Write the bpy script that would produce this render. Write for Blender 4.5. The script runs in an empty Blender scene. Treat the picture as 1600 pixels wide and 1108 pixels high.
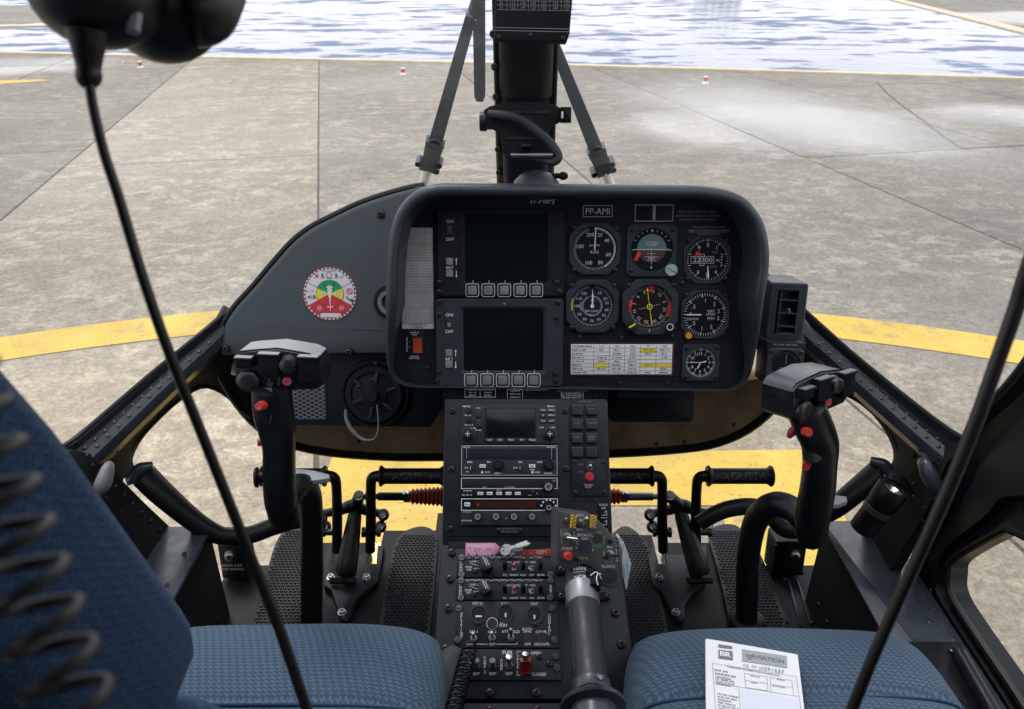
import bpy, math, random
from mathutils import Vector, Matrix
R = random.Random(7)
S = bpy.context.scene
COL = S.collection
rad = math.radians

# ------------------------------------------------------------------ camera
FPX, PITCH, EYE = 1186.0, rad(27.9), Vector((0, 0, 1.9))
cam = bpy.data.cameras.new("camera")
cam.sensor_width = 36.0
cam.lens = 36.0 * FPX / 1600.0
cam.clip_start, cam.clip_end = 0.02, 3000
cam.dof.use_dof = True
cam.dof.focus_distance = 1.28
cam.dof.aperture_fstop = 11.0
camo = bpy.data.objects.new("camera", cam)
COL.objects.link(camo)
camo.location = EYE
camo.rotation_euler = (math.pi / 2 - PITCH, 0, 0)
S.camera = camo

# ------------------------------------------------------------------ sky, sun, exposure
SUN_EL, SUN_AZ = rad(58), rad(-25)          # azimuth from +y towards +x
w = bpy.data.worlds.new("World")
S.world = w
w.use_nodes = True
nt = w.node_tree
nt.nodes.clear()
def wn(t, **k):
    n = nt.nodes.new(t)
    for a, b in k.items():
        setattr(n, a, b)
    return n
out = wn("ShaderNodeOutputWorld")
bg = wn("ShaderNodeBackground")
bg.inputs["Strength"].default_value = 0.1
sky = wn("ShaderNodeTexSky", sky_type="NISHITA", sun_disc=False)
sky.sun_elevation = SUN_EL
sky.sun_rotation = SUN_AZ
tc = wn("ShaderNodeTexCoord")
sep = wn("ShaderNodeSeparateXYZ")
nt.links.new(tc.outputs["Generated"], sep.inputs[0])
zz = wn("ShaderNodeMath", operation="ADD"); zz.inputs[1].default_value = 0.12
nt.links.new(sep.outputs["Z"], zz.inputs[0])
zm = wn("ShaderNodeMath", operation="MAXIMUM"); zm.inputs[1].default_value = 0.05
nt.links.new(zz.outputs[0], zm.inputs[0])
dx = wn("ShaderNodeMath", operation="DIVIDE"); dy = wn("ShaderNodeMath", operation="DIVIDE")
nt.links.new(sep.outputs["X"], dx.inputs[0]); nt.links.new(zm.outputs[0], dx.inputs[1])
nt.links.new(sep.outputs["Y"], dy.inputs[0]); nt.links.new(zm.outputs[0], dy.inputs[1])
cmb = wn("ShaderNodeCombineXYZ")
nt.links.new(dx.outputs[0], cmb.inputs[0]); nt.links.new(dy.outputs[0], cmb.inputs[1])
cn = wn("ShaderNodeTexNoise"); cn.inputs["Scale"].default_value = 0.9
cn.inputs["Detail"].default_value = 7; cn.inputs["Roughness"].default_value = 0.6
nt.links.new(cmb.outputs[0], cn.inputs["Vector"])
cr = wn("ShaderNodeValToRGB")
cr.color_ramp.elements[0].position = 0.37; cr.color_ramp.elements[0].color = (0, 0, 0, 1)
cr.color_ramp.elements[1].position = 0.53; cr.color_ramp.elements[1].color = (1, 1, 1, 1)
# seen edge-on towards the horizon the clouds close up
ez = wn("ShaderNodeMapRange"); ez.inputs[1].default_value = 0.0; ez.inputs[2].default_value = 0.42; ez.inputs[3].default_value = 0.16; ez.inputs[4].default_value = -0.03
nt.links.new(sep.outputs["Z"], ez.inputs[0])
cv = wn("ShaderNodeMath", operation="ADD")
nt.links.new(cn.outputs["Fac"], cv.inputs[0]); nt.links.new(ez.outputs[0], cv.inputs[1])
nt.links.new(cv.outputs[0], cr.inputs[0])
cc = wn("ShaderNodeValToRGB")                # cloud brightness varies with its thickness
cc.color_ramp.elements[0].position = 0.45; cc.color_ramp.elements[0].color = (1, 1, 1, 1)
cc.color_ramp.elements[1].position = 0.80; cc.color_ramp.elements[1].color = (0.72, 0.74, 0.79, 1)
nt.links.new(cn.outputs["Fac"], cc.inputs[0])
# an overcast sky is dimmer towards the horizon than overhead
oz = wn("ShaderNodeMapRange"); oz.inputs[1].default_value = 0.0; oz.inputs[2].default_value = 1.0; oz.inputs[3].default_value = 10.6; oz.inputs[4].default_value = 18.0
nt.links.new(sep.outputs["Z"], oz.inputs[0])
cs = wn("ShaderNodeVectorMath", operation="SCALE"); nt.links.new(oz.outputs[0], cs.inputs["Scale"])
nt.links.new(cc.outputs[0], cs.inputs[0])
mx = wn("ShaderNodeMix", data_type="RGBA")
nt.links.new(cr.outputs[0], mx.inputs[0])
nt.links.new(sky.outputs[0], mx.inputs[6]); nt.links.new(cs.outputs[0], mx.inputs[7])
nt.links.new(mx.outputs[2], bg.inputs["Color"])
nt.links.new(bg.outputs[0], out.inputs[0])

sun = bpy.data.lights.new("sun", "SUN")
sun.energy, sun.angle, sun.color = 0.9, rad(18), (1.0, 0.96, 0.9)
suno = bpy.data.objects.new("sun", sun)
COL.objects.link(suno)
sd = Vector((math.sin(SUN_AZ) * math.cos(SUN_EL), math.cos(SUN_AZ) * math.cos(SUN_EL), math.sin(SUN_EL)))
suno.rotation_euler = sd.to_track_quat("Z", "Y").to_euler()
suno.location = sd * 50
S.view_settings.view_transform = "Standard"
S.view_settings.look = "None"
S.view_settings.exposure = 0.55
S.view_settings.gamma = 1.0
S.view_settings.use_curve_mapping = False

# ------------------------------------------------------------------ where things are seen from: rays and planes
CP, SP = math.cos(PITCH), math.sin(PITCH)
def ray(px, py):
    u, v = (px - 800) / FPX, (py - 554) / FPX
    return Vector((u, CP - v * SP, -SP - v * CP))
def P(px, py, d): return EYE + ray(px, py) * d
def atz(px, py, z):
    r = ray(px, py); return EYE + r * ((z - EYE.z) / r.z)
def aty(px, py, y):
    r = ray(px, py); return EYE + r * (y / r.y)
def atx(px, py, x):
    r = ray(px, py); return EYE + r * (x / r.x)
class Frame:
    """a plane with its own axes: x right, y up, z out of the face"""
    def __init__(s, origin, lean=0.0, yaw=0.0, roll=0.0, axes=None):
        if axes:
            m = Matrix((axes[0], axes[1], axes[2])).transposed().to_4x4()
        else:
            m = (Matrix.Rotation(rad(yaw), 3, 'Z') @ Matrix.Rotation(rad(90 - lean), 3, 'X') @ Matrix.Rotation(rad(roll), 3, 'Z')).to_4x4()
        m.translation = origin
        s.m, s.i = m, m.inverted()
    def hit(s, px, py, z=0.0):
        o = s.i @ EYE
        d = s.i.to_3x3() @ ray(px, py)
        t = (z - o.z) / d.z
        return o.x + d.x * t, o.y + d.y * t
    def k(s, px, py, z=0.0):
        a, b = s.hit(px - 5, py, z), s.hit(px + 5, py, z)
        return math.hypot(a[0] - b[0], a[1] - b[1]) / 10
    def rect(s, x0, y0, x1, y1, z=0.0):
        q = [s.hit(*p, z) for p in ((x0, y0), (x1, y0), (x1, y1), (x0, y1))]
        return (sum(a[0] for a in q) / 4, sum(a[1] for a in q) / 4,
                (abs(q[1][0] - q[0][0]) + abs(q[2][0] - q[3][0])) / 2, (abs(q[0][1] - q[3][1]) + abs(q[1][1] - q[2][1])) / 2)
    def w(s, x, y, z): return s.m @ Vector((x, y, z))

# ------------------------------------------------------------------ mesh builder
def rrect(cx, cy, w_, h_, r, n=4):
    r = min(r, w_ / 2 - 1e-6, h_ / 2 - 1e-6)
    o = []
    for qx, qy, a0 in ((1, 1, 0), (-1, 1, 90), (-1, -1, 180), (1, -1, 270)):
        for i in range(n + 1):
            a = rad(a0 + 90 * i / n)
            o.append((cx + qx * (w_ / 2 - r) + r * math.cos(a), cy + qy * (h_ / 2 - r) + r * math.sin(a)))
    return o
def circ(cx, cy, r, n=24, a0=0.0): return [(cx + r * math.cos(a0 + 2 * math.pi * i / n), cy + r * math.sin(a0 + 2 * math.pi * i / n)) for i in range(n)]
def inset(o, d):
    n = len(o); q = []
    area = sum(o[i][0] * o[(i + 1) % n][1] - o[(i + 1) % n][0] * o[i][1] for i in range(n))
    sg = 1 if area > 0 else -1
    for i in range(n):
        a, b, c = Vector(o[i - 1]), Vector(o[i]), Vector(o[(i + 1) % n])
        e1, e2 = (b - a), (c - b)
        if e1.length < 1e-9: e1 = e2
        if e2.length < 1e-9: e2 = e1
        if e1.length < 1e-9: q.append(o[i]); continue
        n1 = Vector((-e1.y, e1.x)).normalized(); n2 = Vector((-e2.y, e2.x)).normalized()
        m = n1 + n2
        m = n1 if m.length < 1e-6 else m.normalized()
        s_ = d / max(0.35, m.dot(n1))
        q.append((b.x + sg * m.x * s_, b.y + sg * m.y * s_))
    return q
def catmull(pts, n=6):
    pts = [Vector(p) for p in pts]
    if len(pts) < 3: return pts
    o = []
    for i in range(len(pts) - 1):
        p0 = pts[i - 1] if i else pts[0] * 2 - pts[1]
        p1, p2 = pts[i], pts[i + 1]
        p3 = pts[i + 2] if i + 2 < len(pts) else pts[-1] * 2 - pts[-2]
        for j in range(n):
            t = j / n
            o.append(0.5 * ((2 * p1) + (p2 - p0) * t + (2 * p0 - 5 * p1 + 4 * p2 - p3) * t * t + (3 * p1 - p0 - 3 * p2 + p3) * t ** 3))
    o.append(pts[-1])
    return o
_txt = {}
def text_geo(s):
    if s not in _txt:
        c = bpy.data.curves.new("t", "FONT")
        c.body = s; c.size = 1.0; c.resolution_u = 2
        o = bpy.data.objects.new("t", c)
        m = bpy.data.meshes.new_from_object(o)
        vs = [tuple(v.co) for v in m.vertices]; fs = [tuple(p.vertices) for p in m.polygons]
        bpy.data.objects.remove(o); bpy.data.curves.remove(c); bpy.data.meshes.remove(m)
        xs = [v[0] for v in vs] or [0]
        _txt[s] = (vs, fs, min(xs), max(xs))
    return _txt[s]

class MB:
    def __init__(s): s.v, s.f, s.mi, s.cur, s.uv = [], [], [], 0, None
    def vert(s, p): s.v.append(Vector(p)); return len(s.v) - 1
    def face(s, *i): s.f.append(tuple(i)); s.mi.append(s.cur)
    def loops(s, ls, closed=True, cap0=True, cap1=True):
        """stack of vertex loops, neighbours bridged"""
        ids = [[s.vert(p) for p in l] for l in ls]
        n = len(ids[0])
        for a, b in zip(ids, ids[1:]):
            for i in range(n if closed else n - 1):
                j = (i + 1) % n
                s.face(a[i], a[j], b[j], b[i])
        if closed and cap0: s.face(*reversed(ids[0]))
        if closed and cap1: s.face(*ids[-1])
        return ids
    def prism(s, o, z0, z1, ch=0.0, cap0=True):
        area = sum(o[i][0] * o[(i + 1) % len(o)][1] - o[(i + 1) % len(o)][0] * o[i][1] for i in range(len(o)))
        if area < 0: o = o[::-1]
        ls = [[(x, y, z0) for x, y in o]]
        if ch > 0:
            ls.append([(x, y, z1 - ch) for x, y in o])
            ls.append([(x, y, z1 - ch * .3) for x, y in inset(o, ch * .3)])
            ls.append([(x, y, z1) for x, y in inset(o, ch)])
        else:
            ls.append([(x, y, z1) for x, y in o])
        s.loops(ls, cap0=cap0)
    def flat(s, o, z):
        area = sum(o[i][0] * o[(i + 1) % len(o)][1] - o[(i + 1) % len(o)][0] * o[i][1] for i in range(len(o)))
        if area < 0: o = o[::-1]
        s.face(*[s.vert((x, y, z)) for x, y in o])
    def quad(s, cx, cy, w_, h_, z): s.flat([(cx - w_ / 2, cy - h_ / 2), (cx + w_ / 2, cy - h_ / 2), (cx + w_ / 2, cy + h_ / 2), (cx - w_ / 2, cy + h_ / 2)], z)
    def line(s, x0, y0, x1, y1, t, z):
        d = Vector((x1 - x0, y1 - y0))
        if d.length < 1e-9: return
        n = Vector((-d.y, d.x)).normalized() * t / 2
        s.flat([(x0 - n.x, y0 - n.y), (x1 - n.x, y1 - n.y), (x1 + n.x, y1 + n.y), (x0 + n.x, y0 + n.y)], z)
    def frame(s, cx, cy, w_, h_, t, z, r=0.0):
        o = rrect(cx, cy, w_, h_, r, 3) if r > 0 else [(cx - w_ / 2, cy - h_ / 2), (cx + w_ / 2, cy - h_ / 2), (cx + w_ / 2, cy + h_ / 2), (cx - w_ / 2, cy + h_ / 2)]
        s.loops([[(x, y, z) for x, y in o], [(x, y, z) for x, y in inset(o, t)]], cap0=False, cap1=False)
    def ring(s, cx, cy, r0, r1, z, n=28, a0=0.0, a1=360.0):
        full = abs(a1 - a0) >= 359.9
        m = n if full else n + 1
        A = [rad(a0 + (a1 - a0) * i / n) for i in range(m)]
        s.loops([[(cx + r1 * math.cos(a), cy + r1 * math.sin(a), z) for a in A], [(cx + r0 * math.cos(a), cy + r0 * math.sin(a), z) for a in A]], closed=full, cap0=False, cap1=False)
    def disc(s, cx, cy, r, z, n=24): s.flat(circ(cx, cy, r, n), z)
    def text(s, t, x, y, h, z, align="C", rot=0.0, sx=1.0, bold=0.0, mapf=None):
        vs, fs, x0, x1 = text_geo(t)
        k = h / 0.70
        wd = (x1 - x0)
        ox = {"C": -(x0 + x1) / 2, "L": -x0, "R": -x1}[align]
        c, sn = math.cos(rot), math.sin(rot)
        for b in ((0.0,) if bold == 0 else (-bold, bold)):
            base = len(s.v)
            for vx, vy, _ in vs:
                a, q = (vx + ox) * k * sx + b, (vy - 0.35) * k
                p = (x + a * c - q * sn, y + a * sn + q * c, z + (0.00002 if b > 0 else 0))
                s.v.append(Vector(mapf(p) if mapf else p))
            for f_ in fs:
                s.face(*[base + i for i in f_])
        return wd * k * sx
    def micro(s, x0, x1, y, h, z, rng, fill=0.8):
        """a line of print too small to read"""
        x = x0
        while x < x1:
            l = h * rng.uniform(0.9, 3.2)
            e = min(x1, x + l)
            k = x
            while k < e - h * .2:
                s.quad(k + h * .28, y + rng.uniform(-.06, .06) * h, h * .42, h * rng.choice((.7, .9, 1.0)), z)
                k += h * .72
            x = e + h * .5
    def cyl(s, a, b, r0, r1=None, n=16, ch=0.0):
        a, b = Vector(a), Vector(b)
        r1 = r0 if r1 is None else r1
        d = (b - a); L = d.length; d.normalize()
        prof = [(0, 0), (r0, 0), (r1, L)] if ch == 0 else [(0, 0), (r0, 0), (r1, L - ch), (r1 - ch * .3, L - ch * .3), (r1 - ch, L)]
        s.lathe(a, d, prof + [(0, L)], n)
    def lathe(s, o, ax, prof, n=20, ref=None):
        o, ax = Vector(o), Vector(ax).normalized()
        ref = Vector(ref) if ref else (Vector((1, 0, 0)) if abs(ax.x) < .8 else Vector((0, 1, 0)))
        e1 = (ref - ax * ref.dot(ax)).normalized(); e2 = ax.cross(e1)
        prev = None
        for r, h in prof:
            if r < 1e-7: cur = [s.vert(o + ax * h)]
            else: cur = [s.vert(o + ax * h + (e1 * math.cos(2 * math.pi * i / n) + e2 * math.sin(2 * math.pi * i / n)) * r) for i in range(n)]
            if prev:
                for i in range(n):
                    j = (i + 1) % n
                    if len(prev) == 1 and len(cur) > 1: s.face(prev[0], cur[j], cur[i])
                    elif len(cur) == 1 and len(prev) > 1: s.face(prev[i], prev[j], cur[0])
                    elif len(cur) > 1: s.face(prev[i], prev[j], cur[j], cur[i])
            prev = cur
    def tube(s, pts, radii, n=12, smooth=6, caps=True, flat=None, ref=None):
        if smooth:
            m = len(pts)
            rr = radii if isinstance(radii, (list, tuple)) else [radii] * m
            q = catmull(pts, smooth)
            rv = catmull([Vector((r, 0, 0)) for r in rr], smooth)
            pts, radii = q, [max(1e-5, r.x) for r in rv]
            if len(pts) != len(radii): radii = (radii + [radii[-1]] * len(pts))[:len(pts)]
        else:
            pts = [Vector(p) for p in pts]
            radii = radii if isinstance(radii, (list, tuple)) else [radii] * len(pts)
        t0 = (pts[1] - pts[0]).normalized()
        rf = Vector(ref) if ref else (Vector((0, 0, 1)) if abs(t0.z) < .9 else Vector((1, 0, 0)))
        u = (rf - t0 * rf.dot(t0)).normalized()
        ls = []
        for i, p in enumerate(pts):
            t = (pts[min(i + 1, len(pts) - 1)] - pts[max(i - 1, 0)]).normalized()
            u = (u - t * u.dot(t)).normalized()
            v_ = t.cross(u)
            fx, fy = (1, 1) if flat is None else (flat(i / (len(pts) - 1)) if callable(flat) else flat)
            ls.append([p + u * (math.cos(2 * math.pi * k / n) * radii[i] * fx) + v_ * (math.sin(2 * math.pi * k / n) * radii[i] * fy) for k in range(n)])
        s.loops(ls, cap0=caps, cap1=caps)
    def box(s, cx, cy, cz, sx, sy, sz, ch=0.0, r=0.0):
        s.prism(rrect(cx, cy, sx, sy, max(r, 1e-4), 3 if r > 0 else 1), cz - sz / 2, cz + sz / 2, ch)
    def sheet(s, grid, off):
        """grid of points with real thickness along off"""
        off = Vector(off)
        F = [[s.vert(p) for p in row] for row in grid]
        B = [[s.vert(Vector(p) + off) for p in row] for row in grid]
        n, m = len(F), len(F[0])
        for i in range(n - 1):
            for j in range(m - 1):
                s.face(F[i][j], F[i + 1][j], F[i + 1][j + 1], F[i][j + 1])
                s.face(B[i][j], B[i][j + 1], B[i + 1][j + 1], B[i + 1][j])
        for i in range(n - 1):
            s.face(F[i][0], B[i][0], B[i + 1][0], F[i + 1][0]); s.face(F[i][-1], F[i + 1][-1], B[i + 1][-1], B[i][-1])
        for j in range(m - 1):
            s.face(F[0][j], F[0][j + 1], B[0][j + 1], B[0][j]); s.face(F[-1][j], B[-1][j], B[-1][j + 1], F[-1][j + 1])
    def dome(s, o, ax, r, h, n=10):
        s.lathe(o, ax, [(r, 0), (r * .9, h * .55), (r * .55, h * .9), (0, h)], n)
    def sphere(s, c, rx, ry, rz, n=20, m=12):
        c = Vector(c); ls = []
        for i in range(1, m):
            a = math.pi * i / m
            ls.append([c + Vector((rx * math.sin(a) * math.cos(2 * math.pi * k / n), ry * math.sin(a) * math.sin(2 * math.pi * k / n), -rz * math.cos(a))) for k in range(n)])
        ids = s.loops(ls, cap0=False, cap1=False)
        b, t = s.vert(c - Vector((0, 0, rz))), s.vert(c + Vector((0, 0, rz)))
        for k in range(n):
            j = (k + 1) % n
            s.face(b, ids[0][j], ids[0][k]); s.face(t, ids[-1][k], ids[-1][j])
    def xf(s, m, start=0):
        for i in range(start, len(s.v)): s.v[i] = m @ s.v[i]

ROOTF = {}
def mesh_of(name, mb, mats, inv=None, angle=38):
    me = bpy.data.meshes.new(name)
    vs = [tuple((inv @ v) if inv else v) for v in mb.v]
    me.from_pydata(vs, [], mb.f)
    for m in (mats if isinstance(mats, (list, tuple)) else [mats]): me.materials.append(m)
    if any(mb.mi): me.polygons.foreach_set("material_index", mb.mi)
    me.polygons.foreach_set("use_smooth", [True] * len(me.polygons))
    if mb.uv:
        ul = me.uv_layers.new(name="UVMap")
        for lp in me.loops: ul.data[lp.index].uv = mb.uv[lp.vertex_index]
    me.update()
    me.set_sharp_from_angle(angle=rad(angle))
    return me
def thing(name, label, cat, frame=None, group=None, loc=None):
    o = bpy.data.objects.new(name, None)
    COL.objects.link(o)
    m = frame.m if frame else Matrix.Translation(Vector(loc) if loc is not None else Vector())
    o.matrix_world = m
    o.empty_display_size = 0.02
    o["label"] = label; o["category"] = cat
    if group: o["group"] = group
    ROOTF[o.name] = m.inverted()
    return o
def root_of(o):
    while o.parent: o = o.parent
    return o
def part(name, mb, mat, parent, label=None, kind=None, world=False, angle=38):
    inv = ROOTF[root_of(parent).name] if world else None
    o = bpy.data.objects.new(name, mesh_of(name, mb, mat, inv, angle))
    COL.objects.link(o); o.parent = parent
    if label: o["label"] = label
    if kind: o["kind"] = kind
    return o
def single(name, mb, mat, label=None, cat=None, kind=None, group=None, angle=38):
    """a thing that is one mesh, its origin at the middle of its foot"""
    if mb.v:
        xs = [v.x for v in mb.v]; ys = [v.y for v in mb.v]; zs = [v.z for v in mb.v]
        b = Vector(((min(xs) + max(xs)) / 2, (min(ys) + max(ys)) / 2, min(zs)))
    else: b = Vector()
    o = bpy.data.objects.new(name, mesh_of(name, mb, mat, Matrix.Translation(-b), angle))
    COL.objects.link(o); o.location = b
    if label: o["label"] = label
    if cat: o["category"] = cat
    if kind: o["kind"] = kind
    if group: o["group"] = group
    ROOTF[o.name] = Matrix.Translation(-b)
    return o
def inst(name, mesh, parent, loc, axes=None, scale=1.0, label=None):
    o = bpy.data.objects.new(name, mesh)
    COL.objects.link(o); o.parent = parent
    m = axes.to_4x4() if axes else Matrix.Identity(4)
    m.translation = Vector(loc)
    o.matrix_local = m @ Matrix.Scale(scale, 4)
    if label: o["label"] = label
    return o
def face_axes(n, up=(0, 0, 1)):
    n = Vector(n).normalized(); up = Vector(up)
    x = up.cross(n)
    x = Vector((1, 0, 0)) if x.length < 1e-5 else x.normalized()
    y = n.cross(x)
    return Matrix((x, y, n)).transposed()

# ------------------------------------------------------------------ materials
def mat(name, col, rough=0.5, metal=0.0, spec=0.5, bump=0.0, bscale=200.0, var=0.0, vscale=30.0, coat=0.0, emit=None, coord="Object"):
    m = bpy.data.materials.new(name); m.use_nodes = True
    t = m.node_tree; b = t.nodes["Principled BSDF"]
    b.inputs["Base Color"].default_value = (*col, 1)
    b.inputs["Roughness"].default_value = rough; b.inputs["Metallic"].default_value = metal
    b.inputs["Specular IOR Level"].default_value = spec
    b.inputs["Coat Weight"].default_value = coat
    if emit: b.inputs["Emission Color"].default_value = (*emit[0], 1); b.inputs["Emission Strength"].default_value = emit[1]
    if bump or var:
        c = t.nodes.new("ShaderNodeTexCoord")
        if bump:
            n = t.nodes.new("ShaderNodeTexNoise"); n.inputs["Scale"].default_value = bscale; n.inputs["Detail"].default_value = 3
            t.links.new(c.outputs[coord], n.inputs["Vector"])
            bp = t.nodes.new("ShaderNodeBump"); bp.inputs["Strength"].default_value = bump; bp.inputs["Distance"].default_value = 0.001
            t.links.new(n.outputs["Fac"], bp.inputs["Height"]); t.links.new(bp.outputs[0], b.inputs["Normal"])
        if var:
            n = t.nodes.new("ShaderNodeTexNoise"); n.inputs["Scale"].default_value = vscale; n.inputs["Detail"].default_value = 6; n.inputs["Roughness"].default_value = .65
            t.links.new(c.outputs[coord], n.inputs["Vector"])
            r = t.nodes.new("ShaderNodeMapRange"); r.inputs[1].default_value = .3; r.inputs[2].default_value = .7
            r.inputs[3].default_value = 1 - var; r.inputs[4].default_value = 1 + var
            t.links.new(n.outputs["Fac"], r.inputs[0])
            x = t.nodes.new("ShaderNodeVectorMath"); x.operation = "SCALE"; x.inputs[0].default_value = col
            t.links.new(r.outputs[0], x.inputs["Scale"]); t.links.new(x.outputs[0], b.inputs["Base Color"])
            r2 = t.nodes.new("ShaderNodeMapRange"); r2.inputs[1].default_value = .3; r2.inputs[2].default_value = .7
            r2.inputs[3].default_value = max(0.02, rough - .12); r2.inputs[4].default_value = min(1, rough + .12)
            t.links.new(n.outputs["Fac"], r2.inputs[0]); t.links.new(r2.outputs[0], b.inputs["Roughness"])
    return m
M = {}
M["panel"] = mat("panel_black", (.010, .0125, .0185), .5, spec=.18, bump=.12, bscale=900, var=.2, vscale=40)
M["hood"] = mat("hood_black", (.030, .038, .048), .38, spec=.3, bump=.25, bscale=700, var=.15)
M["coaming"] = mat("coaming_grey", (.050, .064, .074), .6, spec=.25, bump=.2, bscale=900, var=.12, vscale=14)
M["plate"] = mat("plate_black", (.017, .021, .028), .40, spec=.22, bump=.12, bscale=900, var=.22, vscale=30)
M["radio"] = mat("radio_black", (.010, .012, .015), .42, spec=.2, var=.15, vscale=60)
M["bezel"] = mat("bezel_grey", (.030, .037, .048), .45, spec=.2, bump=.1, bscale=900, var=.15)
M["dial"] = mat("dial_black", (.006, .007, .010), .6, spec=.15)
M["dialblue"] = mat("dial_blue_black", (.010, .013, .030), .55, spec=.15)
M["dialbrown"] = mat("dial_brown_black", (.016, .010, .011), .55, spec=.15)
M["screen"] = mat("screen_glass", (.005, .008, .011), .2, spec=.25)
M["frame"] = mat("frame_black", (.008, .0095, .0125), .38, spec=.24, bump=.25, bscale=300, var=.25, vscale=18)
M["post"] = mat("post_blue_black", (.012, .017, .027), .5, spec=.15)
M["webblack"] = mat("web_black", (.009, .010, .012), .75, spec=.15, bump=.25, bscale=300)
M["strip"] = mat("strip_black", (.034, .044, .058), .30, spec=.4, bump=.15, bscale=300, var=.25, vscale=22)
M["matte"] = mat("matte_black", (.006, .0075, .011), .6, spec=.15, var=.2)
M["grip"] = mat("grip_black", (.008, .009, .011), .33, spec=.32, bump=.35, bscale=600, var=.2, vscale=50)
M["greycap"] = mat("worn_grey_cap", (.24, .25, .265), .5, var=.2)
M["rubber"] = mat("rubber_black", (.0065, .0068, .008), .45, spec=.28, bump=.15, bscale=400)
M["tread"] = mat("tread_black", (.018, .021, .026), .32, spec=.3, var=.25, vscale=30)
M["floor"] = mat("floor_black", (.006, .0072, .009), .45, spec=.18, bump=.2, bscale=250, var=.3, vscale=12)
M["steel"] = mat("steel", (.55, .55, .55), .28, metal=1.0, var=.15)
M["nickel"] = mat("worn_nickel", (.78, .78, .76), .45, metal=.55, var=.12)
M["dsteel"] = mat("dull_steel", (.22, .23, .25), .38, metal=1.0, var=.2)
M["screw"] = mat("screw_black", (.010, .011, .013), .30, var=.15)
M["socket"] = mat("socket_dark", (.004, .004, .005), .6)
M["white"] = mat("white_print", (.74, .75, .76), .6)
M["fast"] = mat("fastener_dark", (.10, .105, .115), .38, metal=1.0, var=.2)
M["boxgrey"] = mat("switch_box_grey", (.050, .052, .054), .5, bump=.15, bscale=700, var=.15)
M["twist"] = mat("twist_grip_rubber", (.013, .016, .020), .42, spec=.35, bump=.2, bscale=500, var=.25)
M["sleeve"] = mat("sleeve_grey", (.22, .23, .25), .38, metal=.7, var=.2)
M["grey"] = mat("grey_print", (.52, .535, .56), .6)
M["dim"] = mat("dim_print", (.20, .21, .225), .6)
M["cyanp"] = mat("pale_green_print", (.30, .44, .42), .6)
M["green"] = mat("green_print", (.10, .42, .20), .6)
M["greenarc"] = mat("green_arc", (.03, .36, .13), .6)
M["yellow"] = mat("yellow_print", (.72, .58, .04), .6)
M["hyellow"] = mat("highlighter_yellow", (.78, .64, .03), .6)
M["red"] = mat("red_plastic", (.52, .03, .03), .4)
M["pink"] = mat("pink_red_plastic", (.55, .09, .12), .4)
M["redlamp"] = mat("red_rocker", (.42, .06, .02), .35)
M["flag"] = mat("red_flag", (.55, .03, .03), .5)
M["orange"] = mat("orange_knob", (.70, .27, .03), .45)
M["keycap"] = mat("button_grey", (.17, .175, .18), .5, var=.15)
M["darkcap"] = mat("button_dark", (.015, .016, .018), .36)
M["placard"] = mat("placard_white", (.76, .77, .80), .5, var=.06)
M["placardgrey"] = mat("placard_worn_grey", (.50, .47, .48), .55, var=.25, vscale=25)
M["ink"] = mat("ink_grey", (.10, .10, .11), .6)
M["sky_ball"] = mat("horizon_blue", (.10, .17, .19), .5)
M["earth_ball"] = mat("horizon_brown", (.05, .028, .022), .5)
M["bellows"] = mat("red_rubber", (.44, .065, .04), .5, bump=.1, bscale=300, var=.2)
M["guard"] = mat("dark_red_guard", (.20, .018, .012), .4)
M["bronze"] = mat("aramid_brown", (.30, .215, .12), .30, bump=.2, bscale=120, var=.35, vscale=9)
M["pinktag"] = mat("pink_plastic_tag", (.72, .27, .44), .4)
M["pinkpaper"] = mat("pink_paper_insert", (.78, .46, .62), .6)
M["redtag"] = mat("red_fabric_tag", (.28, .02, .02), .7, bump=.2, bscale=500)
M["paper"] = mat("paper_white", (.80, .83, .88), .7, var=.04)
M["paperlite"] = mat("paper_tint", (.70, .76, .88), .7)
M["logo"] = mat("logo_grey", (.17, .18, .21), .6)
M["logolite"] = mat("logo_light_grey", (.36, .38, .42), .6)
M["teal"] = mat("teal_ink", (.10, .26, .33), .6)
M["amber"] = mat("hazard_amber", (.62, .36, .02), .5)
M["bag"] = mat("clear_bag", (.40, .47, .50), .3, var=.2, vscale=40)
M["leather"] = mat("padded_leather", (.008, .008, .010), .42, bump=.2, bscale=150)
M["cord"] = mat("cord_black", (.008, .0075, .0075), .42, bump=.1, bscale=300)
M["wiper"] = mat("wiper_grey", (.075, .095, .128), .5, var=.25, vscale=30)
M["braid"] = mat("braided_sleeve", (.012, .012, .014), .5, bump=1.0, bscale=900)
M["ledred"] = mat("dark_red_window", (.045, .012, .008), .3)
M["bluecap"] = mat("blue_grey_cap", (.10, .15, .19), .4)
M["lens"] = mat("torch_lens", (.75, .78, .80), .12, metal=.8)
M["stickw"] = mat("sticker_white", (.72, .70, .73), .5)
M["stickr"] = mat("sticker_red", (.58, .03, .05), .5)
M["stickg"] = mat("sticker_green", (.0, .33, .10), .5)
M["sticky"] = mat("sticker_yellow", (.78, .68, .03), .5)
M["sticko"] = mat("sticker_maroon", (.16, .03, .05), .5)

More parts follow.
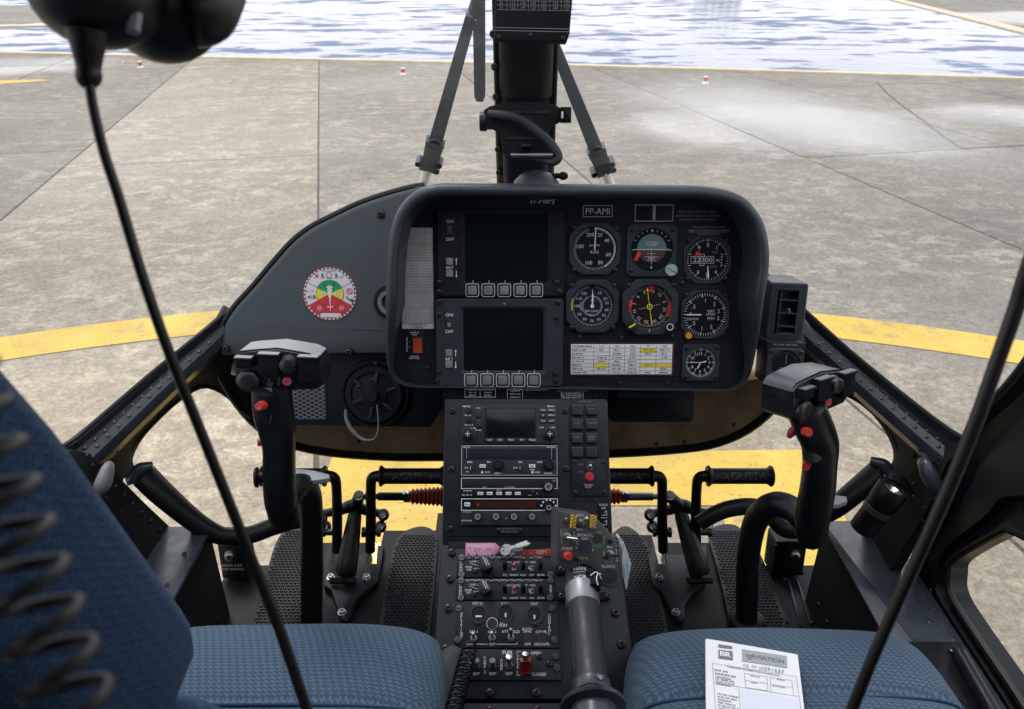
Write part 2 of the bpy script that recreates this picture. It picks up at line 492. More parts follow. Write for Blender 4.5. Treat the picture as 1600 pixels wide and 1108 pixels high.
def fabric(name, base, light, sc=95.0, soft=.9):
    """woven seat cloth: rows of little S stitches"""
    m = bpy.data.materials.new(name); m.use_nodes = True
    t = m.node_tree; L = t.links; b = t.nodes["Principled BSDF"]
    N = lambda ty, **k: (lambda n: ([setattr(n, a, v) for a, v in k.items()], n)[1])(t.nodes.new(ty))
    uv = N("ShaderNodeUVMap", uv_map="UVMap")
    sp = N("ShaderNodeSeparateXYZ"); L.new(uv.outputs[0], sp.inputs[0])
    def ma(op, a, bb=None):
        n = N("ShaderNodeMath", operation=op)
        for i, q in enumerate((a, bb)):
            if q is None: continue
            if isinstance(q, (int, float)): n.inputs[i].default_value = q
            else: L.new(q, n.inputs[i])
        return n.outputs[0]
    U = ma("MULTIPLY", sp.outputs[0], sc * .95); V = ma("MULTIPLY", sp.outputs[1], sc)
    wob = N("ShaderNodeTexNoise"); wob.inputs["Scale"].default_value = 60; L.new(uv.outputs[0], wob.inputs["Vector"])
    tri = ma("PINGPONG", U, .5)
    ph = ma("ADD", ma("ADD", V, ma("MULTIPLY", tri, .9)), ma("MULTIPLY", wob.outputs["Fac"], .35))
    wv = ma("SINE", ma("MULTIPLY", ph, 6.2832))
    col = ma("SINE", ma("MULTIPLY", ma("ADD", U, ma("MULTIPLY", V, .33)), 6.2832 / 1.5))
    h = ma("ADD", ma("MULTIPLY", wv, .6), ma("MULTIPLY", col, .4))
    rr = N("ShaderNodeMapRange"); rr.inputs[1].default_value = -.25; rr.inputs[2].default_value = .55; rr.interpolation_type = "SMOOTHSTEP"
    L.new(h, rr.inputs[0])
    fine = N("ShaderNodeTexNoise"); fine.inputs["Scale"].default_value = 900; fine.inputs["Detail"].default_value = 2; L.new(uv.outputs[0], fine.inputs["Vector"])
    big = N("ShaderNodeTexNoise"); big.inputs["Scale"].default_value = 7; big.inputs["Detail"].default_value = 4; L.new(uv.outputs[0], big.inputs["Vector"])
    mixc = N("ShaderNodeMix", data_type="RGBA"); L.new(rr.outputs[0], mixc.inputs[0])
    mixc.inputs[6].default_value = (*base, 1); mixc.inputs[7].default_value = (*light, 1)
    sc1 = N("ShaderNodeVectorMath", operation="SCALE"); L.new(mixc.outputs[2], sc1.inputs[0])
    L.new(ma("ADD", ma("MULTIPLY", fine.outputs["Fac"], .7), ma("ADD", ma("MULTIPLY", big.outputs["Fac"], .5), .4)), sc1.inputs["Scale"])
    L.new(sc1.outputs[0], b.inputs["Base Color"])
    bp = N("ShaderNodeBump"); bp.inputs["Strength"].default_value = .55; bp.inputs["Distance"].default_value = .0012
    L.new(ma("ADD", rr.outputs[0], ma("MULTIPLY", fine.outputs["Fac"], .4)), bp.inputs["Height"]); L.new(bp.outputs[0], b.inputs["Normal"])
    b.inputs["Roughness"].default_value = soft; b.inputs["Sheen Weight"].default_value = .06; b.inputs["Specular IOR Level"].default_value = .08
    return m
M["seat"] = fabric("seat_cloth_blue", (.050, .080, .118), (.090, .138, .196), 165)
M["seatdark"] = fabric("seat_cloth_shaded", (.016, .040, .085), (.023, .052, .105), 150)  # the blue seat cloth again, dim cabin shade put into its colour

SMEAR = (.40, 1.685)
def glass(name, tint=.97, dirt=True):
    m = bpy.data.materials.new(name); m.use_nodes = True
    t = m.node_tree; L = t.links; t.nodes.clear()
    o = t.nodes.new("ShaderNodeOutputMaterial"); tr = t.nodes.new("ShaderNodeBsdfTransparent"); gl = t.nodes.new("ShaderNodeBsdfGlossy")
    tr.inputs[0].default_value = (tint, tint, tint, 1); gl.inputs["Roughness"].default_value = .03
    # thin pane: the same reflection from either face (Schlick on the angle to the normal)
    ge = t.nodes.new("ShaderNodeNewGeometry"); dt = t.nodes.new("ShaderNodeVectorMath"); dt.operation = "DOT_PRODUCT"
    L.new(ge.outputs["Normal"], dt.inputs[0]); L.new(ge.outputs["Incoming"], dt.inputs[1])
    def ma(op, a, b=None):
        n = t.nodes.new("ShaderNodeMath"); n.operation = op
        for i, q in enumerate((a, b)):
            if q is None: continue
            if isinstance(q, (int, float)): n.inputs[i].default_value = q
            else: L.new(q, n.inputs[i])
        return n.outputs[0]
    fr = ma("ADD", ma("MULTIPLY", ma("POWER", ma("SUBTRACT", 1.0, ma("ABSOLUTE", dt.outputs["Value"])), 5.0), .55), .035)
    mx_ = t.nodes.new("ShaderNodeMixShader")
    L.new(fr, mx_.inputs[0]); L.new(tr.outputs[0], mx_.inputs[1]); L.new(gl.outputs[0], mx_.inputs[2])
    if dirt:                                     # dried rain specks on the outside of the pane
        c = t.nodes.new("ShaderNodeTexCoord"); v = t.nodes.new("ShaderNodeTexVoronoi"); v.inputs["Scale"].default_value = 55
        L.new(c.outputs["Object"], v.inputs["Vector"])
        r = t.nodes.new("ShaderNodeMapRange"); r.inputs[1].default_value = .05; r.inputs[2].default_value = .10; r.inputs[3].default_value = .28; r.inputs[4].default_value = 0
        L.new(v.outputs["Distance"], r.inputs[0])
        sm = t.nodes.new("ShaderNodeTexNoise"); sm.inputs["Scale"].default_value = 5; sm.inputs["Detail"].default_value = 5; L.new(c.outputs["Object"], sm.inputs["Vector"])
        film = ma("MULTIPLY", ma("MAXIMUM", ma("SUBTRACT", sm.outputs["Fac"], .42), 0.0), .14)   # a thin film of dust
        sx = t.nodes.new("ShaderNodeSeparateXYZ"); L.new(v.outputs["Color"], sx.inputs[0])
        g = t.nodes.new("ShaderNodeMath"); g.operation = "GREATER_THAN"; g.inputs[1].default_value = .72; L.new(sx.outputs[0], g.inputs[0])
        mu = t.nodes.new("ShaderNodeMath"); mu.operation = "MULTIPLY"; L.new(r.outputs[0], mu.inputs[0]); L.new(g.outputs[0], mu.inputs[1])
        # a dried wash-off smear on the pilot's pane: a fan that thins out upwards to the post
        sp_ = t.nodes.new("ShaderNodeSeparateXYZ"); L.new(ge.outputs["Position"], sp_.inputs[0])
        def mr(x, a, b, c2, d):
            n = t.nodes.new("ShaderNodeMapRange"); n.interpolation_type = "SMOOTHSTEP"
            L.new(x, n.inputs[0])
            for i, q in enumerate((a, b, c2, d)): n.inputs[i + 1].default_value = q
            return n.outputs[0]
        X, Zc = ma("SUBTRACT", sp_.outputs["X"], SMEAR[0]), ma("SUBTRACT", sp_.outputs["Z"], SMEAR[1])
        ragged = ma("MULTIPLY", ma("SUBTRACT", sm.outputs["Fac"], .5), .5)
        u_ = ma("DIVIDE", ma("SUBTRACT", X, ma("MULTIPLY", Zc, .6)), .27); v_ = ma("DIVIDE", ma("ADD", Zc, ma("MULTIPLY", X, .06)), .050)
        rad_ = ma("ADD", ma("SQRT", ma("ADD", ma("MULTIPLY", u_, u_), ma("MULTIPLY", v_, v_)), 0.0), ragged)
        film = ma("ADD", film, ma("MULTIPLY", mr(rad_, .15, 1.1, 1.0, 0.0), .40))
        df = t.nodes.new("ShaderNodeBsdfTranslucent"); df.inputs[0].default_value = (.8, .8, .8, 1)
        m2 = t.nodes.new("ShaderNodeMixShader"); L.new(ma("MAXIMUM", mu.outputs[0], film), m2.inputs[0]); L.new(mx_.outputs[0], m2.inputs[1]); L.new(df.outputs[0], m2.inputs[2])
        L.new(m2.outputs[0], o.inputs[0])
    else: L.new(mx_.outputs[0], o.inputs[0])
    return m
M["glass"] = glass("windscreen_glass")
M["chinglass"] = glass("chin_glass", .96, False)

# shared small hardware
def _screw():
    b = MB(); b.lathe((0, 0, 0), (0, 0, 1), [(1.0, 0), (1.0, .25), (.86, .52), (.52, .66)], 12)
    b.cur = 1; b.lathe((0, 0, 0), (0, 0, 1), [(.52, .66), (.40, .30), (0, .26)], 12)
    b.cur = 0
    return mesh_of("screw", b, [M["screw"], M["socket"]])
SCREW = _screw()
def _slot():
    b = MB(); b.lathe((0, 0, 0), (0, 0, 1), [(1.0, 0), (1.0, .3), (.9, .45), (0, .5)], 14)
    b.cur = 1; b.box(0, 0, .47, 1.5, .22, .09); b.cur = 0
    return mesh_of("slot_screw", b, [M["fast"], M["socket"]])
SLOT = _slot()
def _rivet():
    b = MB(); b.dome((0, 0, -.1), (0, 0, 1), 1.0, .6, 9)
    return mesh_of("rivet", b, M["screw"])
RIVET = _rivet()
# ================================================================== OUTSIDE
AX = Vector((-.2184, .9759, 0)); BX = Vector((.9759, .2184, 0))     # directions of the slab joints
def ab(a, b, z=0): return AX * a + BX * b + Vector((0, 0, z))
def concrete(name, wet=True, tone=1.0):
    m = bpy.data.materials.new(name); m.use_nodes = True
    t = m.node_tree; L = t.links; b = t.nodes["Principled BSDF"]
    def N(ty, **k):
        n = t.nodes.new(ty)
        for a, v in k.items(): setattr(n, a, v)
        return n
    geo = N("ShaderNodeNewGeometry"); pos = geo.outputs["Position"]
    def noise(sc, det=5, ro=.6, vec=None, dist=0.0):
        n = N("ShaderNodeTexNoise"); n.inputs["Scale"].default_value = sc; n.inputs["Detail"].default_value = det
        n.inputs["Roughness"].default_value = ro; n.inputs["Distortion"].default_value = dist
        L.new(vec or pos, n.inputs["Vector"]); return n.outputs["Fac"]
    def mr(x, a, bb, c, d, sm=False):
        n = N("ShaderNodeMapRange"); L.new(x, n.inputs[0])
        if sm: n.interpolation_type = "SMOOTHSTEP"
        for i, v in enumerate((a, bb, c, d)): n.inputs[i + 1].default_value = v
        return n.outputs[0]
    def ma(op, a, bb):
        n = N("ShaderNodeMath", operation=op)
        for i, q in enumerate((a, bb)):
            if isinstance(q, (int, float)): n.inputs[i].default_value = q
            else: L.new(q, n.inputs[i])
        return n.outputs[0]
    def mixc(f, a, c):
        n = N("ShaderNodeMix", data_type="RGBA"); L.new(f, n.inputs[0])
        for s_, q in ((6, a), (7, c)):
            if isinstance(q, tuple): n.inputs[s_].default_value = (*q, 1)
            else: L.new(q, n.inputs[s_])
        return n.outputs[2]
    mp = N("ShaderNodeMapping"); mp.inputs["Rotation"].default_value = (0, 0, rad(-9)); mp.inputs["Scale"].default_value = (.75, 1.0, 1)
    L.new(pos, mp.inputs["Vector"])
    big = noise(.30, 4, .55); mid = noise(5.5, 9, .74, mp.outputs[0], .5); patch = noise(.9, 6, .6)
    fine = noise(26, 6, .75); grain = noise(150, 3, .8)
    c0 = mixc(mr(big, .34, .66, 0, 1), (.222, .206, .182), (.322, .302, .266))
    # the pale cement skin that is left between worn-out patches
    skin = ma("MULTIPLY", mr(mid, .49, .57, 0, 1), mr(patch, .38, .60, .12, 1))
    c1 = mixc(ma("MULTIPLY", skin, .66), c0, (.48, .44, .365))
    dark = ma("MULTIPLY", mr(noise(6.0, 8, .72, mp.outputs[0]), .54, .66, 0, 1), mr(noise(.55, 4, .5), .45, .62, 0, 1))
    c2 = mixc(ma("MULTIPLY", dark, .55), c1, (.150, .143, .137))
    peb = N("ShaderNodeTexVoronoi"); peb.inputs["Scale"].default_value = 105; L.new(pos, peb.inputs["Vector"])
    pv = N("ShaderNodeSeparateXYZ"); L.new(peb.outputs["Color"], pv.inputs[0])
    peb2 = N("ShaderNodeTexVoronoi"); peb2.inputs["Scale"].default_value = 38; L.new(pos, peb2.inputs["Vector"])
    pv2 = N("ShaderNodeSeparateXYZ"); L.new(peb2.outputs["Color"], pv2.inputs[0])
    oi = N("ShaderNodeObjectInfo")
    k = ma("MULTIPLY", ma("MULTIPLY", mr(pv.outputs[0], 0, 1, .84, 1.16), mr(fine, .25, .75, .76, 1.24)),
           ma("MULTIPLY", ma("MULTIPLY", mr(grain, .25, .75, .88, 1.12), mr(pv2.outputs[0], 0, 1, .88, 1.12)), mr(oi.outputs["Random"], 0, 1, .90 * tone, 1.06 * tone)))
    sc = N("ShaderNodeVectorMath", operation="SCALE"); L.new(ma("MULTIPLY", k, .88), sc.inputs["Scale"])
    # inside the painted circle the surface is sandier than on the open apron
    ps = N("ShaderNodeVectorMath", operation="DISTANCE"); L.new(pos, ps.inputs[0]); ps.inputs[1].default_value = (-.06, -2.85, 0)
    c2 = mixc(mr(ma("ADD", ps.outputs["Value"], ma("MULTIPLY", mid, .5)), 6.6, 7.3, .55, 0), c2, mixc(skin, (.315, .268, .205), (.44, .385, .30)))
    tn = N("ShaderNodeVectorMath", operation="MULTIPLY"); L.new(c2, tn.inputs[0]); L.new(oi.outputs["Color"], tn.inputs[1]); L.new(tn.outputs[0], sc.inputs[0])
    rough = mr(mid, .3, .7, .92, .75)
    if wet:
        sp = N("ShaderNodeSeparateXYZ"); L.new(pos, sp.inputs[0])
        wn_ = noise(.8, 5, .6)
        tot = None
        for cx, cy, rx, ry, an in ((3.35, 9.6, 2.1, 1.75, -.35), (6.6, 10.3, 1.2, 1.1, 0), (-9.6, 15.2, 2.2, 1.5, .3), (17.5, 27.5, 5, 3, .5)):
            ca, sa = math.cos(an), math.sin(an)
            X = ma("SUBTRACT", sp.outputs[0], cx); Y = ma("SUBTRACT", sp.outputs[1], cy)
            u = ma("DIVIDE", ma("ADD", ma("MULTIPLY", X, ca), ma("MULTIPLY", Y, sa)), rx)
            v = ma("DIVIDE", ma("SUBTRACT", ma("MULTIPLY", Y, ca), ma("MULTIPLY", X, sa)), ry)
            r = ma("SQRT", ma("ADD", ma("MULTIPLY", u, u), ma("MULTIPLY", v, v)), 0)
            q = mr(ma("ADD", r, mr(wn_, .3, .7, -.22, .22)), .45, 1.12, 1, 0, True)
            tot = q if tot is None else ma("MAXIMUM", tot, q)
        L.new(ma("MULTIPLY", tot, .95), b.inputs["Coat Weight"])
        b.inputs["Coat Roughness"].default_value = .24; b.inputs["Coat IOR"].default_value = 1.9
    L.new(sc.outputs[0], b.inputs["Base Color"]); L.new(rough, b.inputs["Roughness"])
    b.inputs["Specular IOR Level"].default_value = .3
    bp = N("ShaderNodeBump"); bp.inputs["Strength"].default_value = .5; bp.inputs["Distance"].default_value = .004
    L.new(ma("ADD", ma("MULTIPLY", fine, .8), ma("MULTIPLY", peb.outputs["Distance"], .8)), bp.inputs["Height"]); L.new(bp.outputs[0], b.inputs["Normal"])
    return m
M["concrete"] = concrete("apron_concrete")
M["farconcrete"] = concrete("far_concrete", tone=.9)
M["joint"] = mat("joint_sealant", (.085, .078, .07), .8, var=.3, vscale=6, coord="Object")

def paint(name, col, wear):
    m = mat(name, col, .62)
    t = m.node_tree; L = t.links; b = t.nodes["Principled BSDF"]
    geo = t.nodes.new("ShaderNodeNewGeometry")
    def noise(s, d, r):
        n = t.nodes.new("ShaderNodeTexNoise"); n.inputs["Scale"].default_value = s; n.inputs["Detail"].default_value = d; n.inputs["Roughness"].default_value = r
        L.new(geo.outputs["Position"], n.inputs["Vector"]); return n.outputs["Fac"]
    def mr(x, a, bb, c, d):
        n = t.nodes.new("ShaderNodeMapRange"); L.new(x, n.inputs[0])
        for i, v in enumerate((a, bb, c, d)): n.inputs[i + 1].default_value = v
        return n.outputs[0]
    chip = mr(noise(48, 5, .75), .605, .635, 0, 1)
    vo = t.nodes.new("ShaderNodeTexVoronoi"); vo.inputs["Scale"].default_value = 34; L.new(geo.outputs["Position"], vo.inputs["Vector"])
    pit = mr(vo.outputs["Distance"], .10, .16, 1, 0)
    sx = t.nodes.new("ShaderNodeSeparateXYZ"); L.new(vo.outputs["Color"], sx.inputs[0])
    pg = t.nodes.new("ShaderNodeMath"); pg.operation = "MULTIPLY"; L.new(pit, pg.inputs[0]); L.new(mr(sx.outputs[0], .45, .5, 0, 1), pg.inputs[1])
    mxm = t.nodes.new("ShaderNodeMath"); mxm.operation = "MAXIMUM"; L.new(pg.outputs[0], mxm.inputs[0]); L.new(chip, mxm.inputs[1])
    worn = mr(noise(3.2, 7, .75), .57, .70, 0, wear)
    mx2 = t.nodes.new("ShaderNodeMath"); mx2.operation = "MAXIMUM"; L.new(mxm.outputs[0], mx2.inputs[0]); L.new(worn, mx2.inputs[1])
    tone = mr(noise(2.6, 7, .7), .3, .7, .74, 1.10)
    sc = t.nodes.new("ShaderNodeVectorMath"); sc.operation = "SCALE"; sc.inputs[0].default_value = col; L.new(tone, sc.inputs["Scale"])
    mx_ = t.nodes.new("ShaderNodeMix"); mx_.data_type = "RGBA"; L.new(mx2.outputs[0], mx_.inputs[0])
    L.new(sc.outputs[0], mx_.inputs[6]); mx_.inputs[7].default_value = (.21, .175, .11, 1)
    L.new(mx_.outputs[2], b.inputs["Base Color"])
    bp = t.nodes.new("ShaderNodeBump"); bp.inputs["Strength"].default_value = .3; bp.inputs["Distance"].default_value = .003
    L.new(noise(60, 4, .7), bp.inputs["Height"]); L.new(bp.outputs[0], b.inputs["Normal"])
    return m
M["yellowpaint"] = paint("yellow_road_paint", (.62, .42, .065), .8)
M["creampaint"] = paint("faded_cream_paint", (.64, .55, .38), .6)

# ground: one sheet to the horizon, a hair below the slabs
g = MB()
for r0, r1 in ((0, 40), (40, 200), (200, 1500)):
    n = 48
    g.loops([[(r1 * math.cos(2 * math.pi * i / n), r1 * math.sin(2 * math.pi * i / n), -.012) for i in range(n)],
             [(max(r0, .001) * math.cos(2 * math.pi * i / n), max(r0, .001) * math.sin(2 * math.pi * i / n), -.012) for i in range(n)]], cap0=False, cap1=False)
single("ground", g, M["farconcrete"], kind="structure")

# the apron: poured slabs with open joints
apron = MB(); apron.flat([tuple((ab(a, b))[:2]) for a, b in ((-7, -15.5), (23, -15.5), (23, 17.5), (-7, 17.5))], -.007)
apron = single("apron", apron, M["joint"], kind="structure")
J0, JW, GAP = -.235, 2.4875, .007
rows_of = {}
for c in range(-6, 7):
    b0 = J0 + JW * c
    if c == 2: rw = [-6, 7.12, 23]
    elif c == 1: rw = [-6, -1.2, 23]
    elif c >= 3: rw = [-6, -1.0, 3.0, 7.14, 11.3, 15.4, 23]
    elif c == 0: rw = [-6, -1, 3.9, 23]
    elif c == -1: rw = [-6, -1, 4.25, 8.38, 12.46, 16.6, 23]
    else: rw = [-6, -1, 4.6, 9.15, 12.8, 16.9, 23]
    for a0, a1 in zip(rw, rw[1:]):
        m = MB()
        nb, na = 3, max(3, int((a1 - a0) / 1.2))
        rim = []
        rr = random.Random(int((a0 + 50) * 100) + c * 977)
        jit = lambda: rr.uniform(0, .006)
        for i in range(nb * 3): rim.append((a0 + GAP + jit(), b0 + GAP + (JW - 2 * GAP) * i / (nb * 3)))
        for i in range(na * 3): rim.append((a0 + GAP + (a1 - a0 - 2 * GAP) * i / (na * 3), b0 + JW - GAP - jit()))
        for i in range(nb * 3): rim.append((a1 - GAP - jit(), b0 + JW - GAP - (JW - 2 * GAP) * i / (nb * 3)))
        for i in range(na * 3): rim.append((a1 - GAP - (a1 - a0 - 2 * GAP) * i / (na * 3), b0 + GAP + jit()))
        o = [tuple(ab(a, b)[:2]) for a, b in rim]
        m.prism(o, -.010, 0, .003, cap0=False)
        sb = part("slab", m, M["concrete"], apron, world=True)
        # each pour dried to its own tone
        sb.color = {-1: (1.20, 1.15, 1.06, 1), 0: (1.00, .98, .94, 1), 1: (.94, .93, .91, 1), -2: (.88, .86, .83, 1), -3: (.93, .90, .86, 1), 2: (.84, .84, .83, 1), 3: (.89, .87, .84, 1)}.get(c, (.88, .87, .85, 1))
# a long diagonal crack filled with sealant, crossing the slab corner by the standing water
m = MB()
rr = random.Random(3)
def ribbon_flat(pts, wid, z, jitter=.3):
    q = catmull([Vector((p[0], p[1], 0)) for p in pts], 10)
    A, B = [], []
    for i, p in enumerate(q):
        t = (q[min(i + 1, len(q) - 1)] - q[max(i - 1, 0)]).normalized(); n = Vector((-t.y, t.x, 0))
        p = p + n * rr.uniform(-jitter, jitter) * wid
        A.append((p + n * wid * rr.uniform(.3, .6)) + Vector((0, 0, z))); B.append((p - n * wid * rr.uniform(.3, .6)) + Vector((0, 0, z)))
    m.loops([B, A], closed=False, cap0=False, cap1=False)
ribbon_flat([ab(11.6, 8.8), ab(10.2, 8.05), ab(8.8, 7.4), ab(7.6, 6.85), ab(7.14, 6.66)], .03, .003)
part("crack_filler", m, M["joint"], apron, world=True)
m = MB()
ribbon_flat([ab(7.14, 6.66), ab(7.1, 7.6), ab(7.12, 9), ab(7.1, 11)], .034, .003)
part("crack_filler", m, M["joint"], apron, world=True)

# painted circle round the pad and the yellow bars under the nose
mk = MB()
cx, cy = -.06, -2.85
A = [rad(30 + 120 * i / 160) for i in range(161)]
mk.loops([[(cx + 7.2 * math.cos(a), cy + 7.2 * math.sin(a), .004) for a in A], [(cx + 6.885 * math.cos(a), cy + 6.885 * math.sin(a), .004) for a in A]], closed=False, cap0=False, cap1=False)
single("pad_circle_marking", mk, M["yellowpaint"], "broad yellow painted arc crossing the concrete in front of the nose", "road marking", kind="structure")
mk = MB()
mk.flat([(-.765, 2.655), (-.765, .4), (-.25, .4), (-.25, 2.33), (.80, 2.33), (.80, .4), (1.265, .4), (1.265, 2.705)], .004)
single("pad_letter_marking", mk, M["yellowpaint"], "large yellow painted letter bars on concrete below the cockpit chin windows", "road marking", kind="structure")
mk = MB()
mk.flat([(-13.5, 12.9), (-8.6, 12.87), (-7.75, 13.42), (-8.0, 13.55), (-8.6, 13.4), (-13.5, 13.5)], .004)
single("taxi_line_marking", mk, M["yellowpaint"], "short yellow painted stripe on the apron beside a puddle", "road marking", kind="structure")

# flooded stretch of tarmac behind a low painted kerb
def water_mat():
    m = bpy.data.materials.new("standing_water"); m.use_nodes = True
    t = m.node_tree; L = t.links; b = t.nodes["Principled BSDF"]
    def N(ty, **k):
        n = t.nodes.new(ty)
        for a, v in k.items(): setattr(n, a, v)
        return n
    geo = N("ShaderNodeNewGeometry")
    mp = N("ShaderNodeMapping"); mp.inputs["Rotation"].default_value = (0, 0, rad(3)); mp.inputs["Scale"].default_value = (.6, 1, 1)
    L.new(geo.outputs["Position"], mp.inputs["Vector"])
    def noise(s, d, r, v=None):
        n = N("ShaderNodeTexNoise"); n.inputs["Scale"].default_value = s; n.inputs["Detail"].default_value = d; n.inputs["Roughness"].default_value = r
        L.new(v or mp.outputs[0], n.inputs["Vector"]); return n.outputs["Fac"]
    b.inputs["Base Color"].default_value = (.09, .125, .24, 1)
    b.inputs["Roughness"].default_value = .04
    b.inputs["IOR"].default_value = 1.55
    pt = N("ShaderNodeMapRange"); lo = N("ShaderNodeMath", operation="MULTIPLY_ADD"); L.new(noise(.22, 3, .5), lo.inputs[0]); lo.inputs[1].default_value = .45; lo.inputs[2].default_value = -.225
    su = N("ShaderNodeMath", operation="ADD"); L.new(noise(1.0, 5, .62), su.inputs[0]); L.new(lo.outputs[0], su.inputs[1])
    L.new(su.outputs[0], pt.inputs[0]); pt.inputs[1].default_value = .51; pt.inputs[2].default_value = .58; pt.inputs[3].default_value = .06; pt.inputs[4].default_value = 1
    # cat's paws: where the wind ruffles the film it mirrors less of the bright horizon
    for nm, a, c in (("Roughness", .05, .42), ("Specular IOR Level", .38, .07)):
        r = N("ShaderNodeMapRange"); L.new(pt.outputs[0], r.inputs[0]); r.inputs[1].default_value = .06; r.inputs[2].default_value = 1; r.inputs[3].default_value = a; r.inputs[4].default_value = c
        L.new(r.outputs[0], b.inputs[nm])
    bp = N("ShaderNodeBump"); bp.inputs["Distance"].default_value = .02; bp.inputs["Strength"].default_value = .5
    L.new(noise(2.2, 4, .55), bp.inputs["Height"]); L.new(bp.outputs[0], b.inputs["Normal"])
    return m
M["water"] = water_mat()
kerb = [(-16.0, 18.35), (-10.96, 17.38), (-6.56, 16.59), (-.25, 15.58), (4.62, 14.5), (8.69, 13.57), (16, 11.9)]
wt = MB()
wt.flat([(x, y + .06) for x, y in kerb] + [(19.2, 21.0), (15.2, 28.1), (17.4, 38.0), (26, 75), (-60, 75), (-14.2, 24.3), (-17.4, 22.4)], .002)
single("water", wt, M["water"], kind="structure")
kb = MB()
def strip_along(pts, off0, off1, z0, z1):
    L_, N_ = [], len(pts)
    for i, p in enumerate(pts):
        p = Vector((*p, 0)); t = (Vector((*pts[min(i + 1, N_ - 1)], 0)) - Vector((*pts[max(i - 1, 0)], 0))).normalized(); n = Vector((-t.y, t.x, 0))
        L_.append([p + n * off0 + Vector((0, 0, z0)), p + n * off0 + Vector((0, 0, z1)), p + n * off1 + Vector((0, 0, z1)), p + n * off1 + Vector((0, 0, z0))])
    return L_
kb.loops(strip_along(kerb, -.12, .10, -.01, .035))
single("kerb", kb, M["creampaint"], kind="structure")
kb = MB(); kb.loops(strip_along([(17.4, 38.0), (15.2, 28.1), (13.9, 22.3), (13.3, 19)], -.25, .25, -.01, .03))
single("kerb", kb, M["creampaint"], kind="structure")
kb = MB(); kb.loops(strip_along([(-20, 23.1), (-14.5, 24.1), (-9, 25.2)], -.3, .3, -.01, .03))
single("kerb", kb, M["creampaint"], kind="structure")
fb = MB(); fb.flat([(14.1, 20), (14.2, 22.4), (15.5, 28.1), (17.7, 38.0), (24, 60), (60, 60), (60, 20)], .006)
single("far_apron", fb, M["farconcrete"], kind="structure")
fb = MB(); fb.flat([(-60, 24), (-14.9, 24.6), (-11, 31), (-16, 34), (-60, 34)], .006)
single("far_apron", fb, M["farconcrete"], kind="structure")

# three inset edge lights in front of the kerb
def apron_light(px, py, lab):
    q = atz(px, py, 0)
    t = thing("apron_light", lab, "ground light", loc=q, group="edge lights along the kerb")
    b = MB(); b.lathe((0, 0, 0), (0, 0, 1), [(.060, 0), (.060, .014), (.045, .02), (.04, .04), (0, .04)], 16); part("base", b, M["white"], t)
    b = MB(); b.lathe((0, 0, .04), (0, 0, 1), [(.036, 0), (.036, .05), (.03, .06), (0, .062)], 16); part("lens", b, M["red"], t)
    b = MB(); b.lathe((0, 0, .101), (0, 0, 1), [(.036, 0), (.036, .012), (.028, .018), (0, .02)], 16); part("cap", b, M["white"], t)
apron_light(220, 106, "small red and white ground light below the hanging headset")
apron_light(630, 117, "small red and white ground light between the hanging headset and the upright wiper blade")
apron_light(1102, 131, "small red and white ground light just beyond the pale wet patch")

# pale apartment block across the water; the water mirrors it
bt = thing("apartment_building", "pale apartment block with rows of windows mirrored in the water", "building", loc=(52, 212, 0))
b = MB(); b.box(0, 0, 5.2, 10, 9, 10.4); part("wall", b, M["white"], bt)
b = MB(); b.box(0, 0, 10.6, 10.6, 9.6, .4); b.box(2, 0, 11.3, 3, 4, 1.2); part("roof", b, M["grey"], bt)
wm = MB(); wm.box(0, 0, 0, .9, .2, 1.1); wme = mesh_of("window", wm, M["ink"])
for i in range(5):
    for j in range(4): inst("window", wme, bt, (-3.8 + 1.9 * i, -4.55, 1.9 + 2.4 * j))
# ================================================================== AIRFRAME
CX = .022
fl = MB()
fl.prism([(-.60, -.9), (.66, -.9), (.66, 1.215), (-.60, 1.215)], .70, .75)
for x0, x1, y1 in ((-.45, -.386, 1.285), (-.366, -.312, 1.285), (-.288, -.172, 1.325), (-.172, .205, 1.385), (.205, .312, 1.31), (.333, .396, 1.285), (.405, .46, 1.285)):
    fl.prism([(x0, 1.215), (x1, 1.215), (x1, y1), (x0, y1)], .70, .75)
floor = single("floor", fl, M["floor"], kind="structure")
cab = thing("cockpit_frame", "black riveted helicopter cabin frame with sills, centre post and roof around the cockpit", "helicopter cabin", loc=(CX, .9, .70))

def rivet_row(parent, pts, off, r, n):
    """rivets along a polyline given as world points, at even spacing"""
    L_ = [0]
    for a, b in zip(pts, pts[1:]): L_.append(L_[-1] + (b - a).length)
    inv = ROOTF[root_of(parent).name]
    for k in range(n):
        s_ = L_[-1] * (k + .5) / n
        for i in range(len(pts) - 1):
            if L_[i] <= s_ <= L_[i + 1] + 1e-9:
                p = pts[i].lerp(pts[i + 1], (s_ - L_[i]) / max(1e-9, L_[i + 1] - L_[i])); break
        inst("rivet", RIVET, parent, inv @ p, face_axes(off), r)

def interp(pts, n):
    q = catmull(pts, 8)
    L_ = [0]
    for a, b in zip(q, q[1:]): L_.append(L_[-1] + (b - a).length)
    o = []
    for k in range(n):
        s_ = L_[-1] * k / (n - 1)
        for i in range(len(q) - 1):
            if s_ <= L_[i + 1] + 1e-9:
                o.append(q[i].lerp(q[i + 1], (s_ - L_[i]) / max(1e-9, L_[i + 1] - L_[i]))); break
    return o

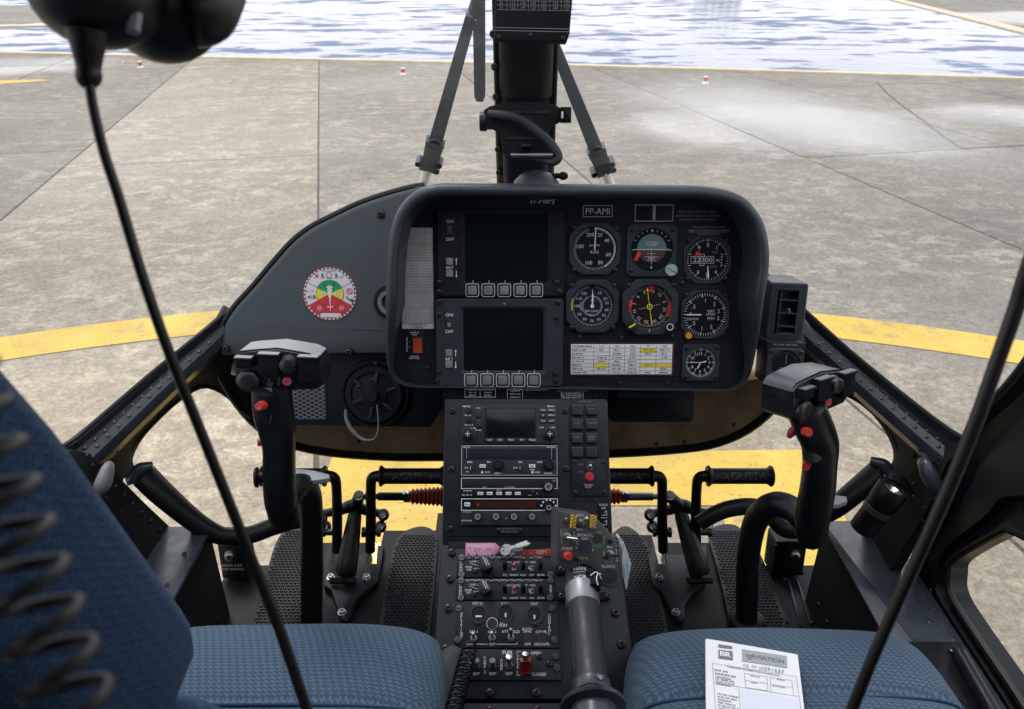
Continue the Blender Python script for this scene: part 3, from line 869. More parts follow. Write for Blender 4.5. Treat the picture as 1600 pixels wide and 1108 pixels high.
# --- windscreen sills, one each side: seal lip, riveted channel, raised riveted strip, inner web down to the chin window
def sill(seal, chan, strip0, strip1, open_, toward):
    A, B, C, D = (interp([P(*q) for q in l], 13) for l in (seal, chan, strip0, strip1))
    O = interp([P(*q) for q in open_], 25)
    back = Vector((0, .022, -.012))
    m = MB(); m.sheet([A, [a.lerp(b, .3) + Vector((0, 0, .003)) for a, b in zip(A, B)], [a.lerp(b, .4) - Vector((0, 0, .006)) for a, b in zip(A, B)], [b - Vector((0, 0, .008)) for b in B]], back)
    ch = part("sill_channel", m, M["frame"], cab, world=True, angle=25)
    rivet_row(ch, [a.lerp(b, .66) - Vector((0, 0, .006)) for a, b in zip(A, B)], (0, -.5, .85), .0034, 17)
    m = MB(); m.tube(A, .005, 8, 0)
    part("windscreen_seal", m, M["rubber"], cab, world=True)
    up = Vector((0, -.25, .97)) * .007
    m = MB(); m.sheet([[b - up for b in B], B, [b.lerp(c, .12) + up * .5 for b, c in zip(B, C)], [b.lerp(c, .88) + up * .5 for b, c in zip(B, C)], C, [c - up * 2 for c in C]], back)
    st = part("sill_strip", m, M["strip"], cab, world=True, angle=25)
    rivet_row(st, [b.lerp(c, .45) + up * .5 for b, c in zip(B, C)][1:], (0, -.35, .93), .0036, 13)
    Dn = interp(D, 25)
    G = []
    for f_ in (0, .25, .5, .75, 1):
        G.append([d.lerp(o, f_) + Vector((0, .02 * math.sin(math.pi * f_), 0)) for d, o in zip(Dn, O)])
    m = MB(); m.sheet(G, (0, .022, -.008))
    wb = part("chin_web", m, M["webblack"], cab, world=True, angle=50)
    m = MB(); m.tube(O, .0045, 8, 0)
    part("chin_seal", m, M["rubber"], cab, world=True)
    return A, O, wb
AR, OR, webr = sill(
    [(1248, 478, 1.36), (1340, 560, 1.32), (1460, 656, 1.25), (1512, 690, 1.215)],
    [(1256, 512, 1.345), (1360, 600, 1.30), (1466, 690, 1.24), (1512, 720, 1.21)],
    [(1250, 522, 1.345), (1350, 612, 1.30), (1452, 702, 1.24), (1476, 722, 1.225)],
    [(1250, 522, 1.35), (1350, 612, 1.305), (1448, 705, 1.25), (1412, 752, 1.34)],
    [(1236, 596, 1.47), (1290, 606, 1.45), (1333, 621, 1.43), (1366, 646, 1.41), (1391, 677, 1.39), (1405, 708, 1.38), (1404, 730, 1.38), (1392, 762, 1.39)], 1)
AL, OL, webl = sill(
    [(352, 480, 1.36), (340, 500, 1.345), (240, 582, 1.31), (130, 676, 1.25), (96, 700, 1.21)],
    [(350, 508, 1.345), (340, 520, 1.34), (255, 592, 1.30), (148, 692, 1.24), (116, 716, 1.21)],
    [(352, 524, 1.345), (344, 532, 1.34), (268, 602, 1.30), (161, 706, 1.24), (140, 726, 1.225)],
    [(352, 524, 1.35), (344, 532, 1.345), (268, 602, 1.305), (161, 706, 1.25), (190, 750, 1.33)],
    [(392, 652, 1.47), (374, 636, 1.46), (348, 613, 1.45), (314, 604, 1.44), (270, 632, 1.42), (222, 680, 1.40), (201, 712, 1.385), (197, 736, 1.38), (203, 758, 1.38)], -1)
# seam rivets where the side wall meets the web
for wb, pts in ((webr, [P(1470, 712, 1.235), P(1412, 752, 1.335)]), (webl, [P(150, 712, 1.235), P(192, 752, 1.335)])):
    rivet_row(wb, pts, (0, -.9, .4), .0042, 7)
for q in ((1437, 697, 1.262), (1428, 712, 1.275), (171, 692, 1.262), (180, 704, 1.275)):
    inst("rivet", RIVET, webr if q[0] > 800 else webl, ROOTF[cab.name] @ P(*q), face_axes((0, -.9, .4)), .005)

# --- side walls between sill and door, and the boxed sills at foot level
def wall(front, yr):
    m = MB(); sgn = 1 if front[0].x > 0 else -1
    m.sheet([[p for p in front], [Vector((p.x + (.004 * sgn), yr + (p.y - yr) * .5, p.z)) for p in front], [Vector((p.x, yr, p.z)) for p in front]], (.02 * sgn, 0, 0))
    return m
fr_r = [P(1500, 690, 1.212), P(1462, 700, 1.243), P(1412, 752, 1.33), P(1378, 786, 1.375), atz(1345, 824, .945)]
fr_l = [P(112, 702, 1.205), P(150, 712, 1.235), P(192, 752, 1.31), P(228, 788, 1.355), atz(266, 824, .965)]
wallr = part("side_wall", wall(fr_r, .99), M["webblack"], cab, world=True)
walll = part("side_wall", wall(fr_l, .45), M["webblack"], cab, world=True)
inn = lambda p, s_: p + Vector((s_ * .0, -.022, .004))
rivet_row(wallr, [inn(p, -1) for p in fr_r[1:]], (-.8, -.5, .3), .0042, 9); rivet_row(walll, [inn(p, 1) for p in fr_l[1:]], (.8, -.5, .3), .0042, 9)
rivet_row(wallr, [P(1466, 770, 1.215), P(1440, 800, 1.26), P(1440, 870, 1.30)], (-1, -.2, 0), .0042, 5); rivet_row(walll, [P(130, 745, 1.20), P(190, 800, 1.29), P(244, 858, 1.36)], (1, -.2, 0), .0042, 5)
def row3(parent, a, b, n, off, r=.0045): rivet_row(parent, [Vector(a), Vector(b)], off, r, n)
m = MB(); m.box(.647, .70, .838, .112, .84, .216, .004)
sr = part("foot_sill", m, M["webblack"], cab, world=True)
m = MB(); m.box(.645, .70, .948, .118, .845, .004, .0015); part("sill_lit_top", m, M["strip"], sr, world=True)  # paler plate paints the sky light on the sill's upper face
rivet_row(sr, [Vector((.672, 1.09, .9495)), Vector((.672, .6, .9495))], (0, 0, 1), .005, 8)
rivet_row(sr, [Vector((.692, 1.08, .9495)), Vector((.692, .6, .9495))], (0, 0, 1), .0038, 15)
m = MB(); m.box(.640, .72, .956, .10, .22, .006, .002)
pl = part("sill_doubler", m, M["frame"], cab, world=True)
for p in ((.606, .81), (.672, .81), (.606, .66)): inst("screw", SCREW, pl, ROOTF[cab.name] @ Vector((p[0], p[1], .959)), None, .007)
m = MB(); m.tube([(.675, .80, .965), (.668, .70, .968), (.66, .55, .968), (.66, .3, .968)], .012, 12, 4)
part("sill_rail", m, M["frame"], cab, world=True)
m = MB(); m.box(-.604, .66, .848, .098, .84, .236, .004)
sl = part("foot_sill", m, M["webblack"], cab, world=True)
m = MB(); m.box(-.602, .66, .968, .104, .845, .005, .0015); part("sill_lit_top", m, M["strip"], sl, world=True)  # again a paler top standing in for sky light
rivet_row(sl, [Vector((-.634, 1.06, .9705)), Vector((-.634, .6, .9705))], (0, 0, 1), .004, 10)
rivet_row(sl, [Vector((-.574, 1.05, .9705)), Vector((-.574, .6, .9705))], (0, 0, 1), .004, 6)
row3(sr, (.5905, 1.09, .79), (.5905, .7, .79), 9, (-1, 0, 0)); row3(sl, (-.5545, 1.05, .79), (-.5545, .7, .79), 9, (1, 0, 0))
# assist grips on the side walls
for wl, pts, mt in ((wallr, [P(1440, 722, 1.24), P(1446, 730, 1.222), P(1458, 755, 1.215), (P(1466, 775, 1.225))], "strip"), (walll, [P(172, 728, 1.225), P(168, 736, 1.21), P(160, 758, 1.20), P(152, 772, 1.205)], "greycap")):
    m = MB(); m.tube(pts, [.009, .013, .015, .008], 14, 6, flat=(1.0, .75))
    part("assist_grip", m, M["keycap" if mt == "greycap" else mt], wl, world=True)

# --- door on the pilot's side with its lower window, built as a dished panel round the opening
DX = .72
outer = [(1800, 300), (1600, 579), (1534, 651), (1490, 750), (1461, 817), (1428, 896), (1434, 935), (1480, 1005), (1540, 1100), (1640, 1270), (1900, 1500)]
hole = [(1900, 860), (1640, 850), (1586, 833), (1566, 832), (1493, 873), (1484, 897), (1486, 927), (1512, 972), (1590, 1087), (1690, 1245), (1850, 1450)]
door = thing("cockpit_door", "black cockpit door with riveted lower window beside the pilot seat", "helicopter door", loc=(DX, .85, .9))
def dgrid(fr, dz):
    G = []
    for f_, x_ in zip(fr, dz):
        G.append(catmull([atx(a + (c - a) * f_, b + (d - b) * f_, DX) + Vector((x_, 0, 0)) for (a, b), (c, d) in zip(outer, hole)], 5))
    return G
m = MB(); m.sheet(dgrid((0, .06, .10, .22, .30, .36, .70, .74, .80, .93, 1.0), (-.012, -.012, .0, .004, -.004, -.006, -.006, .006, .008, .0, .0)), (.03, 0, 0))
dp = part("door_panel", m, M["frame"], door, world=True, angle=30)
G = dgrid((.53,), (-.006,))[0]
rivet_row(dp, G[26:43], (-1, 0, 0), .0062, 7)
m = MB(); m.tube(dgrid((.99,), (-.001,))[0], .006, 8, 0); part("window_seal", m, M["rubber"], door, world=True)
m = MB(); m.tube(dgrid((.01,), (-.012,))[0], .004, 8, 0); part("edge_trim", m, M["strip"], door, world=True)
m = MB()
hp = [atx(a, b, DX) + Vector((.012, 0, 0)) for a, b in hole]
c = m.vert(atx(1800, 1050, DX) + Vector((.012, 0, 0))); ids = [m.vert(p) for p in hp]
for a, b in zip(ids, ids[1:]): m.face(c, a, b)
part("window_pane", m, M["chinglass"], door, world=True)

# --- centre post
def oval_post(pts, wd, dp_):
    ls = []
    for p, w_, d_ in zip(pts, wd, dp_):
        o = rrect(0, 0, w_, d_, min(w_, d_) * .35, 4)
        ls.append([Vector((p.x + x, p.y + y, p.z)) for x, y in o])
    return ls
pb, pt_ = aty(821, 300, 1.36), aty(823, -60, 1.10)
m = MB()
m.loops(oval_post([pb, aty(821, 150, 1.27), aty(821.5, 148, 1.266), pt_], [.078, .078, .084, .074], [.05, .05, .055, .055]))
post = part("centre_post", m, M["post"], cab, world=True)
m = MB(); m.loops(oval_post([pb + Vector((0, .03, 0)), pt_ + Vector((0, .03, 0))], [.105, .094], [.018, .018]))
flg = part("post_flange", m, M["frame"], post, world=True)
for k in range(6):
    p = pb.lerp(pt_, .1 + k * .13)
    inst("screw", SCREW, post, ROOTF[cab.name] @ (p + Vector((-.047, .018, 0))), face_axes((-.2, -1, .3)), .006)

# --- glazing: two windscreen panes, two chin panes
def arc_pts():
    L_ = [(345, 500), (370, 470), (415, 425), (462, 372), (520, 338), (600, 305), (668, 280), (740, 284), (815, 286)]
    return L_
for sgn, lower in ((-1, [P(96, 700, 1.21), P(130, 676, 1.25), P(240, 582, 1.31), P(345, 498, 1.345), P(415, 424, 1.38), P(520, 337, 1.43), P(640, 292, 1.50), P(790, 280, 1.52)]),
                   (1, [P(1512, 690, 1.215), P(1460, 656, 1.25), P(1340, 560, 1.32), P(1256, 486, 1.365), P(1180, 400, 1.42), P(1080, 320, 1.46), P(960, 285, 1.50), P(850, 280, 1.52)])):
    lw = interp(lower, 17)
    top = [Vector((CX + sgn * (.72 * (1 - i / 16) + .05 * i / 16), .35 + .10 * math.sin(i / 16 * 1.57), 2.12)) for i in range(17)]
    G = []
    for f_ in [k / 8 for k in range(9)]:
        G.append([a.lerp(b, f_) + Vector((0, .16 * math.sin(math.pi * f_), .05 * math.sin(math.pi * f_))) for a, b in zip(lw, top)])
    m = MB()
    I = [[m.vert(p) for p in r_] for r_ in G]
    for i in range(8):
        for j in range(16): m.face(I[i][j], I[i][j + 1], I[i + 1][j + 1], I[i + 1][j])
    part("windscreen_pane", m, M["glass"], cab, world=True)

# --- roof and rear of the cabin above and behind the seats (out of view; it keeps the cabin as dim as a cabin is)
m = MB(); m.box(CX, -.55, 2.16, 1.56, 1.9, .05, .01)
part("roof", m, M["matte"], cab, world=True)
m = MB(); m.box(CX, -1.48, 1.4, 1.56, .05, 1.5, .01); part("rear_bulkhead", m, M["matte"], cab, world=True)
for x in (-.745, .79):
    m = MB(); m.box(x, -.60, 1.3, .03, 1.7, 1.2, .01)
    part("rear_side_wall", m, M["matte"], cab, world=True)

# ------------------------------------------------------------------ planes of the instrument panel and consoles
_p = aty(800, 605, 1.097)
PANEL = Frame(_p, 18)
_r = P(800, 640, 1.262)
RADIO = Frame(_r, 38)
_l = P(800, 960, 1.085)
PED = Frame(_l, 58)

# --- brown aramid nose tub below the panel
lip = [(340, 574, 1.42), (356, 606, 1.44), (378, 638, 1.47), (402, 664, 1.50), (430, 683, 1.52), (465, 697, 1.54), (510, 706, 1.56), (560, 711, 1.57), (620, 714, 1.58), (690, 714, 1.59), (820, 714, 1.59), (950, 709, 1.58), (1010, 706, 1.57), (1060, 702, 1.56), (1100, 697, 1.55), (1135, 687, 1.53), (1168, 671, 1.51), (1197, 648, 1.49), (1220, 622, 1.47), (1238, 594, 1.45)]
Lp = [P(*q) for q in lip]
Up = []
for i, (x, y, d) in enumerate(lip):
    f_ = i / (len(lip) - 1)
    ux = 800 + (x - 800) * .955
    h = PANEL.hit(ux, 585 + 25 * math.sin(math.pi * f_), -.125)
    Up.append(PANEL.w(h[0], h[1], -.125))
LL, UU = interp(Lp, 60), interp(Up, 60)
G = []
for f_ in [k / 8 for k in range(9)]:
    G.append([u.lerp(l, f_) + Vector((0, .045 * math.sin(math.pi * f_), .012 * math.sin(math.pi * f_) - .02 * f_ * f_ + .02 * f_)) for u, l in zip(UU, LL)])
tub = thing("nose_tub", "brown curved composite tub below the instrument panel with a black rubber lip", "nose structure", loc=PANEL.w(.02, -.05, -.3))
m = MB(); m.sheet(G, (0, .012, .012)); part("shell", m, M["bronze"], tub, world=True, angle=60)
m = MB(); m.tube([l + Vector((0, -.004, .002)) for l in LL], .0085, 8, 0); part("lip_seal", m, M["rubber"], tub, world=True)
for q in ((1027, 694, 1.545), (1070, 691, 1.535), (1147, 664, 1.49), (560, 690, 1.50)):
    inst("screw", RIVET, tub, ROOTF[tub.name] @ P(*q), face_axes((0, -.7, .7)), .005)
# chin panes: bowed glass from the tub's lip down and back under the floor
for rng_, xs in ((slice(0, 32), (-.56, -.10)), (slice(34, 60), (.15, .62))):
    T_ = LL[rng_]
    n = len(T_)
    G = []
    for f_ in [k / 8 for k in range(9)]:
        row = []
        for i, p in enumerate(T_):
            e = Vector((xs[0] + (xs[1] - xs[0]) * i / (n - 1), 1.225, .705))
            q = p.lerp(e, f_) + Vector((0, .20 * math.sin(math.pi * f_), -.05 * math.sin(math.pi * f_)))
            row.append(q)
        G.append(row)
    m = MB(); I = [[m.vert(p) for p in r_] for r_ in G]
    for i in range(8):
        for j in range(n - 1): m.face(I[i][j], I[i][j + 1], I[i + 1][j + 1], I[i + 1][j])
    part("chin_window_pane", m, M["chinglass"], cab, world=True)

# ------------------------------------------------------------------ grey glareshield behind the panel, with the danger-zone sticker
gs = thing("glareshield", "dark grey dome shaped coaming carrying a round danger zone sticker", "dashboard", PANEL)
ol = [(700, 312), (664, 290), (640, 294), (600, 305), (560, 319), (520, 338), (490, 353), (462, 373), (438, 398), (415, 425), (393, 451), (370, 476), (353, 500), (346, 520), (343, 556),
      (1292, 556), (1280, 528), (1262, 500), (1238, 478), (1212, 440), (1180, 392), (1135, 350), (1080, 320), (1000, 312)]
CZ = -.085
o = [PANEL.hit(x, y, CZ) for x, y in ol]
o = o[::-1]
oo = [tuple(p)[:2] for p in catmull([Vector((a, b, 0)) for a, b in o[0:9]], 3)[:-1]] + [tuple(p)[:2] for p in catmull([Vector((a, b, 0)) for a, b in o[9:]], 4)]
m = MB(); m.prism(oo, CZ - .05, CZ, .010)
part("shell", m, M["coaming"], gs, angle=60)
m = MB()
ed = catmull([Vector((*PANEL.hit(x, y, CZ - .012), CZ - .012)) for x, y in ol[1:14]], 4)
m.tube(ed, .0065, 8, 0); part("windscreen_seal", m, M["rubber"], gs)
for x, y in ((354, 545), (546, 550), (595, 335)):
    h = PANEL.hit(x, y, CZ); inst("screw", SCREW, gs, (*h, CZ), None, .0075)
# sticker
sx_, sy_ = PANEL.hit(515.5, 459, CZ); sr_ = 43 * PANEL.k(515, 459, CZ)
Z = CZ + .0006
def sector(m, r, a0, a1, z, n=24, r0=0.0):
    A = [rad(a0 + (a1 - a0) * i / n) for i in range(n + 1)]
    if r0 == 0: m.flat([(sx_, sy_)] + [(sx_ + r * math.cos(a), sy_ + r * math.sin(a)) for a in A], z)
    else: m.ring(sx_, sy_, r0, r, z, n, a0, a1)
m = MB(); m.prism(circ(sx_, sy_, sr_, 64), CZ, Z); st = part("round_sticker", m, M["stickw"], gs, label="round white danger zone sticker with green, yellow and red sectors")
m = MB()
m.ring(sx_, sy_, sr_ * .955, sr_, Z + .0002, 64)
m.ring(sx_, sy_, sr_ * .885, sr_ * .90, Z + .0002, 64)
for i in range(40): sector(m, sr_ * .96, i * 9, i * 9 + 3.6, Z + .0002, 2, sr_ * .89)
for a in (27, 153): 
    ca, sa = math.cos(rad(a)), math.sin(rad(a)); m.line(sx_ + ca * sr_ * .5, sy_ + sa * sr_ * .5, sx_ + ca * sr_ * .89, sy_ + sa * sr_ * .89, sr_ * .016, Z + .0003)
m.ring(sx_, sy_, sr_ * .49, sr_ * .505, Z + .0006, 48)
part("border_print", m, M["sticko"], st)
m = MB(); sector(m, sr_ * .885, 208, 332, Z + .0003); part("red_sector", m, M["stickr"], st)
m = MB(); sector(m, sr_ * .5, 23, 157, Z + .0004); part("green_sector", m, M["stickg"], st)
m = MB(); sector(m, sr_ * .5, 157, 207, Z + .0004, 10); sector(m, sr_ * .5, -27, 23, Z + .0004, 10); part("yellow_sector", m, M["sticky"], st)
m = MB(); z = Z + .0007
def sp(x, y): return sx_ + x * sr_, sy_ + y * sr_
def sl_(m, a, b, t): m.line(*sp(*a), *sp(*b), t * sr_, z)
m.flat([sp(*q) for q in ((-.05, .30), (.05, .30), (.09, .1), (.05, -.08), (.02, -.2), (.015, -.55), (-.015, -.55), (-.02, -.2), (-.05, -.08), (-.09, .1))], z)
sl_(m, (-.11, .24), (.11, .24), .06); sl_(m, (-.11, -.48), (.11, -.48), .035); sl_(m, (0, -.52), (0, -.62), .02)
m.flat([sp(*q) for q in ((-.34, -.71), (.34, -.71), (.40, -.80), (.28, -.86), (-.28, -.86), (-.40, -.80))], z)
for s_ in (-1, 1):
    m.ring(*sp(s_ * .40, -.52), sr_ * .075, sr_ * .09, z, 14); sl_(m, (s_ * .40 - .045, -.52), (s_ * .40 + .045, -.52), .03)
    m.flat([sp(s_ * .25 - .09, -.04), sp(s_ * .25 + .09, -.04), sp(s_ * .25, .13)], z)
part("white_print", m, M["stickw"], st)
m = MB(); z = Z + .0009
for s_ in (-1, 1):
    sl_(m, (s_ * .25, .0), (s_ * .25, .06), .022); sl_(m, (s_ * .25, -.028), (s_ * .25, -.012), .022)
    sl_(m, (s_ * .14, .22), (s_ * .17, .34), .04); m.flat([sp(s_ * .10, .33), sp(s_ * .24, .31), sp(s_ * .17, .42)], z)
for k in range(5):
    a0, a1 = rad(90 + 72 * k), rad(162 + 72 * k)
    sl_(m, (.11 * math.cos(a0), .68 + .11 * math.sin(a0)), (.11 * math.cos(a1), .68 + .11 * math.sin(a1)), .018)
sl_(m, (-.24, .82), (.24, .82), .018); sl_(m, (-.11, .57), (.11, .57), .02)
for s_, q in ((-.25, 0), (.25, 1)):
    sl_(m, (s_, .74), (s_ + .02, .66), .05); sl_(m, (s_ + .02, .66), (s_ - .03, .56), .025); sl_(m, (s_ + .02, .66), (s_ + .06, .56), .025); sl_(m, (s_ - .05, .68), (s_ + .07, .64), .02)
m.flat([sp(-.84, -.12), sp(-.72, -.06), sp(-.72, -.18)], z); m.frame(*sp(-.64, -.12), .10 * sr_, .12 * sr_, .015 * sr_, z); sl_(m, (-.57, -.05), (-.54, -.19), .05)
sl_(m, (-.86, .10), (-.76, .10), .03); sl_(m, (-.68, .10), (-.58, .10), .03)
sl_(m, (.58, -.12), (.68, -.2), .03); sl_(m, (.62, -.08), (.66, -.22), .03); sl_(m, (.70, -.2), (.84, -.28), .07); sl_(m, (.80, -.18), (.82, -.36), .05)
part("black_print", m, M["ink"], st)
m = MB(); m.ring(*sp(.72, .09), sr_ * .085, sr_ * .115, z, 20); sl_(m, (.65, .15), (.79, .03), .025); sl_(m, (-.52, .72), (-.38, .58), .03); sl_(m, (-.38, .72), (-.52, .58), .03)
part("red_print", m, M["stickr"], st)
m = MB(); sl_(m, (.40, .60), (.44, .56), .025); sl_(m, (.44, .56), (.52, .70), .025); part("green_print", m, M["stickg"], st)
# clock-like rim half hidden behind the panel edge
hx, hy = PANEL.hit(611, 472, CZ); k_ = PANEL.k(611, 472, CZ)
m = MB(); m.lathe((hx, hy, CZ), (0, 0, 1), [(27 * k_, 0), (27 * k_, .004), (20 * k_, .006)], 28); vb = part("vent_bezel", m, M["matte"], gs)
m = MB(); m.lathe((hx, hy, CZ), (0, 0, 1), [(20 * k_, .002), (20 * k_, .008), (14 * k_, .008), (13 * k_, .002)], 28); part("vent_ring", m, M["keycap"], vb)

# lower closing plate with the heater grille and the round blower
LZ = -.115
pl_ = thing("lower_closing_plate", "black plate under the grey coaming with diamond mesh grille and round blower", "panel", Frame(PANEL.w(0, 0, 0), 18))
F = PANEL
q = [F.hit(x, y, LZ) for x, y in ((362, 553), (400, 610), (408, 664), (672, 668), (690, 640), (690, 553))]
m = MB(); m.prism(q, LZ - .02, LZ, .002); part("plate", m, M["panel"], pl_)
q = [F.hit(x, y, LZ) for x, y in ((690, 553), (690, 640), (950, 640), (950, 553))]
m = MB(); m.prism(q, LZ - .02, LZ - .001, 0); part("back_plate", m, M["panel"], pl_)
cx_, cy_, w_, h_ = F.rect(455, 590, 508, 654, LZ)
m = MB(); m.frame(cx_, cy_, w_ + .004, h_ + .004, .004, LZ + .001); m.loops([[(x, y, z) for x, y in rrect(cx_, cy_, w_ + .006, h_ + .006, .002, 2)] for z in (LZ, LZ + .001)], cap1=False)
gr = part("grille_frame", m, M["bezel"], pl_)
m = MB(); m.quad(cx_, cy_, w_, h_, LZ + .0004); part("grille_void", m, M["socket"], gr)
m = MB(); st_ = .0105
def clip_line(x0, y0, dx, dy):
    ts = []
    for lo, hi, p, d in ((cx_ - w_ / 2, cx_ + w_ / 2, x0, dx), (cy_ - h_ / 2, cy_ + h_ / 2, y0, dy)):
        a, b = (lo - p) / d, (hi - p) / d; ts.append((min(a, b), max(a, b)))
    a, b = max(t[0] for t in ts), min(t[1] for t in ts)
    return (x0 + dx * a, y0 + dy * a, x0 + dx * b, y0 + dy * b) if b > a else None
for k in range(-14, 15):
    for s_ in (-1, 1):
        l = clip_line(cx_, cy_ + k * .0078, 1, s_ * .52)
        if l:
            m.line(*l, .0015, LZ + .0022 + s_ * .0003)
part("grille_mesh", m, M["dim"], gr)
bx_, by_ = F.hit(587, 614, LZ); k_ = F.k(587, 614, LZ)
m = MB(); m.lathe((bx_, by_, LZ), (0, 0, 1), [(55 * k_, 0), (55 * k_, .006), (52 * k_, .010), (49 * k_, .010), (48 * k_, .004), (46 * k_, .004), (45 * k_, .016), (42 * k_, .020), (36 * k_, .020), (34 * k_, .016), (20 * k_, .018), (19 * k_, .022), (9 * k_, .023), (8.5 * k_, .034), (7 * k_, .037), (0, .037)], 40)
bl = part("blower", m, M["radio"], pl_)
for k in range(6):
    a = rad(20 + 60 * k)
    m = MB(); m.box(0, 0, .002, 18 * k_, 4.5 * k_, .004, .001); m.xf(Matrix.Translation((bx_ + 27 * k_ * math.cos(a), by_ + 27 * k_ * math.sin(a), .018 + LZ)) @ Matrix.Rotation(a, 4, 'Z'))
    part("rib", m, M["bezel"], bl)
for dx_, dy_ in ((0, 25), (-22, 14), (-8, 14)): inst("screw", RIVET, bl, (bx_ + dx_ * k_, by_ + dy_ * k_, LZ + .02), None, .0035)
inst("screw", SCREW, bl, (bx_ + 3 * k_, by_ + 48 * k_, LZ + .009), None, .004)
m = MB(); pts = [Vector((*F.hit(x, y, LZ + .03), LZ + .03)) for x, y in ((540, 640), (541, 655), (550, 672), (566, 686), (582, 687), (590, 676), (591, 655), (589, 632))]
m.tube(pts, [.0022, .0035, .004, .003, .0016, .0014, .0014, .0014], 8, 5)
part("bonding_lead", m, M["keycap"], pl_, label="loose grey bonding lead hanging below the blower")
# ================================================================== INSTRUMENT PANEL
F = PANEL
ip = thing("instrument_panel", "black instrument panel with deep rounded hood, two dark screens and eight round gauges", "instrument panel", F)
HZ = .082
front = [(678, 286), (650, 295), (627, 315), (611, 345), (603, 385), (600, 430), (600, 480), (601, 530), (604, 565), (611, 588), (626, 601), (650, 606), (690, 606.5),
         (800, 607.5), (900, 609), (1000, 610.5), (1095, 611.5), (1135, 612), (1158, 605), (1171, 590), (1180, 562), (1190, 520), (1199, 470), (1206, 425), (1207, 390), (1200, 352), (1186, 326), (1166, 306), (1140, 295), (1105, 289), (1065, 287.5), (960, 286.5), (840, 285.5), (715, 284.5)]
# the hood sticks out far at the top and fades away towards the bottom
def hz(py): return HZ * max(0.16, min(1.0, 1 - (py - 470) / 175.0 if py > 470 else 1.0))
O1 = []
for x, y in front:
    z = hz(y); h = F.hit(x, y, z); O1.append(Vector((h[0], h[1], z)))
O1 = O1[::-1]
idx = len(O1)
cl = O1 + [O1[0], O1[1]]
dense = []
for i in range(idx):
    p0, p1, p2, p3 = O1[i - 1], O1[i], O1[(i + 1) % idx], O1[(i + 2) % idx]
    for j in range(3):
        t = j / 3
        dense.append(0.5 * ((2 * p1) + (p2 - p0) * t + (2 * p0 - 5 * p1 + 4 * p2 - p3) * t * t + (3 * p1 - p0 - 3 * p2 + p3) * t ** 3))
wsc = []
for i in range(idx):
    y0, y1 = front[::-1][i][1], front[::-1][(i + 1) % idx][1]
    for j in range(3):
        y = y0 + (y1 - y0) * j / 3
        wsc.append(1.0 if y < 480 else max(.10, 1 - (y - 480) / 115.0))
def lp(d, dz=None, z=None):
    o2 = inset([(p.x, p.y) for p in dense], d)
    r_ = []
    for (a, b), p, s_ in zip(o2, dense, wsc):
        q = (p.x + (a - p.x) * s_, p.y + (b - p.y) * s_)
        r_.append(Vector((q[0], q[1], z if z is not None else p.z + dz * max(.12, s_))))
    return r_
m = MB()
m.loops([[Vector((p.x, p.y, -.055)) for p in lp(.006, dz=0)], [Vector((p.x, p.y, min(p.z - .030, -.001))) for p in lp(.002, dz=0)], lp(.0003, dz=-.021), lp(.0012, dz=-.012), lp(.0042, dz=-.0045), lp(.0090, dz=-.0005), lp(.0130, dz=0), lp(.0165, dz=-.0018), lp(.0190, dz=-.007), lp(.0200, dz=-.016), lp(.022, z=-.001)], cap0=True, cap1=False)
part("hood", m, M["hood"], ip, angle=60)
m = MB(); fo = lp(.014, z=0)
c_ = m.vert((sum(p.x for p in fo) / len(fo), sum(p.y for p in fo) / len(fo), 0)); ids = [m.vert(p) for p in fo]
for a in range(len(ids)): m.face(c_, ids[a], ids[(a + 1) % len(ids)])
part("panel_face", m, M["panel"], ip)
# rubber cap along the top of the hood and the small knob that stands on it is a thing of its own (below)

def txt(mbd, s, px, py, hpx, z=.0006, al="C", rot=0, sx=1.0, fr=None, bold=0):
    fr = fr or F
    h = fr.hit(px, py, z)
    return mbd.text(s, h[0], h[1], hpx * fr.k(px, py, z), z, al, rot, sx, bold)
def boxpx(mbd, x0, y0, x1, y1, z0, z1, ch=.0005, r=.001, fr=None):
    fr = fr or F
    c = fr.rect(x0, y0, x1, y1, z1)
    mbd.prism(rrect(*c, r, 3 if r > .0005 else 1), z0, z1, ch)
    return c
def screws(par, pts, r=.0042, z=0.0, mesh=None, fr=None, name="screw"):
    fr = fr or F
    for k, (x, y) in enumerate(pts):
        h = fr.hit(x, y, z)
        inst(name, mesh or SCREW, par, (h[0], h[1], z), Matrix.Rotation(k * 1.3, 3, 'Z'), r)

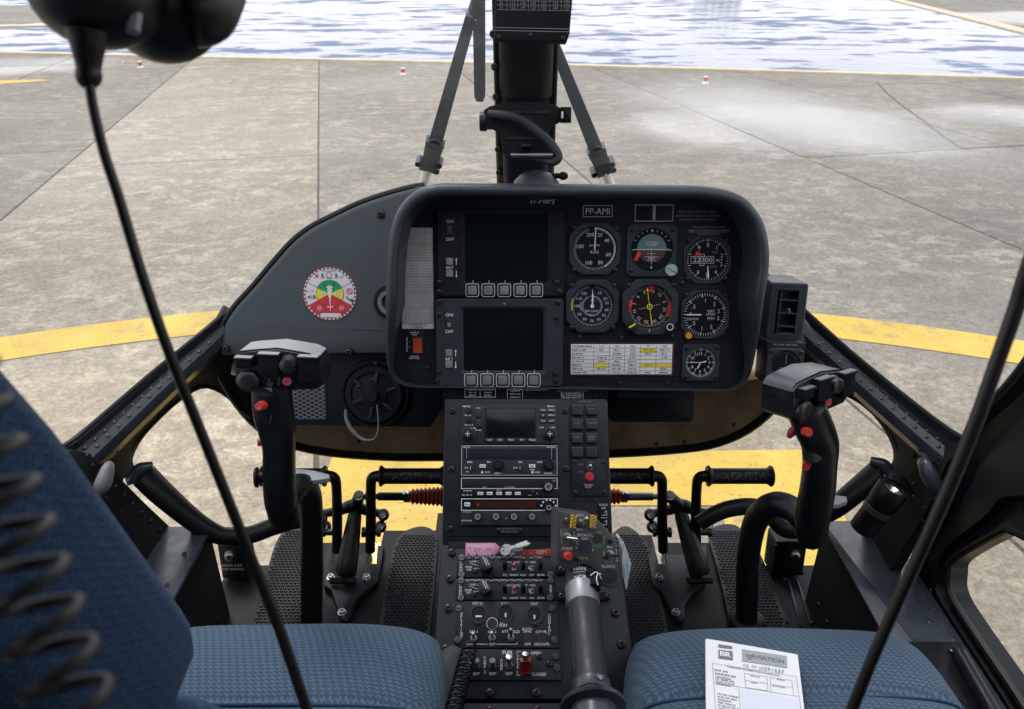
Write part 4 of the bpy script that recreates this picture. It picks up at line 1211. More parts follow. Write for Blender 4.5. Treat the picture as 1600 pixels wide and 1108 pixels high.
# --- two display units
def display(x0, y0, x1, y1, sx0, sy0, sx1, sy1, by, bxs, lx, ys, lab, deep):
    m = MB(); c = F.rect(x0, y0, x1, y1, .011); s_ = F.rect(sx0, sy0, sx1, sy1, .011)
    o = rrect(*c, .006, 4); i_ = rrect(*s_, .0035, 4)
    i2 = rrect(s_[0], s_[1], s_[2] + .010, s_[3] + .010, .005, 4)
    m.loops([[(x, y, 0) for x, y in o], [(x, y, .0095) for x, y in o], [(x, y, .011) for x, y in inset(o, .0015)], [(x, y, .011) for x, y in i2], [(x, y, .006) for x, y in i_]], cap0=False, cap1=False)
    d = part("display_unit", m, M["bezel"] if not deep else M["panel"], ip, label=lab, angle=25)  # upper unit gets darker materials: the hood's shade put into them
    m = MB(); m.flat([tuple(p)[:2] for p in i_], .0062); part("screen", m, M["screen"], d)
    pr = MB()
    for bx in bxs:
        c = F.rect(bx - 7, by - 7, bx + 7, by + 7, .013)
        m = MB(); m.prism(rrect(*c, .0025, 3), .011, .0145, .0008); part("soft_key", m, M["keycap"], d)
        c = F.rect(bx - 10.5, by - 10.5, bx + 10.5, by + 10.5, .0114)
        po = MB(); po.frame(*c, .0010, .0114, .004)
        a, b = F.hit(bx + 1, by - 15.5, .0114), F.hit(bx + 1, by - 11, .0114); po.line(*a, *b, .0008, .0114)
        part("key_outline", po, M["white"] if not deep else M["grey"], d)
    yo, ysw, yf, yu, yb, yd = ys
    pm = M["white"] if not deep else M["grey"]
    for s2, y in (("ON", yo), ("OFF", yf)):
        tm = MB(); txt(tm, s2, lx, y, 5.2, .0114); part("lettering", tm, pm, d)
    txt(pr, "BRT", lx, yb, 4.8, .0114)
    for y, s2 in ((yu, 1), (yd, -1)):
        a, b = F.hit(lx + 10, y + 5, .0114), F.hit(lx + 10, y - 5, .0114); pr.line(*a, *b, .0012, .0114)
        t_ = F.hit(lx + 10, y - 6 * s2, .0114); e = F.hit(lx + 10, y - 2.5 * s2, .0114); w2 = .0018
        pr.flat([t_, (e[0] - w2, e[1]), (e[0] + w2, e[1])] if s2 > 0 else [t_, (e[0] + w2, e[1]), (e[0] - w2, e[1])], .0115)
        m = MB(); c = F.rect(lx - 6, y - 6, lx + 5, y + 5, .013); m.prism(rrect(*c, .0015, 2), .011, .014, .0006); part("brightness_key", m, M["keycap"], d)
    m = MB(); c = F.rect(lx - 4.5, ysw - 8, lx + 3.5, ysw + 7, .013); m.prism(rrect(*c, .0008, 2), .010, .0128, .0004); sw = part("power_switch", m, M["bezel"] if not deep else M["darkcap"], d)
    m = MB(); c = F.rect(lx - 3, ysw - 1, lx + 2.5, ysw + 5, .014); m.prism(rrect(*c, .0004, 1), .0128, .0152, .0004); part("slider", m, M["keycap"] if not deep else M["bezel"], sw)
    part("brightness_lettering", pr, M["white"] if not deep else M["grey"], d)
    return d
d1 = display(683, 327, 882, 463, 726, 336, 856, 441, 453.5, (738, 763, 788, 813, 838), 703, (346, 360, 374, 409, 418.5, 428), "upper dark display unit with five grey keys below its screen", True)
screws(d1, ((686, 441), (870, 441), (874, 455), (686, 456)), .0045, .011)
d2 = display(681, 467, 880, 604, 724, 484, 849, 580, 594, (736, 761, 785.5, 810, 834), 702, (492, 506, 518, 552, 561, 570), "lower dark display unit with five grey keys below its screen", False)
screws(d2, ((687, 492), (686, 581), (869, 496), (867, 583), (684, 595), (868, 595), (872, 472), (686, 472)), .0045, .011)
m = MB(); h = F.hit(788, 475, .011); m.dome((*h, .0112), (0, 0, 1), .0022, .0012, 12); part("light_sensor", m, M["keycap"], d2)

# --- left column: worn data placard and the red rocker switch
m = MB(); c = boxpx(m, 626, 356, 677, 514, 0, .0022, .0004, .0015)
pc = part("data_placard", m, M["placardgrey"], ip, label="tall worn grey data table placard beside the displays")
m = MB(); rr = random.Random(5)
x0, y0, w_, h_ = c
gt, gb = y0 + h_ / 2 - .006, y0 - h_ / 2 + .009
for i in range(11):
    x = x0 - w_ / 2 + w_ * i / 10 * .98 + .0004; m.line(x, gb, x, gt, .0005, .0026)
for j in range(30):
    y = gb + (gt - gb) * j / 29; m.line(x0 - w_ / 2 + .001, y, x0 + w_ / 2 - .001, y, .00045 if j % 5 else .0009, .0026)
for j in range(29):
    y = gb + (gt - gb) * (j + .5) / 29
    for i in range(10):
        x = x0 - w_ / 2 + w_ * (i + .5) / 10
        m.micro(x - .0017, x + .0017, y, .0021, .0026, rr)
m.micro(x0 - .014, x0 + .014, y0 - h_ / 2 + .0062, .0026, .0026, rr); m.micro(x0 - .008, x0 + .008, y0 - h_ / 2 + .0026, .0026, .0026, rr)
m.micro(x0 - .018, x0 + .018, y0 + h_ / 2 - .003, .0026, .0026, rr)
part("table_print", m, M["ink"], pc)
m = MB(); boxpx(m, 633, 516, 663, 562, 0, .0018, .0004, .001); sp_ = part("switch_plate", m, M["panel"], ip)
m = MB(); c = boxpx(m, 643, 526, 661, 554, .0018, .0045, .0008, .001); part("rocker_bezel", m, M["darkcap"], sp_)
m = MB(); c = F.rect(645.5, 529, 659, 551.5, .006)
ox, oy, ow, oh = c
m.loops([[(ox - ow / 2, oy + oh / 2 * t, .0045 + z) for t, z in ((1, 0), (1, .0045), (0, .0012), (-1, .0020), (-1, 0))], [(ox + ow / 2, oy + oh / 2 * t, .0045 + z) for t, z in ((1, 0), (1, .0045), (0, .0012), (-1, .0020), (-1, 0))]])
part("rocker", m, M["redlamp"], sp_, label="red rocker switch")
m = MB()
for y, a, b in ((519.5, 641, 655), (523, 644, 652), (557, 641, 655), (560, 639, 657)):
    h0, h1 = F.hit(a, y, .002), F.hit(b, y, .002); m.micro(h0[0], h1[0], h0[1], .0024, .0021, rr)
for y in range(528, 552, 3):
    h0 = F.hit(636, y, .002); m.quad(*h0, .0022, .0014, .0021)
for y in (534, 543): 
    h0 = F.hit(640, y, .002); m.quad(*h0, .002, .0007, .0021)
part("switch_print", m, M["grey"], sp_)

# --- gauges
def bezel(mb_, cx, cy, hw, rin, z, kind="oct", hh=None, n=48, z0=0.0):
    hh = hh or hw
    def pt(a):
        c, s_ = math.cos(a), math.sin(a)
        r = min(hw / max(1e-6, abs(c)), hh / max(1e-6, abs(s_)))
        if kind == "oct": r = min(r, (hw + hh) * .765 / max(1e-6, (abs(c) + abs(s_))) )
        elif kind == "sq": r = min(r, (hw + hh) * .93 / max(1e-6, (abs(c) + abs(s_))))
        elif kind == "rnd": r = min(r, hw * 1.0)
        return r
    A = [2 * math.pi * (i + .5) / n for i in range(n)]
    O = [(cx + pt(a) * math.cos(a), cy + pt(a) * math.sin(a)) for a in A]
    C = lambda r, zz: [(cx + r * math.cos(a), cy + r * math.sin(a), zz) for a in A]
    mb_.loops([[(x, y, z0) for x, y in O], [(x, y, z - .0012) for x, y in O], [(cx + (x - cx) * .965, cy + (y - cy) * .965, z) for x, y in O], C(rin + .0018, z), C(rin, z - .0015), C(rin, z0 + .0010)], cap0=False, cap1=False)
def needle(mb_, cx, cy, ang, l0, l1, w0, w1, z, tip=True):
    """clock angle in degrees from the top, clockwise"""
    a = rad(90 - ang); d = Vector((math.cos(a), math.sin(a))); n = Vector((-d.y, d.x)); c = Vector((cx, cy))
    pts = [c + d * l0 - n * w0 / 2, c + d * (l1 * (.86 if tip else 1)) - n * w1 / 2] + ([c + d * l1] if tip else []) + [c + d * (l1 * (.86 if tip else 1)) + n * w1 / 2, c + d * l0 + n * w0 / 2]
    mb_.prism([tuple(p) for p in pts], z, z + .0006)
def ticks(mb_, cx, cy, r0, r1, a0, a1, n, t, z):
    for i in range(n + 1):
        a = rad(90 - (a0 + (a1 - a0) * i / n)); c, s_ = math.cos(a), math.sin(a)
        mb_.line(cx + r0 * c, cy + r0 * s_, cx + r1 * c, cy + r1 * s_, t, z)
def nums(mb_, cx, cy, r, items, h, z):
    for s_, a in items:
        q = rad(90 - a); mb_.text(s_, cx + r * math.cos(q), cy + r * math.sin(q), h, z)
def gauge(name, lab, px, py, hpx, rpx, kind, face="dial", zb=.006, hh=None, corners=True, par=None, fr=None):
    fr = fr or F
    cx, cy = fr.hit(px, py, 0); k = fr.k(px, py, 0)
    m = MB(); bezel(m, cx, cy, hpx * k, rpx * k, zb, kind, (hh or hpx) * k)
    g = part(name, m, M["bezel"], par or ip, label=lab, angle=30)
    m = MB(); m.disc(cx, cy, rpx * k * 1.01, .0012, 48); part("dial", m, M[face], g)
    if corners:
        d = hpx * .80
        for k_i, (sx, sy) in enumerate(((1, 1), (-1, 1), (-1, -1), (1, -1))):
            inst("screw", SCREW, g, (cx + sx * d * k, cy + sy * d * k, zb - .0005), Matrix.Rotation(k_i, 3, 'Z'), .0037)
    return g, cx, cy, k
Zp = .0016
# airspeed
g, cx, cy, k = gauge("airspeed_indicator", "round airspeed dial numbered 20 to 200 with white needle pointing up", 929, 389, 40, 35, "oct")
m = MB(); r = 34 * k
ticks(m, cx, cy, r * .86, r * .99, 0, 340, 68, .0007, Zp)
part("scale", m, M["cyanp"], g)
m = MB(); nums(m, cx, cy, r * .68, (("20", 20), ("40", 55), ("60", 112), ("80", 155), ("100", 202), ("150", 280), ("200", 342)), r * .17, Zp)
m.text("KNOTS", cx, cy + r * .16, r * .10, Zp); m.text("KIAS", cx, cy - r * .14, r * .14, Zp)
part("numerals", m, M["grey"], g)
m = MB(); needle(m, cx, cy, 2, -r * .05, r * .98, .0016, .0016, .003, False); part("needle", m, M["white"], g)
m = MB(); m.ring(cx, cy, r * .90, r * .97, Zp + .0001, 30, 84, -60); part("green_arc", m, M["cyanp"], g)
# artificial horizon
g, cx, cy, k = gauge("attitude_indicator", "artificial horizon with blue over brown drum and red warning flag", 1018, 391, 39, 33, "sq", hh=41)
r = 32 * k
m = MB(); A = [rad(180 * i / 20) for i in range(21)]
m.flat([(cx + r * .72 * math.cos(a), cy + r * .04 + r * .74 * math.sin(a)) for a in A], Zp); part("sky_half", m, M["sky_ball"], g)
m = MB(); m.flat([(cx + r * .70 * math.cos(a), cy + r * .02 - r * .62 * math.sin(a)) for a in A], Zp); part("earth_half", m, M["earth_ball"], g)
m = MB(); ticks(m, cx, cy, r * .90, r * .99, -60, 60, 8, .0010, Zp); ticks(m, cx, cy, r * .86, r * .98, 90, 90.1, 1, .0012, Zp); ticks(m, cx, cy, r * .86, r * .98, 270, 270.1, 1, .0012, Zp)
m.line(cx - r * .86, cy + r * .03, cx + r * .86, cy + r * .03, .0013, Zp + .0003)
for j, l in ((.22, .22), (.40, .36), (-.16, .22), (-.32, .36), (-.48, .22)): m.line(cx - r * l, cy + r * j, cx + r * l, cy + r * j, .0006, Zp + .0003)
m.line(cx, cy - r * .7, cx, cy + r * .10, .0006, Zp + .0003)
m.flat([(cx, cy + r * .86), (cx - r * .07, cy + r * .99), (cx + r * .07, cy + r * .99)], Zp + .0002); m.flat([(cx, cy - r * .92), (cx - r * .06, cy - r * .80), (cx + r * .06, cy - r * .80)], Zp + .0002)
m.text("CLIMB", cx, cy + r * .31, r * .12, Zp + .0003); m.text("DIVE", cx, cy - r * .38, r * .11, Zp + .0003)
part("scale", m, M["grey"], g)
m = MB(); m.box(0, 0, 0, r * .18, r * .48, .002, .0003); m.xf(Matrix.Translation((cx - r * .70, cy - r * .30, .0035)) @ Matrix.Rotation(rad(-28), 4, 'Z')); part("warning_flag", m, M["flag"], g)
h = F.hit(1049, 422, .01); m = MB(); m.lathe((*h, .006), (0, 0, 1), [(9.5 * k, 0), (9.5 * k, .006), (8.5 * k, .0075), (0, .0076)], 24); m.box(h[0], h[1], .0140, 14 * k, 2.2 * k, .0012); kn = part("cage_knob", m, M["cyanp"], g, label="pale grey knob")
m = MB(); m.line(h[0] - 6 * k, h[1] + 4 * k, h[0] + 6 * k, h[1] - 4 * k, .0012, .0149); part("knob_mark", m, M["ink"], kn)
# altimeter
g, cx, cy, k = gauge("altimeter", "altimeter dial numbered 0 to 9 with drum counter and small red flag", 1105, 406, 37, 34, "oct", zb=.004)
r = 33 * k
m = MB(); ticks(m, cx, cy, r * .89, r * .99, 0, 352.8, 49, .0007, Zp); ticks(m, cx, cy, r * .83, r * .99, 0, 324, 9, .0011, Zp)
nums(m, cx, cy, r * .70, [(str(i), 36 * i) for i in range(10) if i not in (7, 8)], r * .19, Zp)
m.text("ALT", cx + r * .56, cy - r * .02, r * .13, Zp)
m.frame(cx - r * .24, cy, r * 1.10, r * .34, .0007, Zp + .0002); m.frame(cx - r * .25, cy, r * .20, r * .56, .0007, Zp + .0002)
m.text("22700", cx - r * .22, cy, r * .21, Zp + .0003, sx=1.25)
part("scale", m, M["grey"], g)
m = MB(); m.text("1013", cx + r * .34, cy + r * .36, r * .11, Zp); m.text("29.92", cx + r * .30, cy - r * .32, r * .11, Zp); part("setting_windows", m, M["dim"], g)
m = MB(); m.box(cx - r * .48, cy + r * .30, .003, r * .20, r * .17, .001); part("warning_flag", m, M["flag"], g)
m = MB(); needle(m, cx, cy, 176, r * .28, r * .92, .0010, .0030, .003); part("needle", m, M["white"], g)
# triple tachometer
g, cx, cy, k = gauge("rotor_tachometer", "blue black per cent tachometer with green inner arc and double needle at the top", 925, 478, 41, 33.5, "oct", "dialblue", zb=.009)
r = 33 * k
m = MB(); ticks(m, cx, cy, r * .87, r * .97, 10, 350, 68, .0006, Zp); ticks(m, cx, cy, r * .40, r * .47, 0, 330, 33, .0006, Zp); m.ring(cx, cy, r * .47, r * .485, Zp, 40)
nums(m, cx, cy, r * .71, (("10", 30), ("20", 60), ("30", 78), ("40", 105), ("50", 128), ("60", 152), ("70", 180), ("80", 208), ("90", 236), ("100", 270), ("110", 300), ("120", 328)), r * .135, Zp)
m.text("PER CENT", cx, cy - r * .24, r * .10, Zp); m.text("N2", cx - r * .05, cy - r * .42, r * .09, Zp); m.text("NR", cx + r * .02, cy + r * .26, r * .09, Zp)
part("scale", m, M["grey"], g)
m = MB(); m.ring(cx, cy, r * .52, r * .58, Zp, 14, 160, 205); part("green_arc", m, M["greenarc"], g)
m = MB(); m.ring(cx, cy, r * .93, r * 1.0, Zp, 14, 158, 192); part("yellow_arc", m, M["yellow"], g)
m = MB(); needle(m, cx, cy, 2, -r * .02, r * .62, .0022, .0026, .0036); needle(m, cx, cy, 0, 0, r * .82, .0008, .0008, .0045); m.ring(cx, cy + r * .36 * 0, .0012, r * .09, .0046, 16); part("needle", m, M["white"], g)
# horizontal situation indicator
g, cx, cy, k = gauge("compass_indicator", "compass dial with long yellow course needle and three red flags", 1014.5, 479, 43, 34, "oct", "dialbrown", zb=.012)
r = 33 * k
m = MB(); ticks(m, cx, cy, r * .88, r * .98, 0, 355, 71, .0006, Zp); ticks(m, cx, cy, r * .85, r * .98, 0, 330, 11, .0010, Zp)
for s_, a in (("12", 10), ("15", 40), ("S", 72), ("21", 100), ("24", 130), ("W", 160), ("30", 190), ("33", 220), ("N", 252), ("3", 280), ("6", 310), ("E", 340)):
    q = rad(90 - a); m.text(s_, cx + r * .74 * math.cos(q), cy + r * .74 * math.sin(q), r * .16, Zp, "C", -rad(a))
for a in (45, 90, 135, 225, 270, 315): 
    q = rad(90 - a); m.disc(cx + r * 1.0 * math.cos(q), cy + r * 1.0 * math.sin(q), .0009, Zp + .0001, 6)
for x in (-.44, -.33, -.22, .22, .33, .44): m.disc(cx + r * x, cy + r * x * .25, .0008, Zp, 8)
h = F.hit(1013, 515, Zp); m.line(h[0], h[1] - 3 * k, h[0], h[1] + 2 * k, .0012, .0125)
part("compass_card", m, M["grey"], g)
m = MB()
q = rad(90 + 9); d = Vector((math.cos(q), math.sin(q)))
m.line(cx + d.x * r * .30, cy + d.y * r * .30, cx + d.x * r * .92, cy + d.y * r * .92, .0011, .0030); m.line(cx - d.x * r * .26, cy - d.y * r * .26, cx + d.x * r * .26, cy + d.y * r * .26, .0010, .0034); m.line(cx - d.x * r * .30, cy - d.y * r * .30, cx - d.x * r * .92, cy - d.y * r * .92, .0013, .0030)
n_ = Vector((-d.y, d.x)); t_ = Vector((cx, cy)) + d * r * .74
m.flat([tuple(t_ - n_ * r * .09), tuple(t_ + d * r * .02), tuple(t_ + n_ * r * .09), tuple(t_ + d * r * .20)], .0031)
m.ring(cx, cy, r * .10, r * .14, .0036, 20); m.line(cx - r * .14, cy, cx + r * .14, cy + r * .03, .0008, .0036)
part("course_needle", m, M["yellow"], g)
for x, y, w_, h_, a in ((-.97, .03, .22, .64, -10), (.98, -.08, .22, .80, -14), (.02, .88, .10, .40, 32), (.04, .84, .10, .36, -40)):
    m = MB(); m.box(0, 0, 0, r * w_, r * h_, .0014, .0002); m.xf(Matrix.Translation((cx + r * x, cy + r * y, .0042 if h_ > .5 else .0040 + w_ * .001)) @ Matrix.Rotation(rad(a), 4, 'Z')); part("warning_flag", m, M["flag"], g)
for px_, py_, mm, lb in ((988, 509, "yellow", "yellow marked knob"), (1047, 511, "white", "white ringed knob")):
    h = F.hit(px_, py_, .012); m = MB(); m.lathe((*h, .011), (0, 0, 1), [(7 * k, 0), (7 * k, .008), (6 * k, .010), (0, .0105)], 18); kb_ = part("knob", m, M["darkcap"], g)
    m = MB(); h = F.hit(px_, py_, .0217)
    if mm == "yellow": m.line(h[0] - 5 * k, h[1] - 3 * k, h[0] + 5 * k, h[1] + 3 * k, .003, .0217)
    else: m.ring(h[0], h[1], 4.2 * k, 5.4 * k, .0217, 18)
    part("knob_mark", m, M[mm], kb_)
# vertical speed
g, cx, cy, k = gauge("vertical_speed_indicator", "vertical speed dial with white needle pointing sideways and an orange corner screw", 1101, 491.5, 38, 35, "oct", zb=.005)
r = 34 * k
m = MB(); ticks(m, cx, cy, r * .86, r * .99, -80, 260, 48, .0008, Zp); ticks(m, cx, cy, r * .80, r * .99, -90, 230, 8, .0012, Zp)
nums(m, cx, cy, r * .64, ((".5", -55), ("1", 0), ("2", 40), ("3", 75), ("3", 105), ("2", 150), ("1", 190), (".5", 232)), r * .18, Zp)
m.text("0", cx - r * .66, cy + r * .03, r * .17, Zp)
m.text("DOWN", cx - r * .55, cy - r * .20, r * .11, Zp); m.text("VERT", cx + r * .28, cy + r * .16, r * .11, Zp); m.text("SPEED", cx + r * .28, cy + r * .02, r * .11, Zp); m.text("FPM", cx + r * .28, cy - r * .18, r * .13, Zp)
part("scale", m, M["grey"], g)
m = MB(); needle(m, cx, cy, 270, r * .18, r * .84, .0022, .0018, .003, False); part("needle", m, M["white"], g)
h = F.hit(1076, 525, .006); m = MB(); m.lathe((*h, .003), (0, 0, 1), [(5.5 * k, 0), (5.5 * k, .004), (4 * k, .006), (0, .006)], 10); m.box(h[0], h[1] + 3 * k, .006, 3 * k, 6 * k, .004, .0005); part("corner_screw", m, M["orange"], g)
# clock
g, cx, cy, k = gauge("panel_clock", "small clock with white hour numerals in a square bezel", 1094, 566, 29, 23, "sq", zb=.006)
r = 22.5 * k
m = MB(); ticks(m, cx, cy, r * .88, r * .97, 0, 354, 59, .0005, Zp); ticks(m, cx, cy, r * .80, r * .97, 0, 330, 11, .0012, Zp)
nums(m, cx, cy, r * .63, [(str(i or 12), 30 * i) for i in range(12)], r * .20, Zp); m.ring(cx, cy, r * .98, r * 1.0, Zp, 40)
part("dial_print", m, M["white"], g)
m = MB(); needle(m, cx, cy, 205, 0, r * .50, .0014, .0022, .0026); needle(m, cx, cy, 272, -r * .1, r * .80, .0010, .0010, .0034); needle(m, cx, cy, 78, 0, r * .42, .0010, .0024, .0030); part("hands", m, M["white"], g)

# --- placards
m = MB(); boxpx(m, 889, 535, 1053, 588, 0, .0014, .0004, .0012); pf = part("limits_placard", m, M["ledred"], ip, label="white engine limits table placard with yellow cells")
m = MB(); c = boxpx(m, 892, 538, 1050, 585, .0014, .0024, .0003, .0006); part("card", m, M["placard"], pf)
x0, y0, w_, h_ = c; zc = .0028
cols = [0, .225, .38, .53, .685, .84, 1.0]; rows = 8
cxs = [x0 - w_ / 2 + w_ * q for q in cols]; rys = [y0 + h_ / 2 - h_ * j / rows for j in range(rows + 1)]
m = MB()
for j, i0, i1 in ((1, 4, 5), (5, 1, 2), (5, 4, 6), (4, 4, 5)):
    if (j, i0) == (4, 4): continue
    m.quad((cxs[i0] + cxs[i1]) / 2, (rys[j] + rys[j + 1]) / 2, cxs[i1] - cxs[i0], rys[0] - rys[1], zc)
m.quad((cxs[4] + cxs[5]) / 2, (rys[1] + rys[2]) / 2 - .002, cxs[5] - cxs[4], (rys[0] - rys[1]) * .8, zc + .0001)
part("yellow_cells", m, M["hyellow"], pf)
m = MB(); zc += .0003
for x in cxs[1:-1]: m.line(x, y0 - h_ / 2 + .001, x, y0 + h_ / 2 - .001, .0005, zc)
for y in rys[1:-1]: m.line(x0 - w_ / 2 + .001, y, x0 + w_ / 2 - .001, y, .0005, zc)
for i, s_ in enumerate(("N1%", "N2%", "NR%", "ITT", "TQ%")): m.text(s_, (cxs[i + 1] + cxs[i + 2]) / 2, (rys[0] + rys[1]) / 2, .0030, zc)
m.micro(cxs[0] + .004, cxs[1] - .004, (rys[0] + rys[1]) / 2, .0026, zc, rr)
for j in range(1, rows):
    y = (rys[j] + rys[j + 1]) / 2
    m.micro(cxs[0] + .002, cxs[0] + rr.uniform(.018, .03), y, .0026, zc, rr)
    for i in range(1, 6):
        if rr.random() < .22: continue
        mid, hw = (cxs[i] + cxs[i + 1]) / 2, rr.uniform(.004, .008)
        m.micro(mid - hw, mid + hw, y, .0026, zc, rr)
part("table_print", m, M["ink"], pf)
m = MB(); boxpx(m, 911, 321, 957, 339, 0, .0012, .0003, .0006); pp = part("registration_placard", m, M["panel"], ip, label="small framed registration placard")
m = MB(); c = F.rect(911, 321, 957, 339, .0015); m.frame(*c, .0007, .0015); m.text("PP-AMI", c[0], c[1], .0102, .0015, sx=.92); part("lettering", m, M["grey"], pp)
m = MB(); c = F.rect(992, 320, 1052, 346, .0012); m.prism(rrect(*c, .0006, 1), 0, .001, .0003); cp = part("card_holder", m, M["panel"], ip, label="empty framed card holder")
m = MB(); m.frame(*c, .0009, .0015); m.line(c[0] - .0015, c[1] - c[3] / 2, c[0] - .0015, c[1] + c[3] / 2, .0008, .0016); m.line(c[0] + .0012, c[1] - c[3] / 2, c[0] + .0012, c[1] + c[3] / 2, .0012, .0016); m.line(c[0], c[1] - c[3] * .3, c[0] + .0008, c[1] + c[3] * .45, .0012, .0018); part("holder_edge_and_glint", m, M["grey"], cp)  # frame edge, plus thin pale lines painted as a glint
m = MB()
for s_, y in (("WHEN OPERATING THE SIDE BY", 331), ("SEARCHLIGHT, MAGNETIC COMPASS", 337), ("INDICATION IS NOT RELIABLE", 343)): txt(m, s_, 1090, y, 3.4, .0005, sx=.85)
for a, b, y in ((1082, 1132, 355), (1075, 1140, 359.5), (1076, 1136, 362.5), (1090, 1126, 366)):
    h0, h1 = F.hit(a, y, .0005), F.hit(b, y, .0005); m.micro(h0[0], h1[0], h0[1], .0022, .0005, rr)
part("warning_print", m, M["dim"], ip)
m = MB()
pts = [(828, 317), (832, 313), (830, 319)], [(836, 313), (835, 318)], [(840, 317), (845, 313), (843, 318)], [(846, 314), (866, 313)], [(849, 318), (850, 314), (853, 318), (855, 314), (857, 318), (859, 315)], [(863, 318), (866, 312), (864, 320)]
for pl2 in pts:
    q = [F.hit(a, b, .0005) for a, b in pl2]
    for a, b in zip(q, q[1:]): m.line(*a, *b, .0012, .0005)
part("script_emblem", m, M["grey"], ip)
m = MB(); txt(m, "EDU2 SECONDARY", 830, 608, 4.6, .0125, sx=1.0); part("display_caption", m, M["grey"], ip)
screws(ip, ((971, 528), (1050, 526), (968, 599), (1044, 600), (1066, 443), (905, 527), (1122, 552), (668, 575)), .0040)

# --- narrow strip under the panel with three tiny placards
m = MB(); c = F.rect(694, 606, 950, 628, -.004); m.prism(rrect(*c, .003, 2), -.06, -.002, .001); us = part("lower_strip", m, M["panel"], ip)
m = MB(); z = -.0015
for x0_, y0_, x1_, y1_ in ((726, 607.5, 774.5, 621), (792.5, 608, 817, 624)):
    c = F.rect(x0_, y0_, x1_, y1_, z); m.frame(*c, .0009, z)
    if x1_ - x0_ > 30:
        m.line(c[0], c[1] - c[3] / 2, c[0], c[1] + c[3] * .25, .0009, z); m.micro(c[0] - c[2] * .4, c[0] + c[2] * .4, c[1] + c[3] * .36, .0022, z, rr)
        for s_ in (-1, 1):
            for q in (.05, -.28): m.micro(c[0] + s_ * c[2] * .25 - .006, c[0] + s_ * c[2] * .25 + .006, c[1] + c[3] * q, .0030, z, rr)
    else:
        for q in (.32, .02, -.30): m.micro(c[0] - .008, c[0] + .008, c[1] + c[3] * q, .0028, z, rr)
for a, b, y in ((870, 919, 611), (876, 913, 614.5), (876, 912, 618), (877, 912, 621.5)):
    h0, h1 = F.hit(a, y, z), F.hit(b, y, z); m.micro(h0[0], h1[0], h0[1], .0034 if y > 612 else .0012, z, rr)
part("placard_print", m, M["white"], us)
screws(us, ((931, 619), (712, 613)), .0045, -.002)
# black storage box on the right under the panel
m = MB(); c = F.rect(952, 598, 1082, 661, -.06)
m.prism(rrect(c[0], c[1] + .004, c[2], c[3], .008, 4), -.16, -.045, .005); part("storage_box", m, M["radio"], ip)
m = MB(); c = F.rect(968, 601, 1062, 624, .013); m.prism(rrect(*c, .001, 1), 0, .0016, .0005); part("access_cover", m, M["panel"], ip)
# ================================================================== RADIO CONSOLE
F = RADIO
rr = random.Random(11)
rc_ = thing("radio_console", "black upright console with a stack of four radios and two columns of square keys", "radio console", F)
q = [F.hit(x, y, 0) for x, y in ((694, 622), (949, 622), (958, 850), (690, 852))]
m = MB(); m.prism(q, -.24, 0, .006); part("body", m, M["plate"], rc_)
m = MB(); q = [F.hit(x, y, .003) for x, y in ((699, 632), (889, 632), (889, 838), (697, 838))]; m.prism(q, 0, .003, .0012); rp = part("radio_plate", m, M["plate"], rc_)
screws(rp, ((706.5, 642), (705, 733), (703.5, 826), (883, 642), (884.5, 732)), .0055, .003)
def knob(par, px, py, rpx, h, z, mat_="darkcap", mark=None, fr=None, ridges=0, name="knob", tip=.12):
    fr = fr or F
    c = fr.hit(px, py, z); k = fr.k(px, py, z); r = rpx * k
    m = MB()
    m.lathe((*c, z), (0, 0, 1), [(r * 1.12, 0), (r * 1.12, h * .12), (r, h * .16), (r * (1 - tip * .4), h * .92), (r * (1 - tip), h), (0, h)], 22)
    o = part(name, m, M[mat_], par)
    if mark:
        m = MB(); m.box(c[0], c[1], z + h + .0005, r * .22, r * 1.3, .001); m.box(c[0], c[1], z + h + .0004, r * 1.3, r * .22, .0008) if mark == "cross" else None
        part("knob_mark", m, M["grey"], o)
    return o
def unit(name, x0, y0, x1, y1, h, lab=None, mat_="radio", ch=.0012, fr=None, par=None, z0=.003):
    fr = fr or F
    m = MB(); c = fr.rect(x0, y0, x1, y1, z0 + h); m.prism(rrect(*c, .0015, 2), z0, z0 + h, ch)
    return part(name, m, M[mat_], par or rc_, label=lab), c, z0 + h
def key(par, x0, y0, x1, y1, z, h, mat_="darkcap", r=.001, name="key", fr=None):
    m = MB(); c = (fr or F).rect(x0, y0, x1, y1, z + h); m.prism(rrect(*c, r, 2), z, z + h, min(.0006, h * .4)); return part(name, m, M[mat_], par)
def mic(m, a, b, y, hpx, z, fr=None):
    fr = fr or F
    h0, h1 = fr.hit(a, y, z), fr.hit(b, y, z); m.micro(h0[0], h1[0], h0[1], hpx * fr.k(a, y, z), z, rr)
# navigator
u, c, z = unit("navigator", 721, 632, 871, 693.5, .006, "colour map navigator with dark screen between rows of keys", "bezel")
key(u, 757, 637, 838, 684.5, z, .0008, "radio", .002, "screen_rim"); key(u, 760, 639, 836, 682.5, z + .0008, .0004, "screen", .001, "screen")
for x in (765, 781, 798.5, 815.5, 832): key(u, x - 7, 684.8, x + 7, 690.5, z, .003, "darkcap", .0015)
for y in (641, 649, 658):
    for x in (848.5, 862): key(u, x - 5, y - 2.6, x + 5, y + 2.8, z, .0025, "darkcap", .0012)
for y in (646, 661): key(u, 743.5, y - 6, 752, y + 6, z, .0045, "keycap" if False else "bezel", .001, "rocker")
for y in (641.5, 656): knob(u, 733, y, 4.6, .008, z)
for x, y in ((731.5, 679), (858.5, 679)):
    k1 = knob(u, x, y, 9.5, .008, z); knob(k1, x, y, 6.2, .017, z, "darkcap", "cross", name="inner_knob")
m = MB(); z += .0006
